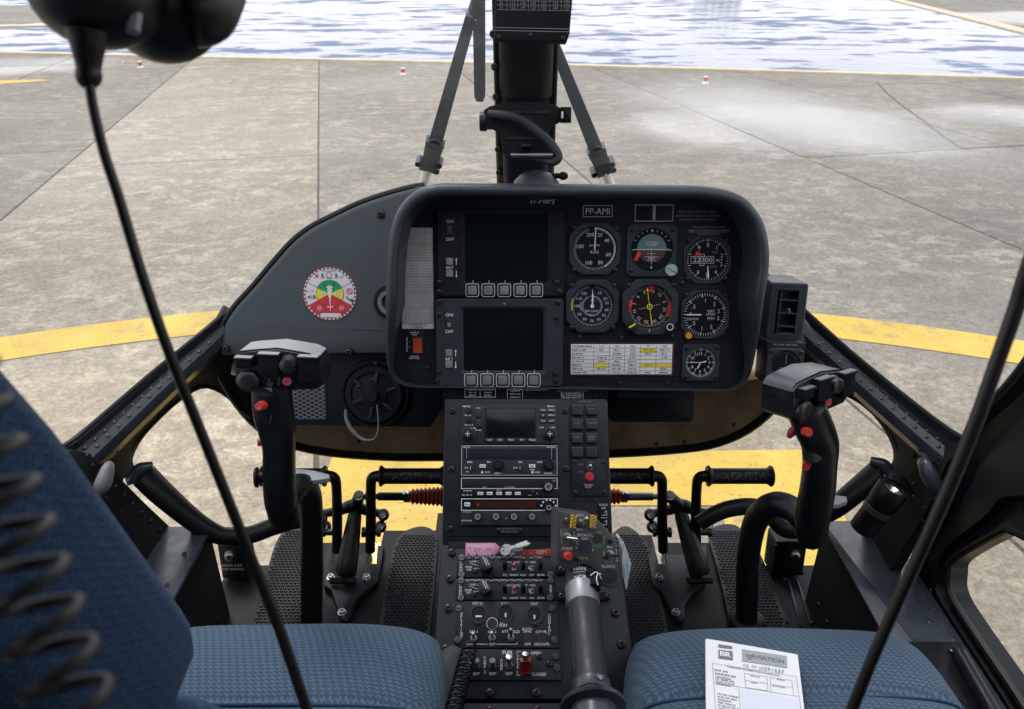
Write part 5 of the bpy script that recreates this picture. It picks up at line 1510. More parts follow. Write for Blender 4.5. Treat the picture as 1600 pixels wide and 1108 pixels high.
mic(m, 723, 736, 635, 2.6, z); mic(m, 855, 866, 635, 2.6, z); mic(m, 726, 738, 649, 2.4, z); mic(m, 726, 738, 664, 2.4, z); mic(m, 736, 744, 669, 2.2, z); mic(m, 743, 752, 672, 2.2, z); mic(m, 843, 850, 668, 2.2, z); mic(m, 860, 868, 668, 2.2, z)
mic(m, 745, 751, 637.5, 2, z)
z += .0025
for x, s_ in ((765, "CDI"), (781, "OBS"), (798.5, "MSG"), (815.5, "FPL"), (832, "PROC")): txt(m, s_, x, 687.6, 2.9, z, fr=F)
for x, y, s_ in ((848.5, 641, "RNG"), (862, 641, "MENU"), (848.5, 649, "D"), (862, 649, "MENU"), (848.5, 658, "CLR"), (862, 658, "ENT")): txt(m, s_, x, y, 2.8, z, fr=F)
part("key_print", m, M["white"], u)
# nav com
u, c, z = unit("communication_radio", 720, 695.5, 871.5, 743.5, .006, "radio with long dark blue window above five knobs", "bezel")
key(u, 724.5, 701, 868, 718, z, .0005, "dialblue", .0008, "window")
m = MB(); zz_ = z + .0007; m.frame(*F.rect(720.8, 696, 870.8, 743, zz_), .0009, zz_, .0012)
m.line(*F.hit(729, 701, zz_ + .0003), *F.hit(729, 717, zz_ + .0003), .0005, zz_ + .0003); m.line(*F.hit(862, 701, zz_ + .0003), *F.hit(862, 717, zz_ + .0003), .0005, zz_ + .0003)
part("edge_line", m, M["grey"], u)
m = MB(); zz_ = z + .0006
for a, b, y, h in ((724, 735, 698.6, 2.2), (854, 868, 698.6, 2.2), (730, 739, 722, 2.8), (761, 767, 722, 2.8), (810, 816, 722, 2.8), (839, 846, 722, 2.8), (725, 731, 731, 2.4), (728, 733, 737, 2.4), (758, 765, 738, 2.6), (773, 784, 739.5, 2.6), (802, 809, 731, 2.4), (828, 835, 734, 2.4), (836, 843, 738, 2.6), (850, 862, 739.5, 2.6)): mic(m, a, b, y, h, zz_)
for x, y in ((753.5, 738), (832, 738)): h = F.hit(x, y, zz_); m.disc(*h, .0020, zz_, 14)
part("captions", m, M["white"], u)
for x in (754, 831.5):
    kk = key(u, x - 5, 725.5, x + 5, 731, z, .0022, "white", .0008)
    m = MB(); mic(m, x - 3.4, x + 3.4, 728.2, 2.2, z + .0025); part("key_print", m, M["ink"], kk)
for x, y in ((779, 727), (857.5, 727)): k1 = knob(u, x, y, 8, .009, z, "radio"); knob(k1, x, y, 5.6, .016, z, "darkcap", name="inner_knob")
for x, y in ((735.5, 731.5), (812.5, 731.5)): knob(u, x, y, 3.8, .008, z, "bezel", "line")
m = MB(); h = F.hit(795.5, 736.5, z); m.disc(*h, .0012, z + .0003, 8); part("hole", m, M["socket"], u)
# direction finder
u, c, z = unit("direction_finder", 720, 746, 872, 776.5, .006, "slim radio with dark window, five white keys and a ringed knob", "radio")
m = MB(); zz_ = z + .0006; m.frame(*F.rect(720.5, 746.5, 871, 764, zz_), .0010, zz_); part("edge_line", m, M["white"], u)
for i, x in enumerate((750.5, 765, 780, 794.5, 809)):
    kk = key(u, x - 4.6, 768.6, x + 4.6, 773.6, z, .0022, "white", .0006)
    m = MB(); mic(m, x - 3.2, x + 3.2, 771, 2.2, z + .0025); part("key_print", m, M["ink"], kk)
k1 = knob(u, 857, 760.5, 8.2, .009, z, "radio"); m = MB(); h = F.hit(857, 760.5, z + .0095); k_ = F.k(857, 760, z); m.ring(*h, 4.6 * k_, 5.6 * k_, z + .0097, 24); m.ring(*h, 2.4 * k_, 3.0 * k_, z + .0098, 18); part("knob_mark", m, M["grey"], k1)
knob(u, 832, 767.5, 3.0, .006, z, "bezel")
m = MB(); zz_ = z + .0007; txt(m, "ADF", 757, 761.5, 2.6, zz_, fr=F); txt(m, "FLT/TIMER", 796, 761.5, 2.6, zz_, fr=F); mic(m, 724, 737, 767, 2.0, zz_); mic(m, 722, 739, 773.4, 2.4, zz_); mic(m, 776, 783, 766, 1.8, zz_); mic(m, 838, 841, 771, 1.8, zz_); mic(m, 826, 830, 774, 1.8, zz_); txt(m, "KR", 866, 751, 2.4, zz_, fr=F)
part("captions", m, M["grey"], u)
# transponder
u, c, z = unit("transponder", 720, 778.5, 872, 820.5, .006, "transponder with dark red window, fan marked knob and four small knobs", "bezel")
m = MB(); m.quad(*F.rect(721, 779.5, 871, 797.5, z + .0004), z + .0004); part("black_band", m, M["dial"], u)
m = MB(); zz_ = z + .0007; m.frame(*F.rect(720.5, 779, 871.5, 798, zz_), .0011, zz_); part("edge_line", m, M["white"], u)
m = MB(); m.quad(*F.rect(743, 783, 838, 793.5, zz_), zz_); part("window", m, M["ledred"], u); m = MB(); h = F.hit(747, 788.5, zz_); m.disc(*h, .0018, zz_ + .0003, 12); part("window_lamp", m, M["redlamp"], u)
kk = key(u, 725.5, 785, 734.5, 791.5, z, .0022, "white", .0008); m = MB(); mic(m, 727, 733, 788.3, 2.4, z + .0025); part("key_print", m, M["ink"], kk)
k1 = knob(u, 857, 793, 6, .010, z, "radio"); h = F.hit(857, 793, z); m = MB()
for a in (-75, -45, -15, 15, 45, 75): q_ = rad(90 - a); m.line(h[0] + .0105 * math.cos(q_), h[1] + .0105 * math.sin(q_), h[0] + .0135 * math.cos(q_), h[1] + .0135 * math.sin(q_), .0024, z + .0009)
m.ring(h[0], h[1], .0028, .0036, z + .0103, 18); part("fan_print", m, M["white"], u)
for x in (746.5, 775, 803, 831):
    k1 = knob(u, x, 807, 5.2, .007, z, "radio"); h = F.hit(x, 807, z); m = MB(); m.ring(*h, .0037, .0046, z + .0073, 22); m.ring(*h, .0018, .0022, z + .0074, 14); part("knob_mark", m, M["grey"], k1)
m = MB(); zz_ = z + .0006; mic(m, 723, 736, 800, 2, zz_); mic(m, 721, 738, 813.5, 2.4, zz_); h = F.hit(791, 810, zz_); m.disc(*h, .0010, zz_, 8); part("captions", m, M["grey"], u)
m = MB(); c = F.rect(776, 822.5, 816, 835, .0042); m.prism(rrect(*c, .0005, 1), .003, .0042, .0002); pv = part("usage_placard", m, M["dial"], rc_)
m = MB(); txt(m, "GPS APPROVED FOR", 796, 826.3, 3.0, .0045, fr=F); txt(m, "VFR USE ONLY", 796, 830.8, 3.0, .0045, fr=F); part("lettering", m, M["dim"], pv)
# right hand column
m = MB(); c = F.rect(893, 626, 951, 776, .0015); m.prism(rrect(*c, .001, 1), 0, .0015, .0005); kp = part("key_panel", m, M["plate"], rc_)
lab8 = (("", ""), ("", "---"), ("ICE", ""), ("CMPTR", ""), ("CALL", ""), ("FREE", "RCTL"), ("", ""), ("", ""))
for i in range(8):
    x, y = (902, 924.5)[i % 2], (641, 663.5, 685, 707)[i // 2]
    kk = key(kp, x - 8.6, y - 8.6, x + 8.6, y + 7.2, .0015, .0065, "darkcap", .0008, "square_key")
    m = MB(); m.quad(*F.rect(x - 7, y - 7, x + 7, y + 5.6, .0083), .0083); part("key_lens", m, M["bezel"], kk)
    m = MB(); a, b = lab8[i]
    if a: txt(m, a, x, y - 2.5, 3.4, .0086, fr=F)
    if b and b != "---": txt(m, b, x, y + 1.2, 3.4, .0086, fr=F)
    if b == "---": mic(m, x - 5, x + 5, y - 2, 2.0, .0086)
    if m.v: part("key_print", m, M["dim"], kk)
m = MB(); mic(m, 905, 925, 627.5, 2, .0018); part("caption", m, M["dim"], kp)
m = MB(); c = F.rect(893.5, 717, 946, 775, .003); m.prism(rrect(*c, .001, 1), .0015, .003, .0006); mp_ = part("mute_plate", m, M["plate"], rc_)
screws(mp_, ((898, 722), (943, 722), (899, 769), (944, 769)), .0034, .003)
def toggle(par, px, py, z, dpx, dpy, L, r=.0022, fr=None, nut=5.5, bat="steel", tilt=.35):
    """bat switch: hexagon nut and a tapering lever"""
    fr = fr or F
    c = fr.hit(px, py, z); k = fr.k(px, py, z)
    m = MB(); m.lathe((*c, z), (0, 0, 1), [(nut * k, 0), (nut * k, .002), (nut * k * .7, .0022), (nut * k * .6, .0045), (0, .0045)], 6); o = part("toggle_switch", m, M["dsteel"], par)
    d = Vector((dpx, -dpy, 0)) * tilt + Vector((0, 0, 1)); d.normalize()
    b = Vector((c[0], c[1], z + .003))
    m = MB(); m.lathe(b, d, [(r * .6, 0), (r * .75, L * .4), (r, L * .8), (r * .85, L * .95), (0, L)], 12); part("lever", m, M[bat], o)
    return o
toggle(mp_, 921, 731.5, .003, .1, -1, .014)
k1 = knob(mp_, 921, 745, 6.5, .006, .003, "red", name="push_button")
m = MB(); z = .0033; txt(m, "OFF", 907, 726, 3, z, fr=F); txt(m, "TAXI", 922, 722.5, 3, z, fr=F); txt(m, "ON", 907.5, 737, 3, z, fr=F); part("captions", m, M["dim"], mp_)
m = MB(); c = F.rect(912, 755, 927, 764, .0042); m.prism(rrect(*c, .0004, 1), .003, .0042, .0002); pv = part("mute_placard", m, M["dial"], mp_)
m = MB(); txt(m, "TRAFFIC", 919.5, 757.8, 2.8, .0045, fr=F); txt(m, "MUTE", 919.5, 761.6, 2.8, .0045, fr=F); part("lettering", m, M["grey"], pv)
screws(rc_, ((901, 781), (929, 781)), .0022, .0005)
m = MB(); c = F.rect(899, 787, 931, 812, .001); m.prism(rrect(*c, .003, 3), -.001, .0008, 0); part("recess", m, M["socket"], rc_)
m = MB(); c = F.rect(935.5, 786, 950.5, 832, .0012); m.prism(rrect(*c, .0005, 1), 0, .0012, .0002); pv = part("air_placard", m, M["dial"], rc_)
m = MB(); z = .0016; txt(m, "FRESH", 943, 789, 3.6, z, fr=F); txt(m, "AIR", 943, 794, 3.6, z, fr=F)
for y in (802, 817):
    a, b, c_, d_ = F.hit(940, y + 3, z), F.hit(948, y + 3, z), F.hit(948, y - 4, z), F.hit(944, y - 1, z)
    m.line(*a, *b, .0009, z); m.line(*b, *c_, .0009, z); m.line(*c_, *d_, .0009, z); 
h0, h1 = F.hit(938, 809, z), F.hit(949, 809, z); m.line(*h0, *h1, .0007, z); txt(m, "ON", 946, 827, 3.4, z, fr=F)
part("lettering", m, M["grey"], pv)

# ================================================================== CONTROL PEDESTAL
F = PED
pd = thing("control_pedestal", "sloping black pedestal between the seats carrying the intercom, autopilot and fuel switch panels", "control pedestal", F)
q = [F.hit(x, y, 0) for x, y in ((688, 856), (966, 856), (976, 915), (992, 1040), (999, 1094), (672, 1094), (676, 1040))]
m = MB(); m.prism(q, -.35, 0, .006); part("body", m, M["plate"], pd)
q = [F.hit(x, y, 0) for x, y in ((672, 1098), (999, 1098), (1020, 1260), (655, 1260))]
m = MB(); m.prism(q, -.35, 0, .004); lower = part("rear_cover", m, M["plate"], pd)
screws(pd, ((706, 864), (703, 905), (700, 951), (696, 1014), (961.5, 958), (970.5, 1007), (983, 1082), (765, 1083), (838, 1083), (692, 1060)), .0062, 0)
screws(lower, ((766, 1110), (840, 1110)), .0062, 0)
# shelf lip behind the first panel, where the key tag lies
m = MB(); c = F.rect(700, 846, 880, 866, -.004); m.prism(rrect(*c, .002, 2), -.05, -.004, .001); part("shelf", m, M["matte"], pd)
def dz(name, x0, y0, x1, y1, lab):
    m = MB(); c = F.rect(x0, y0, x1, y1, .004); m.prism(rrect(*c, .0008, 1), -.002, .004, .0008)
    return part(name, m, M["plate"], pd, label=lab)
def dzus(par, pts):
    screws(par, pts, .0052, .004, SLOT, F, "quarter_turn_fastener")
def vtext(m, s, px, py, hpx, stp, z):
    for i, ch in enumerate(s): txt(m, ch, px, py + i * stp, hpx, z, fr=F)
def chicken(par, px, py, z):
    c = F.hit(px, py, z); k = F.k(px, py, z)
    m = MB(); m.lathe((*c, z), (0, 0, 1), [(10.5 * k, 0), (10 * k, .005), (8.5 * k, .006), (0, .006)], 22)
    o = part("rotary_knob", m, M["darkcap"], par)
    m = MB(); m.prism([(-8 * k, -11 * k), (8 * k, -11 * k), (6 * k, 7 * k), (0, 11 * k), (-6 * k, 7 * k)], 0, .013, .002); m.xf(Matrix.Translation((*c, z + .006)) @ Matrix.Rotation(rad(25), 4, 'Z')); part("knob_bar", m, M["darkcap"], o)
    m = MB(); m.box(0, 2 * k, .0002, 1.4 * k, 15 * k, .0004); m.box(3.2 * k, 0 * k, .0002, 1.2 * k, 13 * k, .0004); m.xf(Matrix.Translation((*c, z + .0195)) @ Matrix.Rotation(rad(25), 4, 'Z')); part("knob_mark", m, M["grey"], o)
for y0, nm, lb, d2 in ((868, "first", "upper intercom panel with a row of tiny toggles, a rotary knob and a red tipped switch", ("VOR", "DME", "ADF", "MKR")), (904, "second", "lower intercom panel directly above the autopilot panel", ("NAV1", "NAV2", "ADF", "MKR"))):
    x0 = 713 if y0 == 868 else 712
    u = dz("intercom_panel", x0, y0, 867, y0 + 33.6, lb)
    z = .004
    dzus(u, ((x0 + 8.5, y0 + 3.5), (x0 + 8, y0 + 30), (860, y0 + 30)) + (((861, y0 + 3),) if y0 > 900 else ()))
    m = MB(); zz_ = z + .0005
    vtext(m, "COMM", x0 + 7.2, y0 + 10.5, 4.2, 4.6, zz_)
    if y0 > 900: vtext(m, "CONTR", 860.5, y0 + 10, 3.6, 4.0, zz_)
    m.line(*F.hit(x0 + 15, y0 + 2.2, zz_), *F.hit(848, y0 + 2.2, zz_), .0007, zz_)
    txt(m, "VHF", x0 + 27, y0 + 9.5, 3.6, zz_, fr=F); txt(m, "1", x0 + 20.5, y0 + 9.5, 3.2, zz_, fr=F); txt(m, "2", x0 + 34, y0 + 9.5, 3.2, zz_, fr=F)
    txt(m, "EMER", x0 + 20, y0 + 18, 3.2, zz_, fr=F); txt(m, "OFF", x0 + 20, y0 + 22.2, 3.2, zz_, fr=F)
    for a, b in (((x0 + 21, y0 + 12), (x0 + 34, y0 + 16)), ((x0 + 27, y0 + 20), (x0 + 36, y0 + 20))): m.line(*F.hit(*a, zz_), *F.hit(*b, zz_), .0005, zz_)
    for i, s_ in enumerate(d2): txt(m, s_, 795 + i * 12.5, y0 + 10.5, 3.2, zz_, fr=F)
    for s_, x in (("ICS", 789), ("NORM", 803), ("VOX", 817.5), ("OFF", 831), ("RCVR", 845.5)): txt(m, s_, x, y0 + 30.4, 3.2, zz_, fr=F)
    txt(m, "HOT", 830, y0 + 17.5, 2.8, zz_, fr=F); txt(m, "MIC", 829, y0 + 20.5, 2.6, zz_, fr=F)
    part("captions", m, M["white"], u)
    for i in range(10): 
        x = x0 + 20 + i * 12.1
        if i == 2: continue
        toggle(u, x, y0 + 4.5, z, 0, -1, .008 if i > 1 else .010, .0011, F, 2.4, "screw" if i < 6 or y0 > 900 else "dsteel", .5)
    chicken(u, x0 + 46, y0 + 16, z)
    inst("screw", SCREW, u, (*F.hit(x0 + 30, y0 + 25, z), z), None, .0036)
    for x in (789, 817.5, 844.5):
        c = F.hit(x, y0 + 20, z); k = F.k(x, y0 + 20, z)
        m = MB(); m.lathe((*c, z), Vector((0, .25, 1)), [(3.2 * k, 0), (3.2 * k, .016), (2.4 * k, .0175), (0, .0175)], 12); part("volume_knob", m, M["matte"], u)
    o = toggle(u, 803, y0 + 22, z, 0, -1, .011, .0024, F, 3.6, "pink", .6)
    toggle(u, 831, y0 + 23, z, 0, -1, .008, .0015, F, 3.2, "dsteel", .6)
# autopilot
u = dz("autopilot_panel", 710.5, 939.5, 872, 1012.5, "autopilot panel with three trim windows and five bat switches"); z = .004; zz_ = z + .0005
dzus(u, ((717.5, 951), (715, 1000), (862.5, 951), (866.5, 1000)))
m = MB()
vtext(m, "HELIPILOT", 721, 958, 4.2, 4.7, zz_); vtext(m, "CONTROL", 858.5, 962, 4.0, 4.6, zz_)
for s_, x in (("PITCH", 746), ("ROLL", 790), ("YAW", 834.5)): txt(m, s_, x, 943.3, 4.0, zz_, fr=F)
txt(m, "SAS 1", 740, 987, 4.0, zz_, fr=F); txt(m, "SAS 2", 769, 987, 4.0, zz_, fr=F); txt(m, "ATT HOLD", 798, 987, 4.0, zz_, fr=F); txt(m, "AUTO", 823.5, 983, 4.0, zz_, fr=F); txt(m, "TRIM", 823.5, 987.3, 4.0, zz_, fr=F); txt(m, "COUPL", 846, 987.3, 4.0, zz_, fr=F)
txt(m, "OFF", 769, 1006.5, 4.0, zz_, fr=F); txt(m, "OFF", 824.5, 1006.5, 4.0, zz_, fr=F); txt(m, "DECOUPL", 847, 1006.5, 3.8, zz_, fr=F); txt(m, "SAS 2", 787, 974, 3.6, zz_, fr=F); txt(m, "PUSH", 786, 977.6, 3.6, zz_, fr=F)
for a, b in (((728, 1006.5), (762, 1006.5)), ((776, 1006.5), (808, 1006.5)), ((728, 1006.5), (728, 1003.5)), ((808, 1006.5), (808, 1003.5))): m.line(*F.hit(*a, zz_), *F.hit(*b, zz_), .0006, zz_)
part("captions", m, M["white"], u)
for x, y, s_ in ((748, 960, "h"), (790, 958, "v"), (835, 961, "v")):
    c = F.hit(x, y, z); k = F.k(x, y, z)
    m = MB(); m.lathe((*c, z), (0, 0, 1), [(15 * k, 0), (14.5 * k, .0015), (11.5 * k, .0018), (10 * k, .0002)], 26); o = part("trim_window", m, M["bezel"], u)
    m = MB(); m.disc(*c, 10.2 * k, z + .0004, 24); part("window_drum", m, M["radio"], o)
    m = MB(); m.quad(c[0], c[1] - 3 * k, *((10 * k, 2.4 * k) if s_ == "h" else (2.4 * k, 6 * k)), z + .0008); part("index", m, M["white"], o)
c = F.hit(769, 974.5, z); k = F.k(769, 974, z); m = MB(); m.lathe((*c, z), (0, 0, 1), [(9.0 * k, 0), (9.0 * k, .0010), (8.3 * k, .0012), (8 * k, .0004)], 26); o = part("push_ring", m, M["white"], u); m = MB(); m.lathe((*c, z), (0, 0, 1), [(8 * k, 0), (7.5 * k, .004), (0, .0035)], 22); part("push_key", m, M["socket"], o)
for x, y, L in ((740, 998, .014), (769, 997, .014), (798.5, 996.5, .022)): toggle(u, x, y, z, 0, -1, L, .0026, F, 6, "dsteel", .4)
for x in (824, 846.5): 
    c = F.hit(x, 996.5, z); m = MB(); m.lathe((*c, z), (0, 0, 1), [(8 * k, .0), (8 * k, .0006), (7 * k, .0006), (6.5 * k, .0002), (0, .0002)], 22); part("switch_hole", m, M["socket"], u)
for x, y in ((744, 974.5), (837, 976)): inst("screw", SCREW, u, (*F.hit(x, y, z), z), None, .0032)
# fuel
u = dz("fuel_panel", 709, 1014.5, 877, 1063, "fuel panel with two blue capped switches and a red guarded valve lever"); z = .004; zz_ = z + .0005
dzus(u, ((715, 1026), (869, 1026), (870, 1044)))
m = MB()
txt(m, "FUEL", 793.5, 1019.5, 5.4, zz_, fr=F, bold=.0002)
for x, n_ in ((733.5, "1"), (757.5, "2")): vtext(m, "PUMP", x, 1028, 4.0, 4.8, zz_); txt(m, n_, x, 1050, 4.0, zz_, fr=F)
vtext(m, "PUMP", 783.5, 1032, 4.0, 4.6, zz_); vtext(m, "VALVE", 809, 1025, 3.8, 4.4, zz_)
for x in (744.5, 770, 795.5): txt(m, "OFF", x, 1052.5, 4.4, zz_, fr=F)
txt(m, "OPEN", 837.5, 1020.5, 4.4, zz_, fr=F); txt(m, "CLOSED", 842, 1053.5, 4.4, zz_, fr=F)
for a, b in (((808, 1018), (808, 1022)), ((808, 1018), (814, 1018)), ((808, 1048), (808, 1055)), ((808, 1055), (822, 1055))): m.line(*F.hit(*a, zz_), *F.hit(*b, zz_), .0006, zz_)
part("captions", m, M["white"], u)
for x in (745, 770):
    c = F.hit(x, 1041, z); k = F.k(x, 1041, z); m = MB(); m.lathe((*c, z), (0, 0, 1), [(6 * k, 0), (6 * k, .003), (4.5 * k, .0035), (3.8 * k, .008), (0, .008)], 6); o = part("locking_switch", m, M["dsteel"], u)
    m = MB(); ax = Vector((0, .42, 1)); b = Vector((*c, z + .006)); m.lathe(b, ax, [(4.6 * k, 0), (5.0 * k, .004), (5.2 * k, .011), (4.2 * k, .013), (0, .013)], 18); part("lever_cap", m, M["bluecap"], o)
    m = MB(); e = b + ax.normalized() * .0133; m.lathe(e, ax, [(3.0 * k, 0), (2.6 * k, .0005), (1.6 * k, .0005), (1.5 * k, 0)], 16); part("cap_ring", m, M["keycap"], o)
o = toggle(u, 795.5, 1040, z, 0, -1, .022, .0050, F, 6.5, "steel", .45)
c = F.hit(820.5, 1042, z)
m = MB(); m.prism(rrect(c[0], c[1], 17 * k, 24 * k, .001, 2), z, z + .010, .001); o = part("switch_guard", m, M["guard"], u, label="red hinged switch guard")
m = MB(); m.loops([[Vector((c[0] + s_ * 8 * k, c[1] + y * k, z + .010 + q)) for y, q in ((-10, 0), (8, 0), (10, .010), (4, .012))] for s_ in (-1, 1)]); part("guard_hood", m, M["guard"], o)
m = MB(); ax = Vector((0, .55, 1)); m.lathe(Vector((c[0], c[1] + 2 * k, z + .008)), ax, [(3.4 * k, 0), (4.4 * k, .012), (5.4 * k, .020), (5.0 * k, .024), (0, .026)], 16); part("lever", m, M["steel"], o)
for x, y in ((843, 1026), (858, 1037.5)): inst("screw", SCREW, u, (*F.hit(x, y, z), z), None, .0042)
# two dark connector plates on the pedestal beside the panels, under the lever box
m = MB()
for x0, y0, x1, y1 in ((869, 884, 914, 897), (869, 925, 950, 938)): c = F.rect(x0, y0, x1, y1, .006); m.prism(rrect(*c, .001, 1), 0, .006, .001)
part("mounting_bracket", m, M["matte"], pd)
screws(pd, ((877, 890), (877, 932), (950, 932)), .005, .006)

# --- things lying on the pedestal
TG = Frame(PED.w(*PED.hit(755, 860, .006), .006), 40)
tg = thing("key_tag", "pink plastic key tag with handwriting lying at the head of the pedestal", "key tag", TG)
m = MB(); o = [TG.hit(x, y) for x, y in ((727.5, 848.5), (774, 848.5), (782, 856), (781, 862), (772, 869), (727, 869))]; m.prism(o, 0, .003, .0008); part("case", m, M["pinktag"], tg)
m = MB(); o = [TG.hit(x, y, .0035) for x, y in ((730, 851), (772, 851), (772, 868), (730, 868))]; m.prism(o, .003, .0034, .0002); part("paper_insert", m, M["pinkpaper"], tg)
m = MB(); z = .0037
for s_ in ([(736, 853), (733, 855), (736, 857), (733, 859)], [(741, 863), (741, 856), (745, 857), (742, 860), (746, 863)], [(748, 863), (748, 856), (752, 858), (748, 860)], [(755, 862), (759, 858)], [(761, 863), (762, 856), (764, 860), (766, 856), (767, 863)], [(769, 863), (769, 856)]):
    for a, b in zip(s_, s_[1:]): m.line(*TG.hit(*a, z), *TG.hit(*b, z), .0006, z)
part("handwriting", m, M["pink"], tg)
KF = Frame(PED.w(*PED.hit(798, 858, .010), .010), 45)
kb = thing("key_bunch", "bunch of steel keys on a split ring between the pink tag and the red tag", "keys", KF)
def key_(pts_head, r, tip, wid, dz_):
    c = KF.hit(*pts_head); t_ = KF.hit(*tip); d = Vector(t_) - Vector(c); L = d.length; d.normalize(); k = KF.k(*pts_head)
    m = MB(); hd = [(r * k * math.cos(a), r * k * .86 * math.sin(a)) for a in [2 * math.pi * i / 20 for i in range(20)]]
    hole = [(-r * k * .45 + r * k * .25 * math.cos(a), r * k * .25 * math.sin(a)) for a in [2 * math.pi * i / 20 for i in range(20)]]
    m.loops([[(x, y, z) for x, y in o] for o, z in ((hole, .0), (hd, .0), (hd, .0022), (hole, .0022), (hole, 0))], cap0=False, cap1=False)
    w2 = wid * k / 2; sh = [(r * k * .8, -w2), (L * .9, -w2), (L, 0), (L * .93, w2 * .6)]
    x = L * .88
    while x > L * .45: sh += [(x, w2), (x - L * .05, w2 * .45)]; x -= L * .1
    m.prism(sh + [(r * k * .8, w2)], .0004, .0018, .0003)
    m.xf(Matrix.Translation((c[0], c[1], dz_)) @ Matrix.Rotation(math.atan2(d.y, d.x), 4, 'Z'))
    return m
for a in (((791, 858), 8.5, (825, 846), 5, .004), ((790, 861), 8, (829, 849), 5, .007), ((797, 862), 7, (817, 858), 4, .001)):
    part("key", key_(*a), M["nickel"], kb)
def ring3(fr, px, py, rpx, wire, tilt, z):
    c = fr.hit(px, py); k = fr.k(px, py); m = MB()
    m.tube([Vector((c[0] + rpx * k * math.cos(2 * math.pi * i / 28), c[1] + rpx * k * math.sin(2 * math.pi * i / 28) * math.cos(tilt), z + rpx * k * math.sin(2 * math.pi * i / 28) * math.sin(tilt))) for i in range(29)], wire, 7, 0, caps=False); return m
part("split_ring", ring3(KF, 785, 861, 6.5, .0008, .5, .006), M["steel"], kb); part("split_ring", ring3(KF, 806, 864, 9, .0007, .7, .007), M["steel"], kb)
RT = Frame(PED.w(*PED.hit(838, 862, .004), .004), 45)
m = MB(); o = [RT.hit(x, y) for x, y in ((812, 866), (818, 860), (872, 856), (872, 869), (816, 870.5))]
rt = thing("red_tag", "red fabric ribbon tag partly hidden under the collective switch box", "tag", RT)
m.prism(o, 0, .003, .0006); part("ribbon", m, M["redtag"], rt)
m = MB(); txt(m, "REM", 846, 862.5, 6, .0034, fr=RT, rot=.06); part("lettering", m, M["placardgrey"], rt)
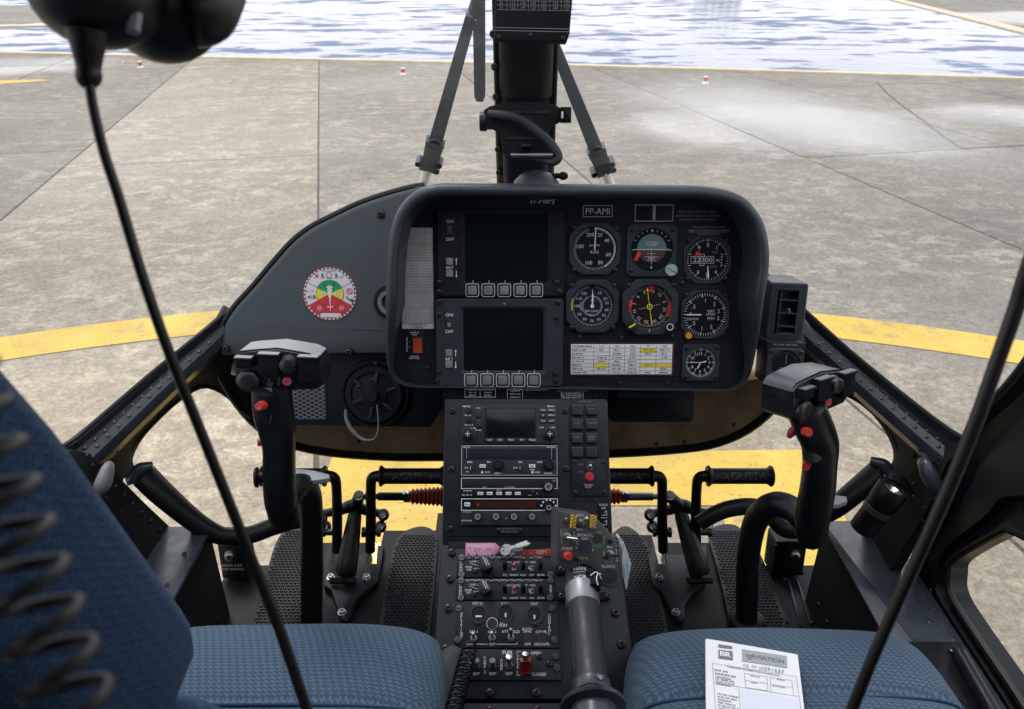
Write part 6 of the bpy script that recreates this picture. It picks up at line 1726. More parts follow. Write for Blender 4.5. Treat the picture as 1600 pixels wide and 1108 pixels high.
# ================================================================== FLIGHT CONTROLS
def ell_loft(m, st, n=20, cap0=True, cap1=True):
    """stations (centre, x half width, y half depth, axis dir, superness)"""
    ls = []
    for c, a, b, ax, sx in st:
        ax = Vector(ax).normalized(); e1 = Vector((1, 0, 0)); e1 = (e1 - ax * e1.dot(ax)).normalized(); e2 = ax.cross(e1)
        row = []
        for i in range(n):
            t = 2 * math.pi * i / n; cc, ss = math.cos(t), math.sin(t)
            row.append(Vector(c) + e1 * (a * math.copysign(abs(cc) ** sx, cc)) + e2 * (b * math.copysign(abs(ss) ** sx, ss)))
        ls.append(row)
    m.loops(ls, cap0=cap0, cap1=cap1)
def cyclic(lab, head, hyaw, hroll, hlean, grip, tube, tuber, shelf, shade, boot):
    base = tube[0][0] if not isinstance(tube[0][0], (int, float)) else P(*tube[0])
    t = thing("cyclic_stick", lab, "control stick", loc=P(*tube[0]), group="cyclic sticks")
    m = MB(); m.tube([P(*q) for q in tube], tuber, 18, 8)
    part("tube", m, M["grip"], t, world=True)
    if boot:
        b = P(*tube[0]); m = MB(); m.lathe(b - Vector((0, 0, .02)), (0, 0, 1), [(.034, 0), (.033, .028), (.031, .038), (.028, .04), (0, .04)], 20); part("floor_collar", m, M["rubber"], t, world=True)
    # grip body
    G = [(P(x, y, d), a, b) for x, y, d, a, b in grip]
    pts = [g[0] for g in G]
    dn = catmull(pts, 6); ra = [v.x for v in catmull([Vector((g[1], g[2], 0)) for g in G], 6)]; rb = [v.y for v in catmull([Vector((g[1], g[2], 0)) for g in G], 6)]
    st = []
    for i, p in enumerate(dn):
        ax = dn[min(i + 1, len(dn) - 1)] - dn[max(0, i - 1)]
        st.append((p, ra[i], rb[i], ax, .86))
    m = MB(); ell_loft(m, st, 24); gb = part("grip", m, M["grip"], t, world=True, angle=60)
    low = dn[-1]; ax = (dn[-1] - dn[-4]).normalized()
    m = MB(); ell_loft(m, [(low - ax * .004, ra[-1] * 1.04, rb[-1] * 1.04, ax, 1), (low + ax * .03, ra[-1] * 1.02, rb[-1] * 1.02, ax, 1), (low + ax * .033, ra[-1] * .9, rb[-1] * .9, ax, 1), (low + ax * .045, ra[-1] * .84, rb[-1] * .84, ax, 1), (low + ax * .048, ra[-1] * .7, rb[-1] * .7, ax, 1)], 24)
    part("grip_socket", m, M["rubber"], t, world=True)
    # switch head
    HF = Frame(P(*head), hlean, hyaw, hroll)
    W_, H_, D_ = .113, .053, .050
    tl = [(-W_ / 2, -H_ * .36), (-W_ / 2, H_ * .30), (-W_ * .42, H_ * .44), (-W_ * .30, H_ * .48), (0, H_ * .55), (W_ * .36, H_ * .44), (W_ * .45, H_ * .36), (W_ / 2, H_ * .15), (W_ / 2, -H_ * .34), (W_ * .44, -H_ * .46), (W_ * .1, -H_ * .5), (-W_ * .42, -H_ * .5)][::-1]
    m = MB(); m.prism(tl, -D_, 0, .004)
    m.xf(HF.m); hd = part("switch_head", m, M["grip"], t, world=True, angle=40)
    def hp(nm, fn, mt, par=hd, lb=None):
        mm = MB(); fn(mm); mm.xf(HF.m); return part(nm, mm, M[mt], par, world=True, label=lb)
    cap = [(-W_ / 2 - .0006, H_ * .26), (-W_ * .43, H_ * .43), (-W_ * .30, H_ * .475), (0, H_ * .545), (W_ * .36, H_ * .435), (W_ * .46, H_ * .33)]
    hp("worn_top", lambda q: q.sheet([[(x, y + .0012, z) for x, y in cap] for z in (-D_ * .96, -.004)], (0, .0006, 0)), "greycap" if shade else "strip")
    for x, y, w_, h_ in ((-.040, .012, .022, .014), (-.008, .010, .026, .030), (.042, .006, .026, .034)):
        hp("switch_hood", lambda q: (q.prism(rrect(x, y, w_, h_, .003, 3), -.002, .011, .002), q.box(x, y + h_ / 2 - .001, .007, w_ + .001, .0025, .013, .0006)), "matte")
        hp("hood_edge", lambda q: q.box(x, y + h_ / 2 + .0008, .0075, w_, .0016, .011, .0004), "greycap" if shade else "strip")
    hp("trim_hat", lambda q: q.lathe((.016, .011, -.001), (0, 0, 1), [(.0125, 0), (.0125, .008), (.010, .010), (.010, .014), (.007, .016), (0, .016)], 22), "darkcap")
    hp("trim_hat", lambda q: q.lathe((-.038, -.014, -.001), (0, 0, 1), [(.0145, 0), (.0145, .006), (.012, .009), (.008, .010), (0, .009)], 22), "darkcap")
    hp("push_button", lambda q: q.lathe((.012, -.013, -.001), (0, 0, 1), [(.0062, 0), (.0062, .0035), (.0052, .0045), (.0018, .0045), (.0016, .003), (0, .003)], 18), "pink")
    def tx(q):
        q.text("CARGO", -.013, -.018, .0032, .0006, rot=1.35); q.text("REL", -.009, -.018, .0032, .0006, rot=1.35); q.text("FLOAT", .001, -.012, .0032, .0006, rot=1.5)
    hp("lettering", tx, "dim")
    return t, gb, HF, dn, ra, rb
def btn(par, p, ax, r, h, mt="red", n=14, lab=None, name="push_button"):
    m = MB(); m.lathe(p, ax, [(r * 1.1, -.006), (r * 1.1, h * .3), (r, h * .35), (r * .95, h), (r * .5, h * 1.02), (0, h * .85)], n); return part(name, m, M[mt], par, world=True, label=lab)
# ---- co-pilot stick
t, gb, HF, dn, ra, rb = cyclic("black cyclic stick with worn pale grey head top, standing before the mesh grille", (434, 580, .98), 0, -2, 12,
    [(424, 604, .985, .0245, .025), (427, 640, 1.0, .0255, .026), (433, 668, 1.015, .0245, .025), (436, 700, 1.04, .0215, .023), (436, 740, 1.075, .0225, .024), (438, 776, 1.115, .0230, .024), (440, 788, 1.13, .0225, .0235)],
    [(487, 985, 1.40), (487, 930, 1.37), (487, 860, 1.325), (486, 800, 1.27), (481, 768, 1.225), (466, 760, 1.185), (446, 785, 1.145)], [.0195, .0195, .0195, .0195, .0200, .0195, .018], None, True, False)
m = MB(); q = [P(405, 617, .975), P(398, 640, .985), P(395, 656, .99), P(404, 668, 1.0), P(418, 650, .985)]
m.loops([[P(404, 606, .985), P(425, 606, .972), P(428, 628, .975), P(402, 628, .99)], [P(400, 640, .99), P(424, 640, .972), P(424, 646, .974), P(398, 652, .992)], [P(395, 654, .995), P(424, 655, .975), P(422, 662, .978), P(398, 660, .998)], [P(402, 672, 1.01), P(414, 668, .995), P(414, 672, .998), P(404, 676, 1.012)]])
part("thumb_ledge", m, M["strip"], gb, world=True, angle=30)
btn(gb, P(408, 634, .962), (-.25, -.85, .35), .0055, .006, "red", lab="upper red thumb button")
btn(gb, P(412, 691, 1.03), (-.95, -.3, .1), .005, .008, "red", lab="lower red side button")
m = MB(); m.lathe(P(415, 745, 1.075), (-1, -.1, 0), [(.008, 0), (.007, .010), (.015, .011), (.014, .014), (0, .015)], 16); part("trigger_knob", m, M["rubber"], gb, world=True)
inst("slot_screw", SLOT, gb, ROOTF[t.name] @ P(440, 770, 1.082), face_axes((0, -.8, .6)), .0045)
sh = [(444, 757), (452, 744), (462, 734), (490, 737), (514, 743), (516, 749), (498, 752)]
m = MB(); m.prism([(p.x, p.y) for p in [atz(x, y, 1.165) for x, y in sh]], 1.160, 1.168, .0015); part("hand_rest", m, M["greycap"], t, world=True)
# ---- pilot stick
t, gb, HF, dn, ra, rb = cyclic("black cyclic stick with turned head and arched tube beside the air vent", (1284, 616, .99), 33, -4, 12,
    [(1258, 636, .985, .0245, .025), (1268, 660, 1.0, .0255, .026), (1280, 690, 1.03, .0245, .025), (1281, 722, 1.055, .0222, .024), (1278, 760, 1.09, .0235, .024), (1271, 798, 1.125, .0240, .025), (1269, 816, 1.145, .0235, .024)],
    [(1166, 978, 1.405), (1167, 930, 1.375), (1169, 870, 1.335), (1178, 822, 1.285), (1194, 797, 1.245), (1216, 788, 1.21), (1240, 797, 1.185), (1258, 815, 1.165)], [.0195, .0195, .0195, .0200, .0205, .0205, .020, .019], None, False, True)
m = MB(); m.loops([[P(1232, 642, 1.0), P(1252, 640, .975), P(1262, 662, .972), P(1240, 664, 1.0)], [P(1240, 664, 1.0), P(1262, 664, .97), P(1280, 676, .972), P(1250, 680, 1.0)], [P(1246, 682, 1.01), P(1268, 684, .985), P(1284, 682, .985), P(1256, 692, 1.01)]])
part("thumb_ledge", m, M["strip"], gb, world=True, angle=30)
btn(gb, P(1261, 675, .966), (.0, -.9, .45), .0055, .006, "red", lab="upper red thumb button")
btn(gb, P(1260, 728, 1.028), (-.5, -.85, .2), .005, .006, "red", lab="lower red side button")
m = MB(); m.tube([P(1248, 666, 1.02), P(1238, 675, 1.022), P(1232, 684, 1.024)], [.005, .006, .003], 10, 4); part("trigger", m, M["red"], gb, world=True, label="red trigger")
m = MB(); m.lathe(P(1268, 708, 1.02), (.1, -.9, .4), [(.013, 0), (.013, .006), (.010, .008), (0, .009)], 18); part("trim_hat", m, M["darkcap"], gb, world=True)
inst("slot_screw", SLOT, gb, ROOTF[t.name] @ P(1286, 806, 1.105), face_axes((.55, -.7, .4)), .0045)
sh = [(1296, 780), (1300, 774), (1322, 777), (1324, 784), (1310, 790), (1294, 790)]
m = MB(); m.prism([(p.x, p.y) for p in [atz(x, y, 1.115) for x, y in sh]], 1.109, 1.117, .0015); part("hand_rest", m, M["greycap"], t, world=True)

# ---- collective lever
CF = Frame(P(912, 862, .985), 33, 7, -5)
F = CF
col = thing("collective_lever", "thick black collective lever with a switch box and red start button on its head", "control lever", loc=P(925, 1100, .86))
def cpart(nm, m, mt, par=None, lab=None, angle=38): m.xf(CF.m); return part(nm, m, M[mt], par or col, world=True, label=lab, angle=angle)
o = [F.hit(x, y) for x, y in ((871, 798), (928, 806), (941, 819), (963, 843), (969, 914), (961, 921), (940, 916), (934, 899), (926, 888), (912, 882), (899, 886), (892, 890), (870, 884))]
m = MB(); m.prism(o, -.052, 0, .0025); hd = cpart("switch_box", m, "boxgrey", angle=30)
o2 = [F.hit(x, y) for x, y in ((868, 800), (872, 800), (871, 883), (866, 883))]
m = MB(); m.loops([[Vector((*F.hit(x, y, z), z)) for x, y in ((870, 799), (869.5, 883))] for z in (-.002, -.034)] , closed=False)
z = .0005
m = MB()
txt(m, "HYC", 907, 805.5, 4.0, z, fr=F); txt(m, "HYC", 906, 827.5, 3.8, z, fr=F)
vt = lambda s, x, y, st_: [txt(m, c_, x + i * .3, y + i * st_, 3.4, z, fr=F) for i, c_ in enumerate(s)]
vt("LDGLT", 877, 827, 5.0); vt("TAXI", 897, 832.5, 4.2)
txt(m, "SRCH LT", 913, 836, 4.0, z, fr=F); txt(m, "EXT", 914, 842, 3.6, z, fr=F); txt(m, "L", 901, 855, 3.4, z, fr=F); txt(m, "R", 926.5, 859.5, 3.4, z, fr=F)
txt(m, "START", 886.5, 857.3, 4.2, z, fr=F); txt(m, "INC", 953, 855, 3.6, z, fr=F); vt("NR", 943.5, 863, 4.6); vt("TRIM", 963, 861, 5.0); txt(m, "FLOATS", 951, 885, 4.2, z, fr=F)
for a, b in (((905, 834), (902, 835)), ((902, 835), (901, 848)), ((901, 848), (904, 852)), ((924, 837), (927, 839))): m.line(*F.hit(*a, z), *F.hit(*b, z), .0005, z)
cpart("white_print", m, "white", hd)
m = MB(); txt(m, "BOTH", 887, 827.5, 4.0, z, fr=F); txt(m, "OFF", 885.5, 849, 3.8, z, fr=F); txt(m, "ON", 934, 832, 3.8, z, fr=F); txt(m, "STOW", 933, 853.5, 3.8, z, fr=F); txt(m, "RETR", 913, 872.5, 3.8, z, fr=F); txt(m, "DECR", 952, 877, 3.8, z, fr=F); vt("OFF", 943.5, 839.5, 4.8)
cpart("green_print", m, "green", hd)
for x, y, r in ((914, 856, 10.5), (933.5, 842, 6.6), (951, 902, 11.8)):
    h = F.hit(x, y, 0); k = F.k(x, y); m = MB(); m.lathe((*h, 0), (0, 0, 1), [(r * k * 1.1, 0), (r * k * 1.08, .0008), (r * k, .0006), (r * k * .97, -.0005 + .0008), (0, .001)], 30); rc2 = cpart("blanked_switch", m, "bezel", hd)
for x in (894.5, 925.5):
    h = F.hit(x, 815, 0); k = F.k(x, 815)
    m = MB(); m.prism([(h[0] - 4.5 * k, h[1] - 9 * k), (h[0] + 3.5 * k, h[1] - 9 * k), (h[0] + 5 * k, h[1] + 10 * k), (h[0] - 3 * k, h[1] + 10 * k)], 0, .009, .0008); gd = cpart("switch_guard", m, "amber", hd)
    m = MB()
    for j in range(4):
        y = h[1] + (-7 + 5 * j) * k; m.flat([(h[0] - 3.9 * k, y - 1.5 * k), (h[0] + 3.9 * k, y + 2.5 * k), (h[0] + 4.1 * k, y + 4.3 * k), (h[0] - 3.7 * k, y + .5 * k)], .0094)
    cpart("guard_stripes", m, "ink", gd)
def ctoggle(x, y, d, L, mt="steel", nut=6.0):
    h = F.hit(x, y, 0); k = F.k(x, y); m = MB(); m.lathe((*h, 0), (0, 0, 1), [(nut * k, 0), (nut * k, .003), (nut * .7 * k, .004), (0, .004)], 14); b = cpart("toggle_switch", m, "dsteel", hd)
    m = MB(); m.lathe(Vector((*h, .003)), Vector(d), [(.0013, 0), (.0018, L * .4), (.0024, L * .85), (.0018, L), (0, L)], 12); cpart("lever", m, mt, b)
ctoggle(907, 817, (.45, .6, .7), .014); ctoggle(885, 839.5, (1.0, -.1, .5), .015, nut=7.5); ctoggle(952, 867, (.9, .1, .5), .012, "darkcap", 7.5)
h = F.hit(886.5, 868.5, 0); k = F.k(886, 868); m = MB(); m.lathe((*h, 0), (0, 0, 1), [(7.5 * k, 0), (7.2 * k, .003), (6.4 * k, .0032), (6.2 * k, .008), (5 * k, .009), (0, .0088)], 20); cpart("start_button", m, "red", hd, "red start button")
for x, y in ((884.5, 813), (954, 845.5), (902, 873.5)):
    h = F.hit(x, y, 0); m = MB(); m.lathe((*h, 0), (0, 0, 1), [(.0036, 0), (.0034, .002), (.002, .0026), (.0016, .001), (0, .001)], 12); cpart("screw", m, "dsteel" if x == 884.5 else "screw", hd)
# neck, sleeve, twist grip, ring and flange: one axis from the box down to the floor pivot
a0, a1 = P(906, 896, 1.00), P(927, 1105, .845)
ax = (a1 - a0); L = ax.length; ax.normalize()
def seg(nm, f0, prof, mt, lab=None, n=30):
    m = MB(); m.lathe(a0 + ax * (L * f0), ax, prof, n); return part(nm, m, M[mt], col, world=True, label=lab)
seg("neck", -.05, [(0, 0), (.017, 0), (.0195, .012), (.0195, .055)], "strip")
sv = seg("throttle_sleeve", .13, [(.0195, -.0), (.0215, .0), (.0215, .026), (.0205, .028), (.019, .028)], "sleeve")
seg("twist_grip", .255, [(.0195, 0), (.0205, .001), (.0208, .02), (.0205, .08), (.0205, .135)], "twist")
m = MB()
e_ = [a0 + ax * (L * (.29 + .5 * i / 12)) for i in range(13)]; side = Vector((-.72, -.55, .42)).normalized()
side = (side - ax * side.dot(ax)).normalized()
m.tube([p + side * (.0206 + .0003) + ax.cross(side) * (.0016 * math.sin(i * .7)) for i, p in enumerate(e_)], .0009, 6, 2); part("grip_seam", m, M["socket"], col, world=True)
cr_ = seg("clamp_ring", .845, [(.0205, 0), (.0222, .001), (.0225, .012), (.0215, .014), (.019, .014)], "strip")
seg("flange", .925, [(.018, 0), (.022, .004), (.036, .010), (.0375, .012), (.036, .015), (.026, .018), (.025, .06), (.0, .06)], "strip")
seg("lower_tube", 1.05, [(.024, 0), (.024, .12), (0, .12)], "matte")
up_ = Vector((0, -.6, .8)); up_ = (up_ - ax * up_.dot(ax)).normalized()
p = a0 + ax * (L * .88) + (up_ * .9 + ax.cross(up_) * -.35).normalized() * .0222
m = MB(); m.lathe(p, (up_ * .9 + ax.cross(up_) * -.35), [(.0035, -.002), (.0033, .002), (.002, .0024), (0, .0015)], 12); part("ring_screw", m, M["dsteel"], cr_, world=True)
m = MB()
def cyl_text(s, f_, ang0, hh, rr_, back=False):
    sx_ = ax.cross(up_)
    def mp(p): 
        th = ang0 + p[0] / rr_
        return a0 + ax * (L * f_ - p[1]) + (up_ * math.cos(th) - sx_ * math.sin(th) * -1 * -1) * rr_
    m.text(s, 0, 0, hh, 0, mapf=mp)
cyl_text("MAN", .045, -.1, .0052, .0200); cyl_text("NOR", .115, -.1, .0052, .0200)
for f_ in (.075, .145):
    pts = [a0 + ax * (L * f_) + (up_ * math.cos(t_) - ax.cross(up_) * math.sin(t_)) * .0201 for t_ in [-.5 + .1 * i for i in range(9)]]
    m.tube(pts, .0003, 4, 0)
part("collar_print", m, M["white"], col, world=True)
m = MB(); sx_ = ax.cross(up_)
pp_ = lambda f_, th, r_: a0 + ax * (L * f_) + (up_ * math.cos(th) - sx_ * math.sin(th)) * r_
m.tube([pp_(.06, .55, .0212), pp_(.10, .75, .0216), pp_(.15, .85, .0216), pp_(.20, .75, .0225)], .0075, 10, 4); part("latch", m, M["matte"], col, world=True)
m = MB(); m.tube([pp_(.08, 1.0, .03), pp_(.11, .72, .031), pp_(.16, .60, .031), pp_(.20, .70, .029)], .0007, 6, 5); m.tube([pp_(.125, .42, .026), pp_(.10, .62, .0305), pp_(.10, .82, .030), pp_(.115, 1.05, .029)], .0007, 6, 5); part("lock_wire", m, M["white"], col, world=True, label="twist of white locking wire")
# folded plastic bag tucked between the lever box and the pedestal edge
m = MB()
bg_ = [[(962, 836, 1.03), (972, 850, 1.02), (979, 868, 1.03), (984, 884, 1.03)], [(966, 842, 1.02), (973, 858, 1.012), (980, 880, 1.02), (982, 896, 1.025)], [(968, 860, 1.02), (972, 876, 1.01), (977, 896, 1.012), (979, 912, 1.02)], [(969, 884, 1.02), (972, 896, 1.012), (976, 910, 1.015), (978, 922, 1.025)]]
m.sheet([[P(*q) for q in r_] for r_ in bg_], (.003, .006, -.002))
single("plastic_bag", m, M["bag"], "crumpled clear plastic bag tucked beside the collective switch box", "bag", angle=20)

# ================================================================== PEDALS, FLOOR PADS, FOOT SWITCHES
def pedals(X, px0, lab, lefthalf, damper):
    t = thing("rudder_pedals", lab, "pedals", loc=(X, 1.2, .752), group="rudder pedal sets")
    zt, yt = .992, 1.205
    for s_ in (-1, 1):
        ex, L, bx = X + s_ * .034, .125, X * 1.072 + s_ * .035
        m = MB(); m.tube([(bx, 1.222, .785), (bx * .5 + ex * .5, 1.215, .875), (ex + (bx - ex) * .12, yt + .003, zt - .035), (ex + s_ * .003, yt, zt - .006), (ex + s_ * .018, yt, zt), (ex + s_ * .05, yt, zt)], [.0105, .0105, .010, .0105, .0115, .0115], 14, 6)
        ar = part("pedal_arm", m, M["rubber"], t, world=True)
        m = MB(); m.lathe((ex + s_ * .018, yt, zt), (s_, 0, 0), [(.0115, 0), (.020, .001), (.021, .004), (.017, .008), (.0155, .012), (.0155, L - .008), (.0175, L - .004), (.021, L), (.020, L + .003), (0, L + .003)], 26)
        pb_ = part("pedal_bar", m, M["rubber"], t, world=True)
        m = MB(); r_ = .0161; xc = ex + s_ * (.018 + .070)
        yc = math.atan2(.62, .78)
        def wrap(p): 
            th = yc + p[1] / r_
            return (xc + p[0], yt - r_ * math.cos(th), zt + r_ * math.sin(th))
        for dr in (0, .0006):
            m.text("AGUSTA", 0, 0, .0155, 0, sx=1.02, mapf=lambda p: Vector(wrap(p)) + Vector((0, -.8, .6)) * dr)
        part("raised_lettering", m, M["strip"], pb_, world=True)
        m = MB(); m.lathe((bx - s_ * .012, 1.222, .835), (s_, 0, 0), [(.011, 0), (.011, .006), (.007, .007), (.007, .030), (.010, .031), (.010, .038), (0, .038)], 12); part("pivot_bolt", m, M["screw"], t, world=True)
    # floor bracket: a forked plate tapering to one bolt
    k_ = px0 - 553
    q = [(515, 852), (505, 873), (506, 914), (517, 921), (527, 949), (531, 966), (541, 971), (548, 964), (551, 946), (562, 930), (590, 908), (597, 873), (600, 852), (590, 852), (588, 880), (571, 880), (571, 866), (533, 866), (532, 880), (517, 880), (519, 852)]
    m = MB(); m.prism([tuple(atz(x + k_ + (0 if px0 < 800 else (y - 905) * .16), y, .768))[:2] for x, y in q], .752, .768, .003)
    br = part("floor_bracket", m, M["frame"], t, world=True)
    for x, y in ((517, 903), (573, 903), (534.5, 958)):
        x2 = x + k_ + (0 if px0 < 800 else (y - 905) * .16); p = atz(x2, y, .769)
        m = MB(); m.lathe(p, (0, 0, 1), [(.0085, 0), (.0085, .002), (.0062, .0022), (.0062, .007), (.005, .008), (.003, .008), (.0028, .004), (0, .004)], 6 if False else 12); part("bolt", m, M["steel"] if px0 < 800 else M["dsteel"], br, world=True)
        if px0 < 800:
            m = MB(); m.line(p.x + .002, p.y - .010, p.x + .008, p.y - .004, .002, .7686); part("torque_mark", m, M["pink"], br, world=True)
    # centre damper with its T handle, cross link and rod ends
    dlt = 0 if px0 < 800 else -.012
    c0, c1 = Vector((X * 1.07 + (.030 if px0 >= 800 else -.004), 1.150, .782)), Vector((X * 1.07 + (0 if px0 >= 800 else .006), 1.24, .862))
    d = (c1 - c0).normalized(); Ld = (c1 - c0).length
    m = MB(); m.lathe(c0, d, [(0, 0), (.017, 0), (.0215, .006), (.021, .03), (.0185, .07), (.0145, Ld), (.010, Ld + .015), (0, Ld + .015)], 20); dm = part("damper", m, M["rubber"], t, world=True)
    m = MB(); m.box(0, 0, 0, .052, .011, .010, .002); m.box(0, .009, 0.001, .011, .022, .011, .002); m.xf(Matrix.Translation(c0 + Vector((-.004, -.008, -.004))) @ Matrix.Rotation(rad(35), 4, 'X')); part("adjuster_handle", m, M["matte"], t, world=True)
    m = MB(); m.tube([(X * 1.07 - .066, 1.245, .864), (X * 1.07 - .03, 1.25, .868), (X * 1.07 + .003, 1.252, .880), (X * 1.07 + .03, 1.25, .868), (X * 1.07 + .066, 1.245, .864)], [.008, .010, .014, .010, .008], 10, 5); part("cross_link", m, M["frame"], t, world=True)
    m = MB(); m.tube([(X * 1.07 + .004, 1.25, .875), (X * 1.07 + (.018 if px0 < 800 else -.028), 1.252, .905)], [.013, .012], 12, 0); part("centre_lug", m, M["frame"], t, world=True)
    X7 = X * 1.07
    for x, z_ in ((X7 - .066, .866), (X7 + .066, .866), (X7 - .058, .834), (X7 + .058, .834)):
        m = MB(); m.sphere((x, 1.24, z_), .0125, .0125, .0135, 14, 8); rod = part("rod_end", m, M["frame"], t, world=True)
        m = MB(); m.lathe((x, 1.230, z_ + .008), (0, -.55, .83), [(.0085, 0), (.0085, .003), (.0055, .0035), (.0055, .008), (0, .008)], 8); part("nut", m, M["dsteel"], rod, world=True)
    for s_ in (-1, 1):
        m = MB(); m.tube([(X7 + s_ * .066, 1.24, .862), (X7 + s_ * .058, 1.24, .838)], .005, 8, 0); part("link_rod", m, M["frame"], t, world=True)
    m = MB(); m.lathe((X7 + (.018 if px0 < 800 else -.028), 1.248, .908), (0, -.5, .86), [(.011, 0), (.011, .006), (.007, .0065), (.007, .012), (0, .012)], 8); part("top_bolt", m, M["dsteel"], t, world=True)
    # push rod through the red bellows into the console
    side = 1 if px0 < 800 else -1
    y0, z0 = 1.25, .906
    x_c = -.155 if side > 0 else .170
    prof = [(.008, 0), (.011, .002)]
    for i in range(9): prof += [(.0115 + .0006 * i, .004 + i * .0085), (.0165 + .0007 * i, .008 + i * .0085)]
    prof += [(.012, .082), (0, .082)]
    m = MB(); m.lathe((x_c - side * .058, y0, z0), (side, 0, 0), prof, 24); bw = part("bellows", m, M["bellows"], t, world=True, label="red rubber bellows", angle=70)
    m = MB(); m.lathe((x_c - side * .062, y0, z0), (side, 0, 0), [(.010, -.006), (.0125, -.006), (.0125, .006), (.010, .006)], 20); m.box(x_c - side * .062, y0 - .010, z0 + .013, .012, .012, .010, .001); part("hose_clamp", m, M["steel"], t, world=True)
    m = MB(); m.lathe((x_c - side * .066, y0, z0), (-side, 0, 0), [(.0085, 0), (.0085, .055), (.006, .057), (.006, .075), (.0085, .076), (.0085, .082), (.005, .083), (.005, .10), (0, .10)], 14); part("push_rod", m, M["frame"] if side > 0 else M["dsteel"], t, world=True)
pedals(-.312, 553, "set of black rudder pedals with bright steel bracket bolts, beside the straight stick tube", True, 0)
pedals(.330, 1066, "set of black rudder pedals in front of the seat with the paper form", False, 0)

def floor_pad(outline, lab, zz=.760):
    o = [tuple(atz(x, y, zz + .004))[:2] for x, y in outline]
    o = [tuple(p)[:2] for p in catmull([Vector((*p, 0)) for p in o], 4)]
    m = MB(); m.prism(o, .752, zz, .002)
    pd_ = single("floor_pad", m, M["rubber"], lab, "floor mat", group="ribbed heel pads")
    xs, ys = [p[0] for p in o], [p[1] for p in o]
    def inside(x, y):
        c = False
        for i in range(len(o)):
            (x1, y1), (x2, y2) = o[i - 1], o[i]
            if (y1 > y) != (y2 > y) and x < (x2 - x1) * (y - y1) / (y2 - y1) + x1: c = not c
        return c
    m = MB(); s_ = .0085
    ny = int((max(ys) - min(ys)) / s_) + 1; nx = int((max(xs) - min(xs)) / s_) + 1
    for j in range(ny):
        for i in range(nx):
            x, y = min(xs) + (i + (.5 if j % 2 else 0)) * s_ * 1.02, min(ys) + j * s_ * .92
            if not (inside(x, y) and inside(x - .006, y) and inside(x + .006, y) and inside(x, y - .006) and inside(x, y + .006)): continue
            b = [m.vert((x + .0040 * c, y + .0044 * d, zz)) for c, d in ((1, 0), (0, 1), (-1, 0), (0, -1))]
            tt = [m.vert((x + .0018 * c, y + .0018 * d, zz + .0028)) for c, d in ((1, 0), (0, 1), (-1, 0), (0, -1))]
            for a in range(4): m.face(b[a], b[(a + 1) % 4], tt[(a + 1) % 4], tt[a])
            m.face(*tt)
    part("tread", m, M["tread"], pd_, kind="stuff", world=True, angle=10)
floor_pad([(384, 1000), (408, 920), (430, 846), (450, 822), (475, 814), (500, 820), (502, 880), (496, 1000)], "black studded heel pad behind the tube of the stick with the worn grey head")
floor_pad([(586, 1010), (600, 920), (612, 858), (624, 834), (642, 823), (662, 820), (678, 827), (684, 842), (680, 900), (668, 1020)], "black studded heel pad between the rudder pedals with bright bolts and the radio console")
floor_pad([(958, 830), (972, 820), (986, 822), (1003, 836), (1014, 852), (1028, 910), (1042, 1000), (985, 1010), (962, 900)], "black studded heel pad below the collective switch box and its plastic bag")
floor_pad([(1146, 1000), (1126, 905), (1108, 838), (1114, 822), (1136, 816), (1158, 823), (1186, 858), (1206, 905), (1232, 985), (1200, 1000)], "black studded heel pad partly behind the bent tube of the turned stick")
def footswitch(x0, y0, x1, y1, px, py, lab, text):
    b = atz((x0 + x1) / 2, y1, .752)
    fr = Frame(Vector((b.x, b.y - .002, .80)), 8)
    t = thing("foot_switch", lab, "foot switch", loc=(b.x, b.y, .752), group="foot switches on the floor")
    w_ = abs(fr.rect(x0, y0, x1, y1)[2]); h_ = abs(fr.rect(x0, y0, x1, y1)[3])
    c = fr.rect(x0, y0, x1, y1)
    m = MB(); m.prism(rrect(c[0], c[1], w_, h_, .003, 3), -.05, 0, .002); m.xf(fr.m); bx = part("box", m, M["frame"], t, world=True)
    m = MB(); h = fr.hit(px, py); m.lathe((*h, 0), (0, 0, 1), [(.0125, 0), (.0125, .003), (.010, .004), (.010, .009), (.0075, .012), (.004, .0125), (.0035, .010), (0, .010)], 20); m.xf(fr.m); part("plunger", m, M["dsteel"], bx, world=True)
    if text:
        m = MB(); txt(m, "RADIO & ICS", (x0 + x1) / 2 - 1, 883.5, 4.0, .0005, fr=fr); txt(m, "FOOT SWITCH", (x0 + x1) / 2 - 1, 889.5, 4.0, .0005, fr=fr); m.xf(fr.m); part("lettering", m, M["grey"], bx, world=True)
    for sx, sy in ((x0 + 4, y0 + 6), (x1 - 4, y1 - 5)): inst("screw", SCREW, bx, ROOTF[t.name] @ fr.w(*fr.hit(sx, sy), 0), face_axes(fr.m.to_3x3() @ Vector((0, 0, 1))), .0035)
footswitch(343, 845, 384, 904, 361, 867, "small black foot switch box with lettering under its steel plunger", True)
footswitch(1209, 846, 1258, 900, 1240, 866, "small black foot switch box without lettering, under the turned stick", False)
m = MB(); m.prism([tuple(atz(x, y, .756))[:2] for x, y in ((1206, 958), (1226, 955), (1232, 972), (1210, 974))], .7515, .756, .001)
single("floor_cover", m, M["socket"], "small black square cover on the floor behind the turned stick", "cover")
m = MB()
for p in ((1270, 972), (1225, 985), (340, 968), (405, 893), (1225, 905)): inst("screw", SCREW, floor, ROOTF[floor.name] @ atz(*p, .7502), None, .0055)
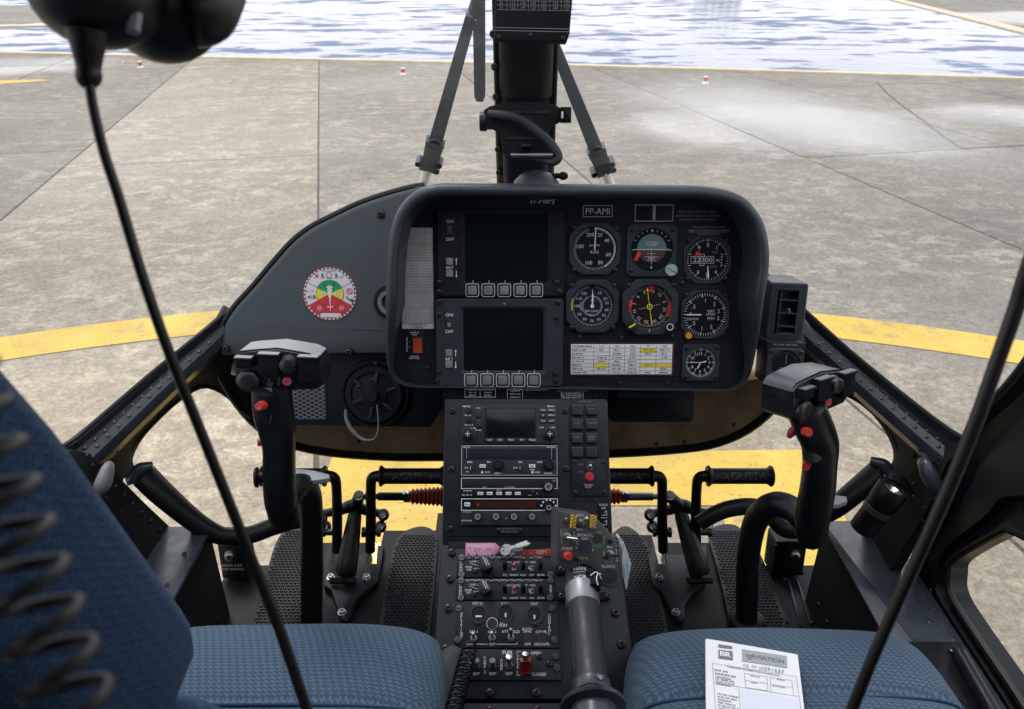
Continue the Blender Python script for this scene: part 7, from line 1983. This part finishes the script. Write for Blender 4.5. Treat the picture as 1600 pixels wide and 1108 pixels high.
for pts in (((1245, 905), (1268, 975)), ((1232, 908), (1252, 978)), ((345, 925), (330, 975))):
    a, b = atz(*pts[0], .7525), atz(*pts[1], .7525); m = MB(); m.box(0, 0, 0, .004, (b - a).length, .003, .001); m.xf(Matrix.Translation((a + b) / 2) @ Matrix.Rotation(math.atan2(b.y - a.y, b.x - a.x) - math.pi / 2, 4, 'Z')); part("floor_rail", m, M["strip"], floor, world=True)
# ================================================================== SIDE FITTINGS
def duct(pts, radii, lab, endp, flat):
    t = thing("defogging_duct", lab, "air duct", loc=P(*pts[0]), group="defogging ducts")
    W = [P(*q) for q in pts]
    m = MB(); m.tube(W, radii, 16, 6, flat=flat); part("tube", m, M["rubber"], t, world=True)
    m = MB(); d = (W[0] - W[1]).normalized(); sd_ = d.cross(Vector((0, -.7, .7))).normalized()
    m.tube([W[0] + d * .002 - sd_ * .022, W[0] + d * .012, W[0] + d * .002 + sd_ * .022], [.008, .011, .008], 10, 5); part("rolled_lip", m, M["strip"], t, world=True)
    inst("rivet", RIVET, t, ROOTF[t.name] @ P(*endp), face_axes((0, -.7, .7)), .007)
fl_ = lambda f_: (1.0 - .45 * max(0, 1 - f_ * 2.2), 1.0)
duct([(224, 742, 1.335), (250, 768, 1.35), (286, 800, 1.37), (318, 824, 1.385), (350, 838, 1.40), (390, 836, 1.415), (430, 822, 1.43), (470, 812, 1.44), (510, 813, 1.445)],
     [.028, .026, .022, .019, .0165, .0165, .0165, .016, .015], "black defogging duct whose long tube curves behind the stick with the worn grey head", (216, 755, 1.325), fl_)
duct([(1374, 735, 1.335), (1348, 758, 1.35), (1312, 788, 1.37), (1286, 806, 1.40), (1252, 826, 1.425), (1226, 826, 1.435), (1204, 806, 1.44), (1178, 792, 1.445), (1140, 795, 1.45), (1112, 806, 1.455), (1092, 818, 1.46)],
     [.026, .025, .022, .018, .0165, .0165, .0165, .0165, .016, .0155, .015], "black defogging duct behind the turned stick and beside the torch", (1384, 746, 1.325), fl_)

# air vent block and the small gauge under it
VF = Frame(P(1228, 486, 1.26), 14, -6)
F = VF
v = thing("air_vent", "black rectangular air vent with four slats right of the instrument panel hood", "air vent", VF)
m = MB(); c = F.rect(1200, 442, 1259, 531)
o = rrect(*c, .005, 4); i_ = F.rect(1209, 450, 1248, 524); oi = rrect(*i_, .003, 4)
m.loops([[(x, y, -.10) for x, y in o], [(x, y, -.002) for x, y in o], [(x, y, 0) for x, y in inset(o, .002)], [(x, y, 0) for x, y in oi], [(x, y, -.025) for x, y in oi]], cap0=True, cap1=True); part("housing", m, M["hood"], v, angle=30)
m = MB(); m.frame(i_[0], i_[1], i_[2], i_[3], .003, .001); part("rim", m, M["strip"], v)
for y in (453, 469, 489.5, 510, 521):
    c = F.hit(1229, y, -.006); m = MB(); m.box(c[0] + .001, c[1], -.010, i_[2] * .82, .0022, .016, .0008); part("slat", m, M["strip"], v)
c = F.hit(1217, 487, -.006); m = MB(); m.box(c[0], c[1], -.010, .0022, i_[3] * .9, .014, .0006); part("upright", m, M["strip"], v)
c = F.hit(1233, 486, 0); m = MB(); m.box(c[0], c[1], -.002, .003, .007, .010, .001); part("slider_tab", m, M["keycap"], v)
GF = Frame(P(1226, 570, 1.235), 18, -4)
F = GF
mt_ = thing("standby_gauge_mount", "small square bezel gauge under the air vent, partly behind the turned stick", "gauge", GF)
m = MB(); c = F.rect(1196, 535, 1256, 602, 0); m.prism(rrect(*c, .004, 2), -.06, -.001, .001); part("mount", m, M["panel"], mt_)
g, cx, cy, k = gauge("standby_gauge", "round dial numbered 50", 1225, 571, 28, 24, "sq", zb=.006, par=mt_, fr=F)
m = MB(); r = 23 * k; ticks(m, cx, cy, r * .85, r * .98, -120, 120, 24, .0006, Zp); m.text("-50", cx - r * .2, cy - r * .25, r * .24, Zp); m.line(cx + r * .1, cy + r * .1, cx + r * .1, cy + r * .8, .0008, Zp); part("scale", m, M["dim"], g)
m = MB(); m.micro(c[0] - .02, c[0] + .018, c[1] + c[3] / 2 - .004, .003, .0005, rr); part("caption", m, M["dim"], mt_)
m = MB(); c = F.rect(1194.5, 598, 1205, 622, .002); m.prism(rrect(*c, .0004, 1), 0, .0012, .0002); wp = part("white_placard", m, M["placard"], mt_)
m = MB(); rr = random.Random(4)
for i in range(7): m.micro(c[0] - c[2] * .4, c[0] + c[2] * .4, c[1] + c[3] * (.4 - i * .13), .0014, .0016, rr)
part("print", m, M["ink"], wp)

# torch in its clip
tw = [P(1397, 762, 1.25), P(1384, 778, 1.262), P(1348, 826, 1.30)]
t = thing("torch", "black torch with a bright round lens clipped to the side wall", "flashlight", loc=tw[2])
d = (tw[0] - tw[2]); L = d.length; d.normalize()
m = MB(); m.lathe(tw[2], d, [(0, 0), (.022, 0), (.022, L * .62), (.025, L * .66), (.0255, L * .97), (.024, L), (.017, L), (.016, L - .006)], 26); part("body", m, M["rubber"], t, world=True)
m = MB(); m.lathe(tw[2] + d * (L - .006), d, [(.0168, 0), (.010, -.008), (.003, -.010), (0, -.010)], 22); part("reflector", m, M["lens"], t, world=True)
m = MB(); m.lathe(tw[2] + d * (L - .008), d, [(.003, -.004), (.0028, .001), (0, .002)], 10); part("bulb", m, M["white"], t, world=True)
m = MB(); m.lathe(tw[2] + d * L * .45, d, [(.0222, 0), (.0245, .001), (.0245, .010), (.0222, .011)], 24); part("clip_band", m, M["strip"], t, world=True)
m = MB(); a, b = P(1392, 742, 1.26), P(1425, 775, 1.275); m.tube([a, P(1406, 748, 1.262), b], [.007, .008, .007], 10, 4); part("clip_arm", m, M["frame"], t, world=True)
inst("rivet", RIVET, t, ROOTF[t.name] @ P(1426, 777, 1.268), face_axes((-.5, -.7, .5)), .006)

# ================================================================== CENTRE POST FITTINGS, WIPERS
BF = Frame(P(828, 205, 1.16), 20)
F = BF
t = thing("compass_bracket", "empty black winged bracket with a braided cable loop strapped to the centre post", "bracket", BF)
q = [(756, 172), (765, 166), (790, 160), (835, 159), (868, 164), (878, 170), (886, 170), (887, 188), (876, 190), (862, 198), (857, 206), (858, 222), (866, 240), (866, 246), (786, 244), (784, 222), (780, 208), (770, 202), (757, 202)]
o = [F.hit(x, y) for x, y in q]
m = MB(); m.prism(o, -.004, 0, .0012); part("plate", m, M["matte"], t)
for a, b, y in ((790, 858, 176), (792, 842, 217)):
    c0, c1 = F.hit(a, y), F.hit(b, y); m = MB(); m.box((c0[0] + c1[0]) / 2, c0[1], .0006, c1[0] - c0[0], .005, .0012, .0005, .002); part("pressed_rib", m, M["frame"], t)
c = F.hit(751, 188); k = F.k(751, 188); m = MB(); m.lathe((c[0] - .002, c[1], -.012), (1, 0, 0), [(0, 0), (14 * k, 0), (15 * k, .003), (15 * k, .010), (12 * k, .012), (10 * k, .040), (0, .04)], 22); part("end_cap", m, M["grip"], t)
c = F.hit(884, 180); m = MB(); m.box(c[0], c[1], .002, .016, .022, .012, .002); part("buckle", m, M["matte"], t); m = MB(); c = F.hit(878, 181); m.box(c[0], c[1], .006, .003, .010, .006, .0005); part("buckle_slot", m, M["placard"], t)
m = MB(); o = [F.hit(x, y) for x, y in ((786, 243), (866, 240), (862, 248), (792, 250))]; m.prism(o, -.004, .022, .001); part("shelf", m, M["matte"], t)
c = F.hit(822, 229); m = MB(); m.sphere((c[0], c[1], .006), .009, .005, .006, 14, 8); part("thumb_knob", m, M["frame"], t)
c0, c1 = F.hit(798, 246), F.hit(862, 246); m = MB(); m.tube([(c0[0], c0[1], .026), (c1[0], c1[1], .026)], .0035, 10, 0); part("clamp_pin", m, M["dsteel"], t)
m = MB(); W = [(*F.hit(x, y, z), z) for x, y, z in ((764, 178, .004), (785, 180, .012), (806, 184, .016), (830, 198, .018), (852, 216, .02), (868, 234, .022), (872, 247, .022), (862, 254, .022), (848, 250, .02), (836, 247, .012))]
m.tube(W, [.0062, .0068, .0068, .0068, .0068, .0068, .0068, .006, .0045, .0035], 14, 8); part("braided_cable", m, M["braid"], t)
# deviation card holder on the post
F = Frame(P(834, 20, .99), 12)
t = thing("deviation_card", "black card holder with a white printed number table at the top of the centre post", "card holder", F)
o = [F.hit(x, y) for x, y in ((774, -90), (902, -90), (890, 53), (885, 67), (772, 63), (773, 50))]
m = MB(); m.prism(o, -.02, 0, .002); part("holder", m, M["matte"], t)
m = MB(); 
for y in (44, 48.5): m.line(*F.hit(773, y - 1), *F.hit(889, y + 1.5), .0007, .0005)
part("edge_line", m, M["dim"], t)
m = MB(); rows_ = [("120", "130", "143", "132", "136", "141", "122"), ("25", "121", "133", "143", "144", "146", "127"), ("22", "113", "132", "141", "132", "124", "132"), ("21", "112", "141", "123", "150", "140", "127")]
for j, y in enumerate((-9, -2, 5, 12)):
    for i, x in enumerate((783, 801, 817.5, 833.5, 850, 868, 886)): txt(m, rows_[j][i], x, y + (x - 834) * .015, 4.4, .0006, fr=F)
for y in (-5.5, 1.5, 8.5, 16): m.line(*F.hit(776, y - 1, .0005), *F.hit(895, y + 1, .0005), .0005, .0005)
for x in (792, 809, 825.5, 841.5, 859, 877): m.line(*F.hit(x, -40, .0005), *F.hit(x, 16, .0005), .0005, .0005)
part("number_table", m, M["dim"], t)
for x, y in ((779, 58), (829, 55), (879, 60)): inst("screw", SCREW, t, (*F.hit(x, y), 0), None, .003)

# little swivelling knob on top of the hood
b = PANEL.w(*PANEL.hit(838, 284, .03), .03)
t = thing("hood_lamp", "small black dome with a side lever on top of the instrument panel hood", "map light", loc=b)
m = MB(); m.lathe(b - Vector((0, 0, .006)), (0, 0, 1), [(.036, 0), (.036, .004), (.033, .008), (.024, .017), (.014, .0205), (0, .0215)], 28); part("dome", m, M["hood"], t, world=True)
e = PANEL.w(*PANEL.hit(878, 275, .03), .03)
m = MB(); m.tube([b + Vector((.02, 0, .006)), e - Vector((.010, 0, 0)), e], [.0045, .0045, .004], 10, 3); m.sphere(e + Vector((.002, 0, 0)), .008, .006, .0065, 12, 8); part("side_lever", m, M["matte"], t, world=True)

def wiper(x0, y0, x1, y1, yb, yt, lab, blade):
    B, T = aty(x0, y0, yb), aty(x1, y1, yt)
    t = thing("windscreen_wiper", lab, "wiper", loc=B, group="windscreen wipers")
    d = (T - B); L = d.length; d.normalize()
    m = MB(); m.lathe(B - d * .015, d, [(.0095, -.03), (.0095, .040), (.007, .042), (0, .042)], 14); part("spindle", m, M["white"], t, world=True)
    sd = d.cross(Vector((0, 1, .2))).normalized(); up = sd.cross(d)
    def bar(nm, s0, s1, w0, w1, h, mt, off=0):
        m = MB(); ls = []
        for s_, w_ in ((s0, w0), (s1, w1)):
            c_ = B + d * (L * s_) + up * off
            ls.append([c_ + sd * (a * w_ / 2) + up * (q * h / 2) for a, q in ((-1, -1), (1, -1), (1, 1), (-1, 1))])
        m.loops(ls); return part(nm, m, M[mt], t, world=True)
    hb = bar("arm_head", .075, .26, .026, .036, .018, "wiper"); bar("arm", .24, .98, .026, .017, .010, "wiper")
    bar("arm_root", .06, .15, .034, .026, .022, "wiper", .002)
    for s_, o_ in ((.10, .02), (.13, -.018), (.085, -.016)): 
        m = MB(); m.lathe(B + d * (L * s_) + sd * o_, up, [(.007, -.012), (.007, .008), (.004, .010), (0, .010)], 10); part("hinge_bolt", m, M["wiper"], t, world=True)
    m = MB(); m.lathe(B + d * (L * .26), up, [(.012, -.010), (.012, .008), (0, .009)], 10); part("joint_bolt", m, M["wiper"], t, world=True)
    if blade:
        P0, P1 = aty(blade[0], blade[1], blade[4]), aty(blade[2], blade[3], blade[5]); m = MB(); bd = (P1 - P0).normalized(); s2 = bd.cross(Vector((0, 1, 0))).normalized(); u2 = s2.cross(bd)
        ls = []
        for p_, f_ in ((P0, .65), (P0 + bd * .02, 1), (P1 - bd * .012, 1), (P1, .55)): ls.append([p_ + s2 * (a * blade[6] * f_) + u2 * (q * .011) for a, q in ((-1, -1), (1, -1), (1, 1), (-1, 1))])
        m.loops(ls); part("blade", m, M["wiper"], t, world=True)
        m = MB(); m.tube([T, P0.lerp(P1, .12)], [.008, .008], 8, 0); part("blade_clip", m, M["wiper"], t, world=True)
wiper(665, 276, 738, 18, 1.50, 1.30, "grey windscreen wiper with its upright blade seen beside the centre post", (748, -40, 750, 152, 1.26, 1.40, .0095))
wiper(950, 280, 862, 60, 1.50, 1.32, "grey windscreen wiper whose blade hides behind the centre post and card holder", (858, -40, 853, 155, 1.27, 1.40, .0085))

# ================================================================== SEATS
def cushion(name, cx, y0, y1, z0, z1, hw, mat_, par, crown=.011, c=.10, seam=None, edge=8):
    m = MB(); nx, ny = 44, 44; m.uv = []
    cy, hb = (y0 + y1) / 2, (y1 - y0) / 2
    I = []
    for j in range(ny + 1):
        r_ = []
        for i in range(nx + 1):
            u = math.copysign(abs(-1 + 2 * i / nx) ** .8, -1 + 2 * i / nx); v_ = math.copysign(abs(-1 + 2 * j / ny) ** .8, -1 + 2 * j / ny)
            x = cx + hw * u * math.sqrt(max(0, 1 - c * v_ ** 4 * 2.0)); y = cy + hb * v_ * math.sqrt(max(0, 1 - c * u ** 4 * 1.2))
            z = z0 + (z1 - z0) * (max(0, 1 - abs(u) ** edge)) ** .35 * (max(0, 1 - abs(v_) ** edge)) ** .35 + crown * (1 - u * u) * (1 - v_ * v_)
            if seam is not None: z -= .006 * math.exp(-((y - seam) / .006) ** 2)
            z += .0015 * math.sin(x * 23 + y * 9) * (1 - u * u)
            r_.append(m.vert((x, y, z))); m.uv.append((x, y + (z1 - z) * (1 if v_ > 0 else -1)))
        I.append(r_)
    for j in range(ny):
        for i in range(nx): m.face(I[j][i], I[j][i + 1], I[j + 1][i + 1], I[j + 1][i])
    b = [m.vert((v.x, v.y, z0 - .02)) for v in [m.v[q] for q in I[0] + [I[k_][-1] for k_ in range(1, ny + 1)] + I[-1][::-1][1:] + [I[k_][0] for k_ in range(ny - 1, 0, -1)]]]
    m.uv += [(m.v[q].x, m.v[q].y) for q in b]
    ring = I[0] + [I[k_][-1] for k_ in range(1, ny + 1)] + I[-1][::-1][1:] + [I[k_][0] for k_ in range(ny - 1, 0, -1)]
    for a in range(len(b)): q = (a + 1) % len(b); m.face(ring[q], ring[a], b[a], b[q])
    o = part(name, m, mat_, par, world=True, angle=60)
    if seam is not None:
        m = MB(); pts = []
        for i in range(31):
            u = -.94 + 1.88 * i / 30; v_ = (seam - cy) / hb
            z = z0 + (z1 - z0) * (1 - abs(u) ** edge) ** .35 * (1 - abs(v_) ** edge) ** .35 + crown * (1 - u * u) * (1 - v_ * v_) - .004
            pts.append((cx + hw * u, seam, z))
        m.tube(pts, .0018, 6, 0); part("seam_piping", m, M["seatdark"], o, world=True)
    return o
def seat_base(t, cx, y0, y1):
    m = MB(); m.box(cx, (y0 + y1) / 2 - .02, .93, .34, y1 - y0 - .14, .26, .02, .03); part("pan", m, M["frame"], t, world=True)
    for s_ in (-1, 1):
        m = MB(); m.box(cx + s_ * .13, (y0 + y1) / 2 - .05, .776, .03, y1 - y0 - .12, .05, .004); part("floor_rail", m, M["strip"], t, world=True)
s1 = thing("pilot_seat", "blue cloth seat with a paper form lying on its cushion", "seat", loc=(.352, .5, .752), group="front seats")
seat_base(s1, .352, .26, .72)
cushion("cushion", .352, .26, .752, 1.035, 1.108, .211, M["seat"], s1, seam=.612)
s2 = thing("copilot_seat", "blue cloth seat with an upright shaded backrest behind the coiled cord", "seat", loc=(-.30, .5, .752), group="front seats")
seat_base(s2, -.30, .26, .72)
cushion("cushion", -.292, .26, .760, 1.035, 1.108, .216, M["seat"], s2, seam=.600)
# backrest of the near seat: a padded slab, its side towards us
def slab(stations, name, mt, par, n=28):
    m = MB(); m.uv = []; ls = []
    for c, hx_, hy_ in stations:
        c = Vector(c); row = []
        for i in range(n):
            a = 2 * math.pi * i / n; cc, ss = math.cos(a), math.sin(a)
            row.append(c + Vector((hx_ * math.copysign(abs(cc) ** .32, cc), hy_ * math.copysign(abs(ss) ** .4, ss), 0)))
        ls.append(row)
    ids = m.loops(ls)
    for k_, row in enumerate(ls):
        for i, p in enumerate(row): m.uv.append((p.x + p.y, p.z))
    return part(name, m, mt, par, world=True, angle=50)
def bk(z, dy=0): return .352 - (z - 1.50) * .335 + dy
bst = []
for z, hx_, hy_ in ((1.450, .12, .028), (1.454, .16, .045), (1.463, .188, .059), (1.478, .203, .067), (1.50, .209, .0705), (1.52, .21, .071), (1.55, .21, .071), (1.70, .21, .07), (1.80, .20, .065), (1.88, .18, .055), (1.90, .14, .03)):
    bst.append(((-.210 - .21 + (.21 - hx_) * .3, bk(z) - .035, z), hx_, hy_))
slab(bst, "backrest", M["seatdark"], s2)
def lk(z): return .353 + (1.465 - z) * .57
slab([((-.205 - .2, lk(z) - .06, z), hx_, hy_) for z, hx_, hy_ in ((1.13, .18, .04), (1.15, .195, .055), (1.30, .2, .06), (1.42, .2, .06), (1.452, .19, .05), (1.46, .17, .03))], "lower_back_cushion", M["seatdark"], s2)
m = MB(); m.box(-.41, .30, 1.465, .30, .05, .05, .004); part("backrest_hinge", m, M["frame"], s2, world=True)
rb_ = []
for f_, hx_, hy_ in ((0, .19, .04), (.06, .215, .06), (.5, .22, .065), (.92, .20, .06), (1, .15, .03)):
    rb_.append(((.352, .30 - f_ * .5, 1.10 + f_ * .22), hx_, hy_ * .6))
m = MB(); m.uv = []
ls = []
for c, hx_, hy_ in rb_:
    row = []
    for i in range(28):
        a = 2 * math.pi * i / 28; cc, ss = math.cos(a), math.sin(a)
        row.append(Vector(c) + Vector((hx_ * math.copysign(abs(cc) ** .32, cc), hy_ * math.copysign(abs(ss) ** .5, ss) * .4, hy_ * math.copysign(abs(ss) ** .5, ss))))
    ls.append(row)
m.loops(ls)
for row in ls:
    for p in row: m.uv.append((p.x, p.y - p.z))
part("backrest", m, M["seat"], s1, world=True, angle=50)
slab([((.60, .46, 1.10), .035, .05), ((.60, .46, 1.14), .06, .075), ((.60, .45, 1.22), .062, .078), ((.60, .44, 1.262), .05, .065), ((.60, .44, 1.275), .025, .035)], "bolster", M["seat"], s1)

# paper form on the cushion
zc = 1.1335
A_, B_ = atz(1104, 999, zc), atz(1246, 1024, zc)
ex = (B_ - A_).normalized(); ey = Vector((0, 0, 1)).cross(ex)
PF = Frame(A_, axes=(ex, ey, Vector((0, 0, 1))))
F = PF
t = thing("paper_form", "stack of white fuel delivery forms lying on the blue seat cushion", "paper", PF)
W_ = (B_ - A_).length; H_ = W_ * 1.55
for i, (dx_, rz_) in enumerate(((-.0015, .012), (0, 0))):
    m = MB(); G = [[Vector((W_ * u, -H_ * v_, .0012 * i + .0035 * max(0, v_ - .55) ** 2 * 0 + .0006 * math.sin(u * 3))) for u in [k / 8 for k in range(9)]] for v_ in [k / 10 for k in range(11)]]
    m.sheet(G, (0, 0, -.0009)); m.xf(Matrix.Translation((dx_, .0, 0)) @ Matrix.Rotation(rz_, 4, 'Z')); part("sheet", m, M["paper"], t)
z = .0024
def q4(mb_, pts, zz_): mb_.flat([F.hit(x, y, zz_) for x, y in pts], zz_)
m = MB(); q4(m, ((1122.5, 1006.5), (1144, 1009.5), (1144, 1014), (1122.5, 1011)), z); q4(m, ((1122.5, 1015), (1144.5, 1017.5), (1145, 1031.5), (1122.5, 1028)), z); part("logo_block", m, M["logo"], t)
m = MB(); q4(m, ((1159, 1014), (1229.5, 1025), (1230, 1043.5), (1159.5, 1033)), z); part("banner", m, M["logolite"], t)
ang = 0.0
m = MB(); h = F.hit(1133.5, 1022, z + .0004); k = F.k(1133, 1022); m.text("BR", h[0], h[1], 9.5 * k, z + .0004, bold=.0004, sx=1.05); part("logo_letters", m, M["paper"], t)
m = MB(); h = F.hit(1199, 1029, z + .0004); m.text("AVIATION", h[0], h[1], 7.5 * k, z + .0004, bold=.0003, sx=1.0)
for j in range(3):
    a, b = F.hit(1164 + j * 2.0, 1023.0 + j * 3 - .2, z + .0004), F.hit(1176 - j * .8, 1024.5 + j * 3, z + .0004); m.line(*a, *b, .0011, z + .0004)
h = F.hit(1165.5, 1040, z); m.text("CE", h[0], h[1], 5.2 * k, z); h = F.hit(1184, 1043, z); m.text("Nº 24", h[0], h[1], 5.2 * k, z)
part("heading", m, M["logo"], t)
m = MB(); h = F.hit(1209.5, 1047, z); m.text("291637", h[0], h[1], 6.6 * k, z, sx=1.05); part("number", m, M["teal"], t)
m = MB(); rr = random.Random(8)
def pl3(a, b, th=.0004): m.line(*F.hit(*a, z), *F.hit(*b, z), th, z)
for a, b in (((1113, 1036), (1244, 1057)), ((1113, 1036), (1121, 1150)), ((1244, 1057), (1258, 1150)), ((1163, 1052), (1198, 1057)), ((1163, 1052), (1165, 1074)), ((1198, 1057), (1200, 1079)), ((1164, 1063), (1199, 1068)), ((1165, 1074), (1200, 1079)), ((1203, 1058), (1237, 1063)), ((1203, 1058), (1205, 1080)), ((1237, 1063), (1240, 1085)), ((1204, 1069), (1238, 1074)), ((1154, 1073), (1248, 1088)), ((1154, 1073), (1160, 1150)), ((1116, 1067), (1154, 1073))): pl3(a, b)
for a, b, y, h in ((1136, 1218, 1041, 2.6), (1116, 1136, 1046, 3.6), (1117, 1150, 1051.5, 3.6), (1117, 1144, 1056.5, 2.6), (1118, 1147, 1060, 2.6), (1118, 1150, 1064, 2.6), (1119, 1142, 1067.5, 2.6), (1172, 1188, 1055.5, 2.4), (1214, 1226, 1061, 2.4), (1174, 1184, 1066, 2.4), (1208, 1228, 1071, 2.4), (1121, 1153, 1083.5, 2.6), (1121, 1152, 1088, 2.6), (1122, 1142, 1092.5, 2.6), (1122, 1150, 1097, 2.6), (1122, 1154, 1101.5, 2.6), (1123, 1140, 1106, 2.6)):
    h0, h1 = F.hit(a, y, z), F.hit(b, y + (b - a) * .15, z)
    n0 = len(m.v); m.micro(0, h1[0] - h0[0], 0, h * k, z, rr)
    for i in range(n0, len(m.v)): v_ = m.v[i]; m.v[i] = Vector((h0[0] + v_.x, h0[1] + v_.y - 0 * v_.x, v_.z))
part("form_print", m, M["ink"], t)
m = MB(); q4(m, ((1158, 1078), (1246, 1092), (1262, 1150), (1163, 1150)), z - .0002); part("tinted_box", m, M["paperlite"], t)

# ================================================================== HANGING HEADSETS AND CORDS
HC = Vector(P(205, 10, .36))
t = thing("headset", "black aviation headset with two round ear cups hanging from the ceiling", "headset", loc=HC)
def cup(px, py, d, rx, ry, rz, yaw, nm="ear_cup"):
    m = MB(); m.sphere((0, 0, 0), rx, ry, rz, 28, 16); m.xf(Matrix.Translation(P(px, py, d)) @ Matrix.Rotation(yaw, 4, 'Y')); return part(nm, m, M["leather"], t, world=True)
cup(152, -14, .345, .0295, .028, .0252, .12); cup(254, 3, .378, .0300, .029, .0290, -.3)
m = MB(); m.tube([P(286, 14, .362), P(312, 6, .366), P(346, -24, .374)], [.018, .019, .014], 14, 5); part("ear_cushion", m, M["leather"], t, world=True)
m = MB(); m.tube([P(205, -40, .36), P(205, -140, .36), P(170, -260, .38), P(120, -330, .42)], [.018, .012, .012, .012], 12, 6); part("headband", m, M["leather"], t, world=True)
m = MB(); a, b = P(212, 14, .338), P(208, 50, .336); m.tube([a, b], [.0035, .003], 8, 0); part("yoke_edge", m, M["greycap"], t, world=True)
m = MB(); a = [P(136, 50, .335), P(137, 72, .336), P(138, 95, .338), P(138.5, 112, .339), P(138.5, 114, .339), P(139, 128, .34), P(140, 134, .34)]
m.tube(a, [.0090, .0072, .0058, .0050, .0056, .0050, .0034], 16, 3); part("strain_relief", m, M["cord"], t, world=True)
m = MB(); m.tube([P(139, 128, .34), P(146, 170, .342), P(163, 240, .347), (P(186, 310, .353)), P(222, 430, .363), P(262, 545, .375), P(312, 670, .392), P(352, 770, .405), P(392, 870, .42), P(432, 970, .435), P(470, 1080, .45), P(500, 1170, .46)], [.0022, .0022, .0023, .0024, .0025, .0026, .0027, .0028, .0029, .0031, .0032, .0033], 14, 8)
part("cord", m, M["cord"], t, world=True)
m = MB(); m.tube([P(1720, 90, .36), P(1660, 260, .37), P(1604, 425, .385), P(1588, 480, .39), P(1560, 560, .395), P(1528, 650, .40), P(1492, 740, .405), P(1466, 800, .408), P(1430, 880, .412), P(1398, 950, .416), P(1365, 1025, .42), P(1330, 1112, .425), P(1300, 1190, .43)], [.0033, .0035, .0037, .0039, .0038, .0037, .0036, .0035, .0033, .0032, .0032, .0032, .0032], 14, 8)
single("hanging_cord", m, M["cord"], "thick straight black cord hanging in front of the cockpit door", "cord")
m = MB()
p0, p1 = P(-90, 520, .162), P(160, 1230, .16)
axd = (p1 - p0); L = axd.length; axd.normalize(); e1 = Vector((1, 0, 0)); e1 = (e1 - axd * e1.dot(axd)).normalized(); e2 = axd.cross(e1)
N_ = 20 * 11
m.tube([p0 + axd * (L * i / N_) + (e1 * math.cos(2 * math.pi * i / 20) + e2 * math.sin(2 * math.pi * i / 20)) * .0072 for i in range(N_ + 1)], .0014, 10, 0)
m2 = mat("coil_glossy_black", (.012, .012, .014), .45)
single("coiled_cord", m, m2, "glossy black coiled cord hanging close in front of the shaded seat back", "cord", angle=60)
m = MB()
N_ = 16 * 15
p0, p1 = P(735, 1008, 1.05), P(706, 1120, .93)
axd = (p1 - p0); L = axd.length; axd.normalize(); e1 = Vector((1, 0, 0)); e1 = (e1 - axd * e1.dot(axd)).normalized(); e2 = axd.cross(e1)
r_ = lambda i: .0125 * min(1, .75 + i / 120)
m.tube([p0 + axd * (L * 1.25 * i / N_) + (e1 * math.cos(2 * math.pi * i / 16) + e2 * math.sin(2 * math.pi * i / 16)) * r_(i) * .82 for i in range(N_ + 1)], .0014, 7, 0)
single("spiral_cord", m, M["cord"], "thin black spiral cord lying along the edge of the fuel panel", "cord", angle=60)
# stop the smooth seat edges meeting the floor: grey padded side of the near cushion beside the spiral cord
m = MB(); m.tube([P(722, 1012, 1.075), P(700, 1040, 1.05), P(686, 1085, 1.02), P(676, 1150, .98)], [.010, .022, .028, .03], 14, 6)
single("hose_sleeve", m, M["coaming"], "smooth grey sleeve under the thin spiral cord", "sleeve")
